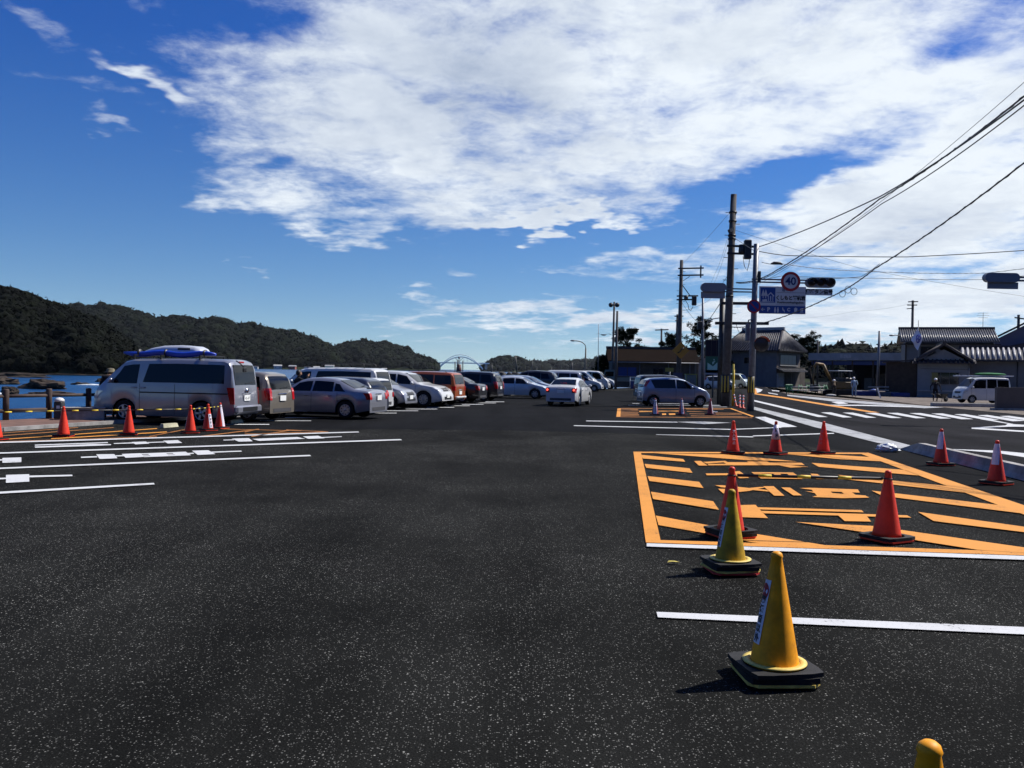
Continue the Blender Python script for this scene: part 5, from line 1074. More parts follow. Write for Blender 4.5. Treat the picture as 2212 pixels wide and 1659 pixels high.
lp = simple_pole('street_lamp', (1967, 850), (1966, 730), 96, .07, 'street lamp arm reaching left from the tiled house', M_galv, (), [(1966, 731), (1958, 727.5), (1945, 725), (1935, 724), (1926, 724.5)])
simple_pole('utility_pole', (1765, 838), (1767, 734), 135, .14, 'thin pole behind the pine at the right of the old house', None)
# --- right-hand hanging signal, carried by a post outside the picture
rp = at(2330, 900, 34); rs = empty('signal_pole', (rp.x, rp.y, 0), 0, 'traffic light seen from behind, hanging at the right edge', 'traffic light', 'utility poles')
MB().tube([(0, 0, 0), (0, 0, 6.6)], [.13, .1], 14).build('shaft', M_galv, rs)
orr = Vector((rp.x, rp.y, 0))
for y in (599, 606): MB().bar(at(2190, y, 34) - orr, at(2330, y + 2, 34) - orr, .07).build('signal_arm', M_galv, rs)
c = at(2162.5, 600, 34) - orr; signal(rs, c, 75 * 34 / FPX, 20 * 34 / FPX, False); c = at(2166, 617, 34) - orr; board(rs, c, 66 * 34 / FPX, 14.5 * 34 / FPX, M_sgrey, 0, 'sign_back')
# --- evacuation sign and dark panel
ep = at(1540, 838, 66); es = empty('evacuation_sign', (ep.x, ep.y, 0), 0, 'green tsunami evacuation sign below a dark solar panel', 'sign'); oe = Vector((ep.x, ep.y, 0))
MB().tube([(0, .08, 0), (0, .08, 4.3)], .06, 10).build('post', M_galv, es)
c = at(1542, 752, 66) - oe; MB().box(c, (1.3, .06, 1.25), bev=.01).build('solar_panel', M_dkmetal, es)
for i in range(3): MB().box((c.x - .4 + i * .4, c.y - .034, c.z), (.36, .006, 1.15)).build('solar_cell', mat('solar_cell', (.012, .014, .03), .2), es)
c = at(1538.5, 787, 66) - oe; gb = MB().box(c, (1.02, .04, 1.32), bev=.01).build('sign_board', mat('sign_green', (.008, .10, .06), .5), es)
gx = lambda u, v: (c.x + u, c.y - .024, c.z + v)
for q in ([(-.36, -.42), (.38, -.42), (.38, .15), (.05, -.15), (-.1, -.05), (-.36, .12)], [(-.02, .12), (.10, .2), (.16, .12), (.02, -.02)], [(.08, .30), (.17, .30), (.17, .40), (.08, .40)], [(.0, .18), (.2, .28), (.22, .22), (.04, .12)]): MB().add([gx(*p_) for p_ in q], [list(range(len(q)))]).build('figure_pictogram', mat('sign_pale_green', (.35, .60, .52), .5), gb, normals=False)
c2 = at(1538.5, 803, 66) - oe; MB().box(c2, (1.02, .04, .42)).build('lower_plate', mat('plate_grey', (.30, .31, .36), .6), es)
# striped delineator posts
for i, (x, y, l) in enumerate(((1590, 878, 'leaning red and white delineator nearest the yellow guard tube'), (1597.5, 881, 'red and white delineator post, middle of three'), (1605, 882.5, 'red and white delineator post closest to the signal post'))):
    p = g(x, y); o = empty('delineator_post', (p.x, p.y, .012), 0, l, 'delineator', 'red and white delineators'); MB().lathe([(.13, 0), (.12, .03), (.05, .05), (.04, .68), (.0001, .70)], 12).build('post', M_redp, o); MB().lathe([(.11, .0), (.11, .01)], 12).build('foot', M_rub, o)
    for z in (.22, .42, .58): MB().lathe([(.052, z), (.049, z + .09)], 12).build('reflective_band', M_reflw, o)
    if i == 0: o.rotation_euler = (0, R(-12), 0)
# ================================================================== BUILDINGS
M_tile = mat('grey_roof_tile', (.055, .055, .066), .55, var=.5, scale=2.5, spec=.4); M_tile2 = mat('pale_roof_tile', (.30, .30, .32), .5, var=.3, scale=3)
M_ridge = mat('dark_ridge_tile', (.035, .03, .034), .7, var=.3); M_tsilver = mat('silver_flecked_tile', (.12, .125, .14), .38, scale=5, col2=(.03, .03, .035), spec=.4)
M_brownroof = mat('brown_roof', (.010, .006, .0045), 1.0, var=.3, scale=2, spec=.05)
M_wallg = mat('grey_render', (.125, .135, .15), .9, var=.15, scale=1.2, bump=.1); M_wallb = mat('brown_boards', (.06, .047, .038), .85, var=.35, scale=2); M_wallw = mat('pale_wall', (.34, .34, .33), .9, var=.2, scale=1)
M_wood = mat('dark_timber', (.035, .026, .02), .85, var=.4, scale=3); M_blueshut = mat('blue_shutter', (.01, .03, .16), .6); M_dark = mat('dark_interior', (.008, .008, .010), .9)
def quad_rolls(parent, e0, e1, r1_, r0_, n, m, rad=.09, nm='tile_row'):
    """rows of round tiles running from the eave (e0..e1) to the ridge (r0_..r1_)"""
    nrm = (e1 - e0).cross(r0_ - e0).normalized(); nrm = nrm if nrm.z > 0 else -nrm
    for i in range(n):
        f = (i + .5) / n; a = e0.lerp(e1, f); b = r0_.lerp(r1_, f)
        if (b - a).length < .3: continue
        MB().tube([a + nrm * rad * .3, b + nrm * rad * .3], rad, 6, cap=True).build(nm, m, parent)
def gable_roof(parent, c, L, Wd, z0, z1, m, over=.5, axis='x', th=.14, rows=0, mrow=None, ridge=True, rad=.09):
    """roof with its ridge along local x (or y)"""
    x = L / 2 + over; y = Wd / 2 + over; c = Vector(c)
    def T(a, b, z): return c + (Vector((a, b, z)) if axis == 'x' else Vector((b, a, z)))
    zz0 = z0 - (z1 - z0) * over / (Wd / 2)
    for s in (-1, 1):
        q = [T(-x, s * y, zz0), T(x, s * y, zz0), T(x, 0, z1), T(-x, 0, z1)]
        MB().prism(q, (0, 0, th)).build('roof_slope', m, parent)
        if rows:
            u = Vector((0, 0, th)); quad_rolls(parent, q[0] + u, q[1] + u, q[2] + u, q[3] + u, rows, mrow or m, rad)
    if ridge: MB().bar(T(-x - .05, 0, z1 + th + .06), T(x + .05, 0, z1 + th + .06), .28, .3).build('ridge', M_ridge, parent)
def walls(parent, L, Wd, h, m, c=(0, 0), gable=None, axis='x', nm='wall'):
    m_ = MB(); a, b = L / 2, Wd / 2; cx, cy = c
    m_.prism([(cx - a, cy - b, 0), (cx + a, cy - b, 0), (cx + a, cy + b, 0), (cx - a, cy + b, 0)], (0, 0, h))
    if gable:
        for s in (-1, 1):
            if axis == 'x': m_.prism([(cx + s * a, cy - b, h), (cx + s * a, cy + b, h), (cx + s * a, cy, gable)], (-s * .12, 0, 0))
            else: m_.prism([(cx - a, cy + s * b, h), (cx + a, cy + s * b, h), (cx, cy + s * b, gable)], (0, -s * .12, 0))
    return m_.build(nm, m, parent)
def window(parent, c, w_, h_, d=(0, -1), m=None, mf=None, panes=2, nm='window'):
    """window on a wall facing direction d"""
    d = Vector((d[0], d[1], 0)).normalized(); rot = Matrix.Rotation(math.atan2(d.y, d.x) + math.pi / 2, 3, 'Z'); c = Vector(c) + d * .03
    f = MB()
    for s in (-1, 1): f.box(c + rot @ Vector((s * w_ / 2, 0, 0)), (.07, .08, h_ + .07), rot); f.box(c + Vector((0, 0, s * h_ / 2)), (w_ - .07, .08, .07), rot)
    fo = f.build(nm, mf or M_dkmetal, parent)
    for i in range(panes):
        MB().box(c + rot @ Vector(((-.5 + (i + .5) / panes) * (w_ - .07), .02, 0)), ((w_ - .07) / panes - .03, .02, h_ - .07), rot).build('pane', m or M_wglass, fo)
    return fo
# --- B1 long low building
c = at(1410, 838, 104); L = 11.2; b_ = empty('low_building', (c.x + .2, c.y + 3.2, 0), R(-3), 'long low grey building with a brown roof and blue shutters', 'building')
walls(b_, L - 1.4, 6, 3.15, M_wallb, (0, 0)); gable_roof(b_, (0, 0, 0), L - 1.4, 6, 3.25, 4.6, M_brownroof, .5)
for x in (-3.6, -2.5): MB().box((x, -3.03, 1.9), (1.0, .05, 1.0)).build('shutter', M_blueshut, b_)
MB().box((-3.05, -3.05, 1.36), (2.3, .06, .06)).build('sill', M_galv, b_); window(b_, (.6, -3.0, 1.7), 1.2, 1.2); MB().box((2.6, -3.03, 1.05), (.9, .05, 2.1)).build('door', M_wood, b_)
for x in (-4.9, -1.6, 1.8, 4.3): MB().tube([(x, -3.1, 0), (x, -3.1, 3.0)], .05, 6).build('downpipe', M_galv, b_)
b_ = empty('gabled_shed', at(1538, 838, 108) * 1.0, R(-3), 'pale lit gable shed joined to the right of the low building', 'building'); b_.location.z = 0
walls(b_, 3.4, 5, 3.3, M_wallw, (0, 2.5), 4.3, 'y'); gable_roof(b_, (0, 2.5, 0), 5, 3.4, 3.32, 4.35, M_brownroof, .35, 'y'); window(b_, (-.3, 0, 1.5), .9, 1.0)
# cabinet and small things before it
c = at(1491.5, 838, 72); o = empty('switch_cabinet', (c.x, c.y, 0), 0, 'square yellow-green topped cabinet behind the small car', 'cabinet'); MB().box((0, 0, .85), (.86, .6, 1.7), bev=.02).build('body', mat('cabinet_grey', (.15, .18, .17), .6), o); MB().box((0, 0, 1.73), (.95, .7, .06)).build('lid', mat('cabinet_yellow', (.30, .32, .06), .6), o); MB().box((.05, -.305, .9), (.3, .02, .9)).build('panel', M_galv, o)
for s in (-1, 1): MB().box((s * .41, -.302, .85), (.04, .02, 1.7)).build('edge_strip', mat('cabinet_yellow', (.3, .32, .06), .6), o)
c = at(1458, 838, 80); o = empty('notice_board', (c.x, c.y, 0), 0, 'small dark notice board on a post with a yellow plate', 'notice board'); MB().tube([(-.5, 0, 0), (-.5, 0, 2.0)], .05, 8).build('post', M_galv, o); MB().box((-.55, -.06, 2.1), (.75, .04, .35)).build('yellow_plate', mat('dull_yellow', (.30, .24, .04), .6), o); MB().box((.25, 0, 1.2), (.8, .08, 1.3)).build('board', mat('dull_blue_board', (.06, .06, .11), .6), o)
c = at(1345, 838, 97); o = empty('pipe_railing', (c.x, c.y, 0), R(-4), 'white pipe railing and blue tarp wall beside the truck', 'railing')
for i in range(5): MB().tube([(i * 1.1 + .8, 0, 0), (i * 1.1 + .8, 0, 1.3)], .035, 6).build('post', M_plate, o)
for z in (.9, 1.28): MB().tube([(.8, 0, z), (5.2, 0, z)], .035, 6).build('rail', M_plate, o)
MB().box((3.2, .25, .45), (4.6, .05, .9)).build('tarp', M_blueshut, o)
# --- B2 old two-storey house
C0 = at(1676, 834, 128); C0.z = 0; rz = R(46); b_ = empty('old_house', C0, rz, 'old two-storey house with grey tiled hip roof and plain side wall', 'house')
# local x along the front (right), local y into the depth
FW, SD, EH = 7.4, 8.4, 5.35
MB().prism([(0, 0, 0), (FW, 0, 0), (FW, SD, 0), (0, SD, 0)], (0, 0, EH)).build('wall', M_wallg, b_)
MB().box((FW / 2, -.03, EH / 2), (FW - .04, .05, EH - .02)).build('front_wall', mat('weathered_boards', (.13, .11, .095), .9, var=.3, scale=2), b_)
o_ = .8; e = [Vector((-o_, -o_, EH - .1)), Vector((FW + o_, -o_, EH - .1)), Vector((FW + o_, SD + o_, EH - .1)), Vector((-o_, SD + o_, EH - .1))]; ra_, rb_ = Vector((FW * .5, 1.0, EH + 3.1)), Vector((FW * .5, SD - 1.0, EH + 3.1))
for q in ([e[0], e[1], ra_], [e[1], e[2], rb_, ra_], [e[2], e[3], rb_], [e[3], e[0], ra_, rb_]): MB().prism(q, (0, 0, .14)).build('roof_slope', M_tile, b_)
MB().prism(e, (0, 0, .1)).build('eaves', M_wood, b_)
u = Vector((0, 0, .14)); quad_rolls(b_, e[0] + u, e[1] + u, ra_ + u + Vector((.05, 0, 0)), ra_ + u - Vector((.05, 0, 0)), 18, M_tile, .09); quad_rolls(b_, e[3] + u, e[0] + u, ra_ + u, rb_ + u, 24, M_tile, .09)
MB().bar(ra_ + Vector((0, -.3, .3)), rb_ + Vector((0, .3, .3)), .35, .45).build('ridge', M_tile2, b_)
for q in e: MB().bar(q + Vector((0, 0, .2)), (ra_ if q.y < 4 else rb_) + Vector((0, 0, .2)), .2, .2).build('hip_ridge', M_ridge, b_)
window(b_, (FW * .48, -.06, 4.05), 5.2, 1.5, (0, -1), mat('curtained_glass', (.10, .085, .07), .4), M_wood, 4); MB().box((FW * .48, -.16, 3.2), (5.6, .2, .1)).build('sill', M_wallw, b_)
MB().prism([(-.3, -.06, 2.75), (FW + .3, -.06, 2.75), (FW + .3, -1.2, 2.3), (-.3, -1.2, 2.3)], (0, 0, .12)).build('awning_roof', M_tile, b_)
for i in range(17): x = -.1 + i * .47; MB().tube([(x, -.08, 2.88), (x, -1.2, 2.43)], .08, 6).build('tile_row', M_tile, b_)
MB().box((1.2, -.08, 1.1), (1.9, .05, 2.0)).build('poster_wall', M_wallw, b_); MB().box((3.6, -.08, 1.05), (1.8, .06, 2.1)).build('door', M_wood, b_); MB().box((5.4, -.08, 1.2), (1.0, .05, 1.8)).build('panel', M_wallb, b_); MB().box((.2, -.15, 1.0), (.2, .2, 2.0)).build('pillar', M_wallw, b_)
walls(b_, 2.2, 4, 3.0, M_wallb, (FW + 1.15, 2.2), nm='side_annex')
# --- B3 market shed
sa, sb = at(1752, 838, 124), at(1985, 838, 112); d = (sb - sa); b_ = empty('market_shed', (sa.x, sa.y, 0), math.atan2(d.y, d.x), 'long dark open-fronted market shed with grey fascia', 'shed'); L = Vector((d.x, d.y, 0)).length
MB().box((L / 2, 4.5, 4.75), (L, 10, .25)).build('roof_deck', M_ridge, b_); fa = MB().box((L / 2, -.58, 4.45), (L + .2, .16, 1.0)).build('fascia', mat('grey_fascia', (.20, .22, .25), .8, var=.2, scale=.6), b_)
MB().box((L * .36, -.67, 4.5), (1.6, .02, .5)).build('faded_sign', mat('faded_sign', (.30, .31, .34), .8, var=.3, scale=3), fa)
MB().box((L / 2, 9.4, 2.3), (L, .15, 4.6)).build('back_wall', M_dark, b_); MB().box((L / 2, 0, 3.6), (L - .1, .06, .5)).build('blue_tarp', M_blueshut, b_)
for i in range(6): MB().box((.3 + i * (L - .6) / 5, 0, 2.2), (.2, .2, 4.4)).build('column', M_wood, b_)
for i in range(7): MB().box((1 + i * (L - 2) / 6, 5 + .6 * (i % 3), .8 + .3 * (i % 2)), (1.4, 1.0, 1.6 + .6 * (i % 2))).build('stored_crate', (M_wallb, M_dkmetal, M_wallg)[i % 3], b_)
# --- B4 tiled houses at the right
c = at(2070, 838, 93); b_ = empty('tiled_house', (c.x, c.y + 3, 0), R(-20), 'two-storey house with a long mottled tile roof behind the flag', 'house')
walls(b_, 8.4, 6, 5.6, M_wallg); gable_roof(b_, (0, 0, 0), 8.4, 6, 5.75, 7.0, M_tsilver, .5, rows=42, mrow=M_tsilver, rad=.075)
MB().box((-4.15, -3.06, 2.8), (.14, .1, 5.6)).build('corner_post', M_wood, b_); MB().box((0, -3.3, 5.35), (9.6, .5, .12)).build('eaves_board', M_wood, b_); window(b_, (-2.0, -3.0, 4.6), 1.4, .9); window(b_, (2.4, -3.0, 4.6), 1.4, .9)
c = at(2037, 838, 80); b_ = empty('gable_house', (c.x, c.y, 0), R(-22), 'single-storey pale house with front gable behind the worker', 'house'); 
walls(b_, 4.3, 8, 3.25, mat('bluish_render', (.17, .19, .215), .9, var=.15, scale=1), (0, 4), 4.4, 'y'); gable_roof(b_, (0, 4, 0), 8, 4.3, 3.35, 4.75, M_ridge, .45, 'y', rows=16, mrow=M_ridge)
MB().prism([(-2.6, -.55, 3.05), (2.6, -.55, 3.05), (2.6, .05, 3.35), (-2.6, .05, 3.35)], (0, 0, .1)).build('awning_roof', M_ridge, b_)
for i in range(14): x = -2.4 + i * .37; MB().tube([(x, -.6, 3.17), (x, 0, 3.47)], .075, 6).build('tile_row', M_ridge, b_)
wn_ = window(b_, (.15, 0, 1.75), 2.3, 1.15, (0, -1), M_wglass, M_galv, 3); MB().box((-.75, -.05, 1.75), (.6, .02, 1.05)).build('curtain', mat('olive_curtain', (.16, .15, .05), .8), wn_); MB().box((0, -.06, .6), (4.2, .1, .12)).build('wall_band', M_wallw, b_)
MB().box((-3.5, 1.2, 1.6), (2.6, 2.2, 3.2)).build('dark_shed_side', M_wood, b_); MB().prism([(-5.1, -.2, 3.1), (-2.0, -.2, 3.4), (-2.0, 2.4, 3.4), (-5.1, 2.4, 3.1)], (0, 0, .1)).build('shed_roof', M_ridge, b_)
c = at(2180, 838, 80); b_ = empty('long_tiled_house', (c.x, c.y, 0), R(-24), 'low house with a bright sunlit round-tile roof at the right edge', 'house')
walls(b_, 11.6, 5, 3.4, M_wallg, (1.7, 2.5)); e0, e1, r0_, r1_ = Vector((-4.1, -.55, 3.45)), Vector((7.8, -.55, 3.45)), Vector((-4.0, 1.6, 4.55)), Vector((7.8, 1.6, 4.55))
MB().prism([e0, e1, r1_, r0_], (0, 0, .1)).build('roof_slope', M_tile, b_); quad_rolls(b_, e0 + Vector((0, 0, .1)), e1 + Vector((0, 0, .1)), r1_ + Vector((0, 0, .1)), r0_ + Vector((0, 0, .1)), 28, M_tile2, .115)
MB().bar(r0_ + Vector((-.1, .1, .2)), r1_ + Vector((0, .1, .2)), .3, .3).build('ridge', M_ridge, b_); MB().prism([Vector((-4.1, 1.7, 4.5)), Vector((7.8, 1.7, 4.5)), Vector((7.8, 5.5, 3.4)), Vector((-4.1, 5.5, 3.4))], (0, 0, .1)).build('back_slope', M_ridge, b_)
MB().box((-.8, -.04, 1.9), (1.6, .04, .5)).build('blue_panel', M_blueshut, b_)
c = at(2230, 838, 97); b_ = empty('gabled_house', (c.x, c.y, 0), R(-26), 'bluish gable-end house rising highest at the right edge', 'house'); walls(b_, 7.4, 7, 6.2, mat('violet_grey_siding', (.13, .13, .19), .85, var=.1), (0, 3.5), 8.3, 'y'); gable_roof(b_, (0, 3.5, 0), 7, 7.4, 6.4, 8.5, M_ridge, .5, 'y')
MB().prism([(-3.6, -1.2, 5.2), (3.6, -1.2, 5.2), (0, -1.2, 6.0)], (0, 1.1, 0)).build('porch_gable', M_ridge, b_)
MB().tube([(-3.9, -.62, 3.40), (7.8, -.62, 3.40)], .05, 6).build('gutter', M_dkmetal, bpy.data.objects['long_tiled_house']); MB().tube([(.6, -.1, 0), (.6, -.1, 3.4)], .04, 6).build('downpipe', M_dkmetal, bpy.data.objects['long_tiled_house'])
gh = bpy.data.objects['gable_house']; MB().box((1.5, -.25, .35), (.8, .32, .6), bev=.02).build('air_conditioner', M_wallw, gh); MB().tube([(2.05, -.1, 0), (2.05, -.1, 3.1)], .04, 6).build('downpipe', M_galv, gh); MB().tube([(-1.9, -.02, 2.6), (2.0, -.02, 2.6)], .015, 5).build('wall_cable', M_black, gh)
th_ = bpy.data.objects['tiled_house']; m = MB(); m.tube([(3.6, 0, 7.2), (3.6, 0, 8.9)], .025, 5)
for z_, l_ in ((8.85, .5), (8.6, .6), (8.35, .45)): m.bar((3.6 - l_, 0, z_), (3.6 + l_, 0, z_), .025)
m.build('aerial', M_dkmetal, th_)
oh = bpy.data.objects['old_house']; MB().tube([(.1, .3, 5.1), (.1, .3, 0)], .05, 6).build('downpipe', M_dkmetal, oh); window(oh, (-.0, 4.6, 3.9), 1.3, 1.0, (-1, 0), M_wglass, M_galv, 2); MB().box((-.25, 6.4, .4), (.34, .8, .62), bev=.02).build('air_conditioner', M_wallw, oh)
lb = bpy.data.objects['low_building']; MB().tube([(-5.3, -3.56, 3.0), (5.3, -3.56, 3.0)], .06, 6).build('gutter', M_galv, lb)
# grey wall in front of the white van
c = at(2185, 885, 50.5); b_ = empty('block_wall', (c.x, c.y, 0), R(-3), 'low plain grey-brown wall at the right edge before the van', 'wall'); MB().box((1.2, 0, .72), (4.2, .25, 1.2)).build('panel', mat('brown_grey_panel', (.10, .085, .08), .85, var=.15, scale=1), b_); MB().box((1.2, 0, .06), (4.6, .5, .12)).build('footing', M_conc, b_)
kk = zC(1780, 300); o = MB().box((0, 0, .12), (5.0, .35, .24), bev=.03).build('road_kerb', M_conc, None, (kk.x, kk.y, .0)); tag(o, 'dark kerb block on the verge before the white small van', 'kerb')
# --- flag
fp = at(1984, 850, 82); fl = empty('flag', (fp.x, fp.y, 0), 0, 'white flag with a blue round emblem hanging by the tiled house', 'flag'); of = Vector((fp.x, fp.y, 0))
MB().tube([(0, 0, 0), at(1984, 692, 82) - of], .035, 8).build('flagpole', M_galv, fl)
cor = {'t': (1983, 708), 'r': (1993.5, 735), 'b': (1982, 757), 'l': (1968, 735)}
T_, Rr, B_, L__ = [at(*cor[k], 81.8) - of for k in 'trbl']; nu, nv = 12, 12; vs = []
for j in range(nv + 1):
    for i in range(nu + 1):
        a, b = i / nu, j / nv; p = T_ * (1 - a) * (1 - b) + Rr * a * (1 - b) + B_ * a * b + L__ * (1 - a) * b; p.y += .09 * math.sin(a * 7 + b * 3); vs.append(p)
cl = MB().add(vs, [(j * (nu + 1) + i, j * (nu + 1) + i + 1, (j + 1) * (nu + 1) + i + 1, (j + 1) * (nu + 1) + i) for j in range(nv) for i in range(nu)], True).build('cloth', mat('flag_cloth', (.72, .72, .78), .8), fl, normals=False)
def onflag(a, b): p = T_ * (1 - a) * (1 - b) + Rr * a * (1 - b) + B_ * a * b + L__ * (1 - a) * b; p.y += .09 * math.sin(a * 7 + b * 3) - .02; return p
M_fb = mat('flag_blue', (.04, .05, .40), .8); m = MB(); ring = [onflag(.52 + .24 * math.cos(2 * math.pi * k / 24), .42 + .24 * math.sin(2 * math.pi * k / 24)) for k in range(25)]; m.tube(ring, .035, 6, cap=False)
m.tube([onflag(.66, .24), onflag(.60, .42), onflag(.66, .60)], .035, 6); m.tube([onflag(.40, .22), onflag(.46, .42), onflag(.40, .62)], .035, 6); m.tube([onflag(.46, .42), onflag(.60, .42)], .035, 6); m.build('emblem', M_fb, cl)

# ================================================================== BUILDING SITE
M_ex = mat('excavator_yellow', (.16, .095, .025), .55, var=.25, scale=4); c = g(1822, 854); ex = empty('excavator', (c.x, c.y + 1.2, 0), R(15), 'yellow excavator with raised bent boom on the building site', 'excavator')
for s in (-1, 1):
    m = MB(); m.prism([(-1.1, s * .75 - .2, .12), (-.9, s * .75 - .2, 0), (.9, s * .75 - .2, 0), (1.1, s * .75 - .2, .12), (1.1, s * .75 - .2, .38), (.9, s * .75 - .2, .5), (-.9, s * .75 - .2, .5), (-1.1, s * .75 - .2, .38)], (0, .4, 0)); m.build('track', M_rub, ex)
MB().box((.1, 0, .95), (1.7, 1.5, .7), bev=.08).build('body', M_ex, ex); MB().box((.5, 0, 1.45), (.9, 1.4, .4), bev=.08).build('engine_cover', M_dkmetal, ex)
for x in (-.5, .7):
    for s in (-.65, .65): MB().tube([(x, s, 1.2), (x, s, 2.25)], .035, 6).build('canopy_post', M_dkmetal, ex)
MB().box((.1, 0, 2.29), (1.6, 1.5, .07), bev=.02).build('canopy', mat('pale_canopy', (.55, .6, .66), .6), ex)
for nm, pts, r_ in (('boom', [(-.7, 0, 1.1), (-1.4, 0, 2.2), (-1.75, 0, 2.85)], .14), ('arm', [(-1.75, 0, 2.85), (-2.5, 0, 2.95), (-2.75, 0, 2.6)], .13), ('stick', [(-2.7, 0, 2.75), (-2.8, 0, 1.7), (-2.75, 0, .9)], .09)): MB().tube(pts, r_, 8).build(nm, M_ex, ex)
m = MB(); m.prism([(-2.95, -.35, .35), (-2.5, -.35, .25), (-2.35, -.35, .7), (-2.6, -.35, .98), (-2.9, -.35, .9)], (0, .7, 0)); m.build('bucket', M_dkmetal, ex)
M_gr = mat('green_barrier', (.012, .16, .06), .55)
for i, x in enumerate((1704, 1728, 1745, 1766, 1782)):
    p = g(x, 850.5 - i * .3); o = empty('barricade_stand', (p.x, p.y, .01), R(10), ['broad green barricade panel at the left end of the barrier row', 'green barricade stand, second in the barrier row', 'green barricade stand, middle of the barrier row', 'green barricade stand, fourth in the barrier row', 'green barricade stand nearest the excavator'][i], 'barricade', 'green barricades on the site')
    for s in (-1, 1): MB().tube([(s * .35, -.25, 0), (s * .12, 0, .85), (s * .12, .25, 0)], .035, 6).build('leg', M_gr, o)
    MB().box((0, 0, .62), (.75 if i == 0 else .5, .12, .55 if i == 0 else .3), bev=.04).build('head', M_gr, o)
for i, (xa, xb) in enumerate(((1708, 1744), (1748, 1780), (1875, 1920))):
    for k, y in enumerate((836, 843)):
        a, b = at(xa, y, 81), at(xb, y, 81); o = empty('barrier_pipe', a, 0, ['%s pale pipe on the left barricades' , '%s pale pipe on the right barricades', '%s pale rail on the site right of the excavator'][i] % ('upper', 'lower')[k], 'pipe', 'barrier pipes'); MB().tube([(0, 0, 0), b - a], .045, 8).build('pipe', M_wallw, o)
bt = g(1887, 853); m = MB(); m.ball((0, 0, .28), .42, 14, 9, (1, .8, .75)); o = m.build('tarp_bundle', mat('bright_blue_tarp', (.012, .06, .35), .5, var=.3, scale=6, bump=.5), None, (bt.x, bt.y, 0)); tag(o, 'bright blue tarp bundle on the site ground', 'tarp')
for i, (x, y, w_, h_, m_, l) in enumerate(((1868, 855, 1.8, .45, M_blueshut, 'dark blue skip box behind the light-blue worker'), (1915, 856, 1.9, .4, M_wallg, 'low grey crate on the site right of the blue tarp'), (1945, 857, 1.4, .35, M_blueshut, 'low blue crate left of the white stake'), (1932, 850, 1.2, 1.1, M_wallb, 'brown stack of boards beyond the crates'), (1958, 846, 2.2, 2.2, M_wood, 'dark timber lean-to left of the pale gable house'))):
    p = g(x, y); o = MB().box((0, 0, h_ / 2), (w_, .8, h_), bev=.03).build('site_crate' if i < 4 else 'lean_to', m_, None, (p.x, p.y, .01)); tag(o, l, 'crate' if i < 4 else 'shed', 'crates on the building site' if i < 4 else None)
p = g(1888, 866); m = MB(); m.bar((-.1, 0, 0), (.15, 0, .1), .05); 
p = at(1896.5, 858, 76); p.z = 0; p = g(1900, 858); 
a = g(1898, 859); o = MB().bar((0, 0, 0), (-.28, 0, .85), .09).build('white_stake', M_plate, None, (at(1897, 858, 74).x + .2, 74, 0)); tag(o, 'leaning white stake on the building site', 'stake')
p = g(1795, 856.5); m = MB(); m.ball((0, 0, .1), .3, 12, 6, (1.6, .8, .4)); o = m.build('white_sandbag', M_wallw, None, (p.x, p.y, 0)); tag(o, 'pale sandbag lying in front of the excavator', 'sandbag')

# ================================================================== PEOPLE
def skinmat(name, cloth, trousers=None, zsplit=.9, skin=None):
    m = bpy.data.materials.new(name); m.use_nodes = True; t = m.node_tree; b = t.nodes['Principled BSDF']; b.inputs['Roughness'].default_value = .85; b.inputs['Specular IOR Level'].default_value = .15
    c = t.nodes.new('ShaderNodeTexCoord'); s = t.nodes.new('ShaderNodeSeparateXYZ'); t.links.new(c.outputs['Object'], s.inputs[0])
    r = t.nodes.new('ShaderNodeValToRGB'); mr = t.nodes.new('ShaderNodeMapRange'); t.links.new(s.outputs[2], mr.inputs[0]); mr.inputs[1].default_value = 0; mr.inputs[2].default_value = 2; t.links.new(mr.outputs[0], r.inputs[0])
    r.color_ramp.interpolation = 'CONSTANT'; el_ = r.color_ramp.elements; el_[0].position = 0; el_[0].color = (.02, .02, .02, 1); el_[1].position = .05; el_[1].color = (*(trousers or cloth), 1)
    e2 = el_.new(zsplit / 2); e2.color = (*cloth, 1)
    if skin: e3 = el_.new(skin / 2); e3.color = (.30, .17, .11, 1)
    t.links.new(r.outputs[0], b.inputs['Base Color']); return m
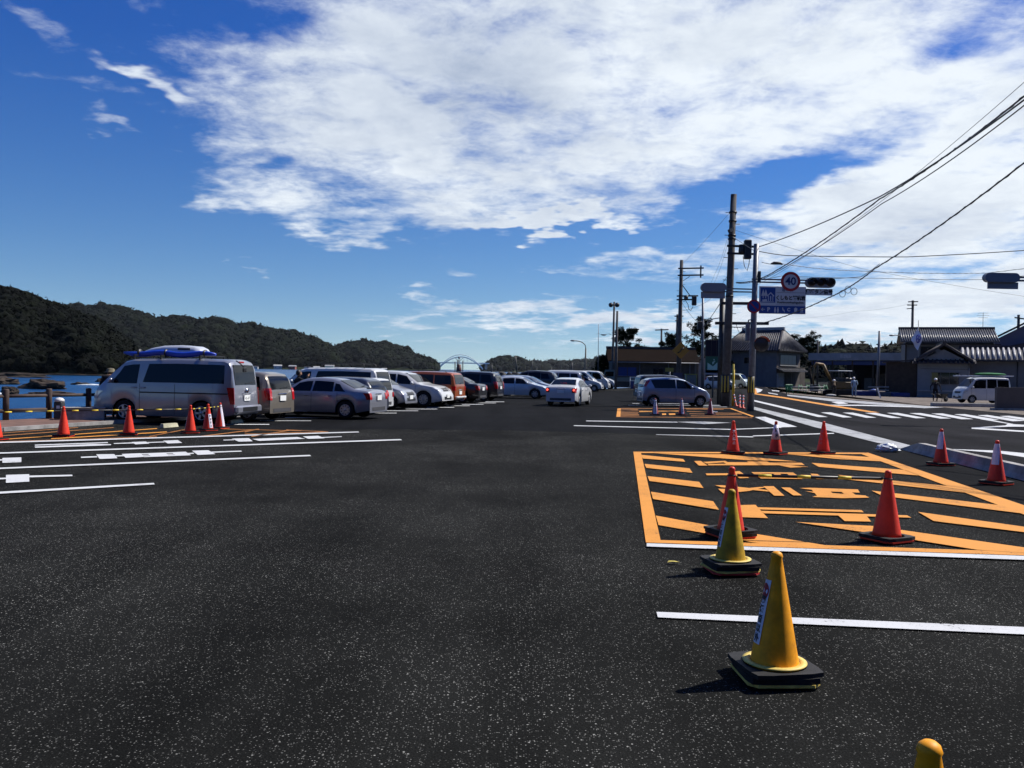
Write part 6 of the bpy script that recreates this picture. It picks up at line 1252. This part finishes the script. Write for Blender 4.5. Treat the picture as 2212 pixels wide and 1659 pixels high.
def person(label, p, rz, J, m, hat=None, hair=None, vox=.016):
    """J: joints (metres, figure faces -y). One continuous remeshed surface."""
    root = empty('person', p, rz, label, 'person')
    mb = MB()
    def cap(a, b, ra, rb): 
        a, b = Vector(a), Vector(b); mb.tube([a, b], [ra, rb], 12); mb.ball(a, ra, 12, 8); mb.ball(b, rb, 12, 8)
    pel, che, neck, head = [Vector(J[k]) for k in ('pelvis', 'chest', 'neck', 'head')]
    cap(pel, pel.lerp(che, .5), .145, .13); cap(pel.lerp(che, .5), che, .13, .155); cap(che, neck, .10, .055); cap(neck, head, .055, .06)
    mb.ball(head, .105, 14, 10, (.86, 1.0, 1.16)); mb.ball(head + Vector((0, -.105, -.02)), .02, 8, 6, (.8, 1, 1.2)); 
    for s in (-1, 1): mb.ball(head + Vector((s * .09, 0, -.01)), .025, 8, 6, (.4, .8, 1.2))
    for sd in ('l', 'r'):
        sh, eb, wr_ = [Vector(J[k + sd]) for k in ('sh', 'el', 'wr')]; hp, kn_, an = [Vector(J[k + sd]) for k in ('hip', 'kn', 'an')]
        cap(che + Vector((0, 0, .08)), sh, .08, .075); cap(sh, eb, .065, .048); cap(eb, wr_, .046, .032); cap(hp, kn_, .095, .065); cap(kn_, an, .062, .042); cap(an, an + Vector((0, -.14, -.05)), .045, .035); cap(pel, hp, .13, .10)
        d_ = (wr_ - eb).normalized(); side = d_.cross(Vector((0, 1, .2))).normalized(); palm = wr_ + d_ * .05; cap(wr_, palm, .034, .036)
        for k, ln in enumerate((.065, .08, .075, .055)): b0 = palm + side * (k - 1.5) * .019 + d_ * .02; m1 = b0 + d_ * ln * .55; cap(b0, m1, .011, .010); cap(m1, m1 + d_ * ln * .45 + Vector((0, -.015, -.01)), .010, .008)
        cap(palm - d_ * .01, palm + side * .045 + d_ * .035, .013, .010)
    me = mb.mesh('body', False); o = link('body', me, root, None, m)
    rm_ = o.modifiers.new('remesh', 'REMESH'); rm_.mode = 'VOXEL'; rm_.voxel_size = vox; rm_.use_smooth_shade = True
    sm_ = o.modifiers.new('smooth', 'SMOOTH'); sm_.iterations = 2; sm_.factor = .4
    if hat == 'helmet':
        h = MB(); h.lathe([(.125, 0), (.122, .05), (.10, .10), (.05, .135), (.0001, .145)], 16, head + Vector((0, 0, .03))); h.ball(head + Vector((0, -.10, .035)), .08, 10, 6, (1, .9, .15)); h.build('helmet', mat('white_helmet', (.72, .73, .74), .35), root)
    if hat == 'hat':
        h = MB(); h.lathe([(.20, .0), (.21, .012), (.125, .03), (.12, .09), (.09, .13), (.0001, .14)], 18, head + Vector((0, 0, .02))); h.build('sun_hat', mat('olive_hat', (.13, .115, .075), .9, var=.3, scale=8), root)
    if hair: h = MB(); h.ball(head + Vector((0, .03, .03)), .115, 12, 8, (.92, .95, 1.08)); h.build('hair', mat('dark_hair', (.012, .010, .010), .6), root)
    return root
STAND = dict(pelvis=(0, 0, .93), chest=(0, .02, 1.28), neck=(0, .0, 1.47), head=(0, -.02, 1.60), shl=(.19, .02, 1.38), shr=(-.19, .02, 1.38), ell=(.25, .03, 1.10), elr=(-.25, .03, 1.10), wrl=(.22, -.10, .88), wrr=(-.22, -.10, .88), hipl=(.10, 0, .88), hipr=(-.10, 0, .88), knl=(.12, -.03, .48), knr=(-.12, -.02, .48), anl=(.12, .02, .08), anr=(-.12, .04, .08))
def pose(**k): d_ = dict(STAND); d_.update(k); return d_
P0 = lambda x, y: (g(x, y).x, g(x, y).y, .01)
person('worker in pale blue overalls and white helmet, back to the road', P0(1845, 857), R(170), pose(chest=(0, -.08, 1.27), neck=(0, -.14, 1.44), head=(.02, -.20, 1.56), shl=(.19, -.07, 1.37), shr=(-.19, -.07, 1.37), ell=(.27, .02, 1.12), elr=(-.27, .0, 1.12), wrl=(.22, -.16, .95), wrr=(-.22, -.18, .98), anl=(.16, .14, .08), knl=(.15, .0, .48)), skinmat('pale_blue_overalls', (.28, .36, .44), (.24, .32, .40), .9, 1.5), 'helmet')
person('stooping worker in brown beside the excavator bucket', P0(1801, 855.5), R(160), pose(chest=(0, -.28, 1.18), neck=(0, -.42, 1.26), head=(0, -.52, 1.32), shl=(.19, -.32, 1.25), shr=(-.19, -.32, 1.25), ell=(.24, -.42, .98), elr=(-.24, -.42, .98), wrl=(.18, -.52, .75), wrr=(-.18, -.52, .75)), skinmat('brown_work_clothes', (.10, .07, .045), (.07, .055, .045), .9), 'helmet')
person('worker in dark clothes and white helmet pushing a wheelbarrow', P0(2020, 867), R(-15), pose(ell=(.34, .02, 1.12), elr=(-.34, .02, 1.12), wrl=(.36, -.14, .88), wrr=(-.34, -.12, .9), knl=(.14, -.12, .48), anl=(.14, .08, .08)), skinmat('dark_work_clothes', (.018, .018, .022), (.012, .012, .016), .9, 1.5), 'helmet')
wb = P0(2034, 868); o = empty('wheelbarrow', wb, R(30), 'dark wheelbarrow beside the worker near the white van', 'wheelbarrow'); m = MB(); m.add([(-.4, -.3, .6), (.4, -.3, .6), (.4, .3, .6), (-.4, .3, .6), (-.25, -.2, .3), (.2, -.2, .3), (.2, .2, .3), (-.25, .2, .3)], [(0, 1, 5, 4), (1, 2, 6, 5), (2, 3, 7, 6), (3, 0, 4, 7), (4, 5, 6, 7)]); m.build('tray', M_dkmetal, o); MB().lathe([(.06, -.05), (.2, -.05), (.2, .05), (.06, .05)], 16, (.5, 0, .2), axis='Y').build('wheel', M_rub, o)
for s in (-.22, .22): MB().tube([(.5, s * .4, .2), (-.2, s, .32), (-.9, s * 1.2, .62)], .02, 6).build('handle', M_dkmetal, o); MB().tube([(-.25, s, .3), (-.35, s, 0)], .02, 6).build('leg', M_dkmetal, o)
person('person in a sun hat leaning at the fence by the van front', (-12.72, 27.75, .09), R(200), pose(chest=(0, -.18, 1.2), neck=(0, -.30, 1.30), head=(0, -.38, 1.40), shl=(.18, -.2, 1.27), shr=(-.18, -.2, 1.27), ell=(.28, -.22, 1.02), elr=(-.30, -.22, 1.02), wrl=(.16, -.40, .98), wrr=(-.16, -.40, .98)), skinmat('dark_jacket', (.02, .02, .024), (.015, .015, .02), .9, 1.34), 'hat')
person('person holding up a camera behind the parked sedan', (-8.75, 36.0, -.08), R(120), pose(shl=(.18, -.02, 1.36), shr=(-.18, -.02, 1.36), ell=(.26, -.24, 1.28), elr=(-.26, -.24, 1.28), wrl=(.07, -.38, 1.50), wrr=(-.07, -.38, 1.50)), skinmat('black_top', (.015, .015, .018), (.015, .015, .02), .9, 1.5), None, True)

# ================================================================== TREES
M_bark = mat('pine_bark', (.030, .020, .014), .95, var=.4, scale=6, bump=.5); M_needle = forest_mat('pine_needles', (.008, .012, .006), (.022, .032, .011), 3, .05)
def pine(label, base_px, top_px, Y, spread, n, seed, lean=0.0):
    rr = random.Random(seed); b = at(base_px[0], base_px[1], Y); b.z = 0; t = at(top_px[0], top_px[1], Y); H = t.z; off = t.x - b.x
    root = empty('pine_tree', b, 0, label, 'pine tree', 'wind-bent pines behind the low building')
    spine = [Vector((off * (k / 8) ** 1.3 + .25 * math.sin(k * 1.3 + seed), .2 * math.cos(k + seed), H * .93 * k / 8)) for k in range(9)]
    MB().tube(spine, [.22 * (1 - .85 * k / 8) * H / 7 for k in range(9)], 8).build('trunk', M_bark, root)
    cents, tris, tint = [], [], []
    lm = MB()
    for k in range(n):
        f = rr.uniform(.30, 1.0); i = f * 8; p = spine[min(int(i), 7)].lerp(spine[min(int(i) + 1, 8)], i - int(i)); a = rr.uniform(0, 6.28); ln = spread * (1.25 - .85 * f) * rr.uniform(.35, 1.15)
        e_ = p + Vector((math.cos(a) * ln, math.sin(a) * ln, rr.uniform(-.1, .45) * ln + .15)); lm.tube([p, p.lerp(e_, .5) + Vector((0, 0, .08)), e_], [.05, .035, .012], 5, cap=False)
        for q in range(2): cents.append(p.lerp(e_, .66 + .34 * q) + Vector((rr.gauss(0, .2), rr.gauss(0, .2), rr.gauss(.05, .12))))
    lm.build('limbs', M_bark, root)
    vs, fs = [], []
    for c_ in cents:
        R_ = rr.uniform(.26, .5); tn = rr.random() ** 1.5
        for q in range(95):
            d_ = Vector((rr.gauss(0, 1), rr.gauss(0, 1), rr.gauss(.25, .6))).normalized(); p = c_ + d_ * R_ * rr.uniform(.15, 1) * Vector((1, 1, .7)).length / 1.58; s_ = d_.cross(Vector((rr.random(), rr.random(), rr.random()))).normalized() * rr.uniform(.045, .085)
            k0 = len(vs); tip = p + d_ * rr.uniform(.14, .30); vs += [p - s_, p + s_, tip]; fs.append((k0, k0 + 1, k0 + 2)); tint += [tn] * 3
    me = bpy.data.meshes.new('crown'); me.from_pydata([tuple(v) for v in vs], [], fs); at_ = me.attributes.new('tint', 'FLOAT', 'POINT'); at_.data.foreach_set('value', np.array(tint, np.float32)); link('crown', me, root, None, M_needle)
for a in (('broad dark pine at the left end of the low building', (1352, 838), (1358, 712), 122, 3.3, 58, 1), ('low pine leaning over the left end of the low roof', (1306, 838), (1302, 770), 112, 1.5, 34, 2), ('upright pine between the T-shaped pole and the warning sign pole', (1458, 838), (1456, 720), 128, 2.3, 48, 3), ('tall pine directly behind the slim lamp pole', (1519, 838), (1514, 690), 130, 3.2, 60, 4), ('pine half hidden behind the thick utility pole', (1556, 838), (1552, 725), 134, 2.6, 40, 5), ('pine showing left of the old house roof ridge', (1606, 838), (1606, 718), 150, 1.9, 44, 6), ('sparse pine just right of the old house roof', (1712, 838), (1716, 722), 158, 1.4, 26, 7), ('sparse pine with spreading low boughs right of the old house', (1752, 838), (1746, 718), 150, 3.0, 42, 8), ('short pine between the low building and T-shaped pole', (1425, 838), (1425, 742), 132, 1.2, 28, 9)): pine(*a)
rr = random.Random(21); cs_, rs_ = [], []
for k in range(170):
    dx = rr.uniform(1322, 1440); p = at(dx, 838, rr.uniform(113, 122)); p.z = rr.uniform(.6, 5.2 - abs(dx - 1385) * .018); cs_.append(p[:]); rs_.append(rr.uniform(.35, .75))
tag(lump_cloud('hedge', np.array(cs_), np.array(rs_), M_for, .8, .3, 22), 'dense dark rounded hedge behind the low brown-roofed building', 'hedge')

# ================================================================== SHORE, BRIDGE, BOATS
def rock(p, s, label, seed, m=None):
    bm = bmesh.new(); bmesh.ops.create_icosphere(bm, subdivisions=4, radius=1); sd = Vector((seed * 3.1, seed * 1.7, seed))
    for v in bm.verts:
        n = mnoise.noise(v.co * 1.4 + sd) * .45 + mnoise.noise(v.co * 3.5 + sd) * .22 + mnoise.noise(v.co * 9 + sd) * .08; c_ = v.co * (1 + n); v.co = Vector((c_.x * s[0], c_.y * s[1], c_.z * s[2]))
    me = bpy.data.meshes.new('shore_rock'); bm.to_mesh(me); bm.free(); tag(link('shore_rock', me, None, p, m or M_rock), label, 'rock', 'rocks in the sea')
def sea_pt(dx, dy, dz=0): p = g(dx, dy, SEA); p.z += dz; return p
for i, (x, y, s, l) in enumerate(((96, 840, (3.6, 2.4, 1.35), 'big craggy brown rock standing in the sea behind the fence'), (10, 830, (2.8, 2.2, 1.1), 'brown rock at the left edge below the headland'), (22, 853, (1.0, .8, .9), 'pointed dark rock just above the fence at the left'), (112, 853, (3.2, 1.4, .4), 'flat reef at the foot of the big craggy rock'), (172, 831, (1.8, 1.0, .4), 'low flat rock between the big rock and the van'), (220, 825, (1.5, 1.0, .7), 'rounded dark rock left of the person in the sun hat'), (40, 815, (9, 3, 1.0), 'long dark rock ledge at the foot of the headland'), (160, 811, (15, 3, .5), 'long low rock shelf below the forested headland'))): rock(sea_pt(x, y, s[2] * .3), s, l, i + 1)
M_foam = mat('sea_foam', (.55, .6, .64), .8, var=.3, scale=2)
for i, (x, y, w_, l) in enumerate(((243, 821, 5, 'foam streak beside the rounded dark rock'), (200, 832, 4, 'foam patch near the person in the sun hat'), (3, 852, 2, 'foam patch by the pointed rock'))):
    p = sea_pt(x, y, .05); m = MB(); r_ = random.Random(i); n = 18; m.add([(math.cos(2 * math.pi * k / n) * w_ * r_.uniform(.5, 1), math.sin(2 * math.pi * k / n) * w_ * .35 * r_.uniform(.4, 1), 0) for k in range(n)] + [(0, 0, .25)], [(k, (k + 1) % n, n) for k in range(n)]); o = m.build('sea_foam', M_foam, None, p); tag(o, l, 'foam', kind='stuff')
# arch bridge
YB = 2400; M_br = mat('pale_bridge_steel', (.72, .76, .78), .6); bb = at(993, 799, YB); bb.z = SEA; br = empty('arch_bridge', bb, 0, 'pale steel arch bridge across the far strait', 'bridge')
def relb(x, y, Y=YB): return at(x, y, Y) - bb
for kx, Yo in ((0, 0), (1, 14)):
    pts = []; 
    for k in range(25): f = k / 24; x = 946 + 97 * f; y = 771 + 27 * (2 * f - 1) ** 2 * (1 if f < .5 else 1.0); pts.append(relb(x, y, YB + Yo))
    MB().tube(pts, 1.5, 6).build('arch_rib', M_br, br)
    pts2 = [p + Vector((0, 0, 6 * math.sin(math.pi * (.12 + .76 * k / 24)))) for k, p in enumerate(pts)]; MB().tube(pts2, 1.0, 6).build('arch_chord', M_br, br)
MB().box(relb(995, 784.2, YB + 7), (125 * YB / FPX, 12, 2.8)).build('deck', M_br, br)
for k in range(9): x = 962 + k * 8; f = (x - 946) / 97; yt = 771 + 27 * (2 * f - 1) ** 2; MB().tube([relb(x, yt), relb(x, 784)], .5, 5).build('hanger', M_br, br)
for x in (938, 1050): MB().box(relb(x, 791, YB + 7), (6, 8, 18)).build('pier', M_conc, br)
# breakwater
a, b = at(985, 820, 125), at(1262, 820, 128); bk = empty('breakwater', (a.x, a.y, 0), math.atan2(b.y - a.y, b.x - a.x), 'dark stone breakwater behind the parked row with masts beyond', 'breakwater'); L = (b - a).length
MB().box((L / 2, 0, -1.0), (L, 2.5, 4.2)).build('wall', mat('dark_stone', (.05, .048, .045), .9, var=.4, scale=1, bump=.5), bk); rr = random.Random(5); 
cs_ = [(rr.uniform(0, L), rr.uniform(-1.2, 1.0), 1.1 + rr.uniform(-.1, .2)) for _ in range(70)]; lc_ = lump_cloud('armour_stones', np.array(cs_), np.array([rr.uniform(.2, .5) for _ in range(70)]), MATS['dark_stone'], .7, .15, 6); lc_.parent = bk; lc_['kind'] = 'stuff'
p = at(991, 815, 124); bc = empty('harbour_beacon', (p.x, p.y, 1.1), 0, 'dark red harbour beacon column on the breakwater', 'beacon'); MB().lathe([(.42, 0), (.36, 1.0), (.30, 1.05), (.34, 1.4), (.0001, 1.42)], 14).build('column', mat('dark_red_paint', (.08, .02, .018), .6), bc); MB().tube([(0, 0, 1.4), (0, 0, 2.3)], .06, 6).build('lamp_post', M_galv, bc); MB().ball((0, 0, 2.35), .16, 10, 7).build('lamp', M_galv, bc)
for s in (-1, 1): MB().bar((0, 0, 1.8), (s * .55, 0, 2.3), .05).build('bracket', M_galv, bc)
M_hull = mat('white_boat_hull', (.55, .57, .58), .5)
def boat(label, x, Y, masts, s=1.0, rz=0):
    p = at(x, 815, Y); o = empty('fishing_boat', (p.x, p.y, SEA), rz, label, 'boat', 'fishing boats behind the breakwater'); org = Vector((p.x, p.y, SEA)); rot = Matrix.Rotation(-rz, 3, 'Z')
    st = [(-4, 1.0, .9), (-2, 1.3, .85), (1, 1.3, .95), (3, .8, 1.3), (4.2, .06, 1.7)]; vs = []; 
    for xx, hw, zz in st: vs += [(xx * s, -hw * s, zz * s), (xx * s, -hw * .6 * s, -.3), (xx * s, hw * .6 * s, -.3), (xx * s, hw * s, zz * s)]
    fs = [(i * 4 + j, i * 4 + (j + 1) % 4, i * 4 + 4 + (j + 1) % 4, i * 4 + 4 + j) for i in range(4) for j in range(4)] + [(0, 1, 2, 3), (16, 17, 18, 19)]
    MB().add(vs, fs).build('hull', M_hull, o); MB().box((-.8 * s, 0, 1.7 * s), (2.2 * s, 1.6 * s, 1.7 * s), bev=.1).build('wheelhouse', M_hull, o)
    for (x0, y0, x1, y1, r_) in masts: MB().tube([rot @ (at(x0, y0, Y) - org), rot @ (at(x1, y1, Y) - org)], r_, 6).build('mast', M_dkmetal, o)
boat('fishing boat with twin thin masts below the arch bridge', 993, 150, [(983, 815, 983, 781, .09), (988, 815, 989, 777, .09), (999.5, 815, 1000, 779, .09)])
boat('fishing boat with a tall slanting mast before the islet', 1112, 140, [(1117.6, 815, 1113, 768, .12), (1062, 815, 1062, 788, .12)])
boat('fishing boat with one straight mast right of the islet', 1150, 150, [(1149, 815, 1149.7, 778, .09), (1158, 815, 1159, 796, .08)])
boat('fishing boat with a slanting derrick near the street lamp', 1205, 140, [(1191, 815, 1191, 794, .1), (1205, 796, 1238, 808, .06), (1235, 815, 1235, 783, .12)])
# village on the far shore
cols = [(.45, .45, .44), (.30, .31, .33), (.28, .08, .06), (.5, .5, .5), (.55, .55, .54), (.10, .35, .28), (.45, .47, .48), (.5, .5, .48), (.4, .42, .42), (.5, .5, .5), (.35, .36, .38)]
names = ['grey', 'slate-grey', 'dull red', 'white', 'tall white', 'teal green', 'pale blue-grey', 'cream', 'low grey', 'white twin', 'dark grey']; where = ['at the left end of the far shore', 'second along the far shore', 'third along the far shore', 'below the middle hill saddle', 'just right of the white house', 'among the far shore huts', 'right of the teal hut', 'right half of the far shore', 'near the right of the far shore', 'second last along the shore', 'last along the far shore']
for i, x in enumerate((552, 600, 632, 664, 684, 712, 726, 748, 762, 800, 830)):
    p = at(x, 795, 1385); k = (1.0, 1.5, 1.4, 1.1, 1.2, 1.7, 1.2, .9, 1.0, .9, 1.0)[i]; o = empty('shore_house', (p.x, p.y, SEA), R(20 * math.sin(i * 2)), '%s house %s' % (names[i], where[i]), 'house', 'houses on the far shore')
    mm = mat('shore_wall_%s' % names[i].replace(' ', '_').replace('-', '_'), cols[i], .8); MB().box((0, 0, 1.8 * k), (8 * k, 5, 3.6 * k)).build('wall', mm, o)
    m = MB(); m.prism([(-4.4 * k, -3, 3.6 * k), (-4.4 * k, 3, 3.6 * k), (-4.4 * k, 0, 5.0 * k)], (8.8 * k, 0, 0)); m.build('roof', M_wallw if i % 3 else M_ridge, o)
    for s in (-2.2, 2.2): MB().box((s * k, -2.53, 2.0 * k), (1.4, .06, 1.3)).build('window', M_wglass, o)

# ================================================================== WIRES
def wire(label, pts, r=.02, sag=.0, n=18, twist=0):
    r *= .8; twist *= .6
    """pts = list of (dx, dy, depth); straight spans with sag"""
    P = [at(*q) if not isinstance(q, Vector) else q for q in pts]; out = []
    for a, b in zip(P[:-1], P[1:]):
        for k in range(n): f = k / n; p = a.lerp(b, f); p.z -= sag * 4 * f * (1 - f); out.append(p)
    out.append(P[-1]); o0 = out[0].copy(); o = empty('overhead_wire', o0, 0, label, 'wire', 'overhead wires')
    MB().tube([p - o0 for p in out], r, 5).build('cable', M_black, o)
    if twist:
        tw = []; 
        for i, p in enumerate(out):
            for k in range(3): a = (i * 3 + k) * 1.3; q = p if i == len(out) - 1 else p.lerp(out[i + 1], k / 3); tw.append(q - o0 + Vector((math.cos(a), 0, math.sin(a))) * twist)
        MB().tube(tw, r * .45, 4).build('lashing', M_black, o)
def end_pole(x, y, h, label):
    o = empty('utility_pole', (x, y, 0), 0, label, 'utility pole', 'utility poles'); MB().tube([(0, 0, 0), (0, 0, h)], [.2, .14], 14).build('shaft', M_pole, o)
    for z in (h - .5, h - 1.2): MB().bar((-.8, 0, z), (.8, 0, z), .1).build('cross_arm', M_dkmetal, o)
EA = lambda z, dx=0.0: Vector((22.8 + dx, 3.0, z)); EB = lambda z, dx=0.0: Vector((32.4 + dx, 42.5, z))
end_pole(22.8, 3.0, 11.2, 'near utility pole where the rising cables end, beyond the right edge'); end_pole(32.4, 42.5, 9.5, 'far utility pole where the level lines end, beyond the right edge')
wire('thick cable from the signal post top to the upper right', [(1640, 533, 43), (1900, 425, 30), (2212, 216, 20), EA(9.9, .6)], .028, .10)
wire('lashed bundle rising from the thick pole to the upper right', [(1590, 610, 48), (1660, 594, 45), (1900, 430, 32), (2212, 208, 21), EA(10.6, -.5)], .030, .12, twist=.05)
wire('second cable close below the lashed bundle', [(1595, 612, 48), (1662, 596, 45), (1905, 440, 32), (2212, 228, 21), EA(9.9, -.5)], .022, .12)
wire('cable curving from the signal post across to the right edge', [(1640, 543, 43), (1700, 552, 43), (1960, 555, 43), (2212, 541, 42), EB(8.9)], .026, .02)
wire('looping low bundle from the old house up to the right edge', [(1570, 705, 49), (1640, 700, 46), (1790, 643, 40), (1890, 580, 34), (2212, 352, 22), EA(7.6)], .028, .10, twist=.05)
wire('thin wire from the thick pole to the upper right corner', [(1625, 620, 48), (1800, 510, 38), (2212, 178, 21), EA(10.7, .6)], .010, .15)
wire('thin wire from high on the thick pole to the right', [(1588, 497, 48.6), (1860, 580, 46), (2212, 640, 44), EB(6.0)], .009, .05)
wire('pair line above the speed sign, upper', [(1645, 566, 43), (1690, 570, 43), (1850, 585, 45), (2130, 590, 46), EB(8.3, -.6)], .014, .06, twist=.03)
wire('pair line above the speed sign, lower', [(1590, 612, 48), (1690, 596, 46), (1900, 601, 46), (2130, 604, 46), EB(7.8)], .016, .03)
wire('line from the traffic light arm to the right', [(1690, 598, 46), (1780, 602, 46), (1860, 598, 40), (1900, 570, 36)], .016, .02)
wire('thin line with beads between the two tall poles', [(1474, 570, 85), (1580, 455, 48.6)], .010, .1)
wire('first slack service line down from the thick pole', [(1574, 505, 48.6), (1545, 590, 60), (1518, 640, 92)], .008, .2)
wire('second slack service line down from the thick pole', [(1576, 508, 48.6), (1548, 600, 60), (1521, 645, 92)], .008, .2)
wire('brace line between the thick pole and signal post', [(1588, 515, 48.7), (1634, 545, 43)], .016)
wire('diagonal cable from the sign toward the slim lamp pole', [(1520, 705, 92), (1565, 640, 49)], .03, .1)
wire('line crossing behind the hanging sign plates', [(1474, 672, 85), (1530, 650, 70), (1570, 598, 49)], .014, .1)
wire('line from the second pole toward the slim lamp pole', [(1474, 655, 85), (1514, 702, 92)], .02, .2)
wire('long sagging line above the market shed, upper', [(1768, 755, 135), (1850, 762, 130), (1970, 775, 110)], .02, .1)
wire('long sagging line above the market shed, lower', [(1768, 748, 135), (1850, 752, 130), (1970, 760, 110)], .02, .1)
wire('faint line from the far pole to the three-arm pole', [(1700, 690, 150), (1850, 672, 130), (1972, 655, 110)], .012, .2)
wire('drop line from the signal post to the old house', [(1590, 700, 49), (1605, 720, 80), (1600, 750, 120)], .02, .3)
m = at(1665, 570, 43); o = MB().tube([(0, 0, 0), (.15, 0, .04), (.45, 0, .04), (.58, 0, -.02)], [.03, .075, .075, .03], 8).build('cable_splice', M_black, None, m); tag(o, 'black cable splice case hanging right of the signal post', 'splice case')
for i, (x, y, Y) in enumerate(((1820, 627, 38.5), (1832, 618, 37.6), (1845, 622, 37.2))):
    p = at(x, y, Y); o = MB().tube([(.13 * math.cos(a), 0, .15 * math.sin(a) - .15) for a in [2 * math.pi * k / 14 for k in range(15)]], .012, 5, cap=False).build('cable_loop', M_black, None, p); tag(o, ['leftmost cable loop on the low bundle', 'middle cable loop on the low bundle', 'rightmost cable loop on the low bundle'][i], 'cable loop', 'cable loops')
# a soaring bird near the antenna
p = at(1304, 723.5, 90); bd_ = empty('bird', p, 0, 'dark bird gliding right of the whip antenna', 'bird'); MB().ball((0, 0, 0), .12, 10, 6, (2.2, .7, .6)).build('body', M_black, bd_)
for s in (-1, 1): MB().add([(.12, 0, 0), (-.1, 0, 0), (s * .5 - .1, .1 * s, .12), (s * .6, .1 * s, .14), (s * .95, .2 * s, .02)], [(0, 1, 2, 3), (3, 2, 4)]).build('wing', M_black, bd_, normals=False)

# ================================================================== AIR
mh = bpy.data.materials.new('haze'); mh.use_nodes = True; mh.node_tree.nodes.clear()
pv = mh.node_tree.nodes.new('ShaderNodeVolumePrincipled'); pv.inputs['Color'].default_value = (.80, .88, 1.0, 1); pv.inputs['Density'].default_value = 1.6e-5; pv.inputs['Anisotropy'].default_value = .2
om = mh.node_tree.nodes.new('ShaderNodeOutputMaterial'); mh.node_tree.links.new(pv.outputs[0], om.inputs['Volume'])
tag(MB().box((0, 5500, 148), (29000, 18000, 304)).build('haze', mh), 'thin pale sea haze over the whole bay', 'haze', kind='stuff')
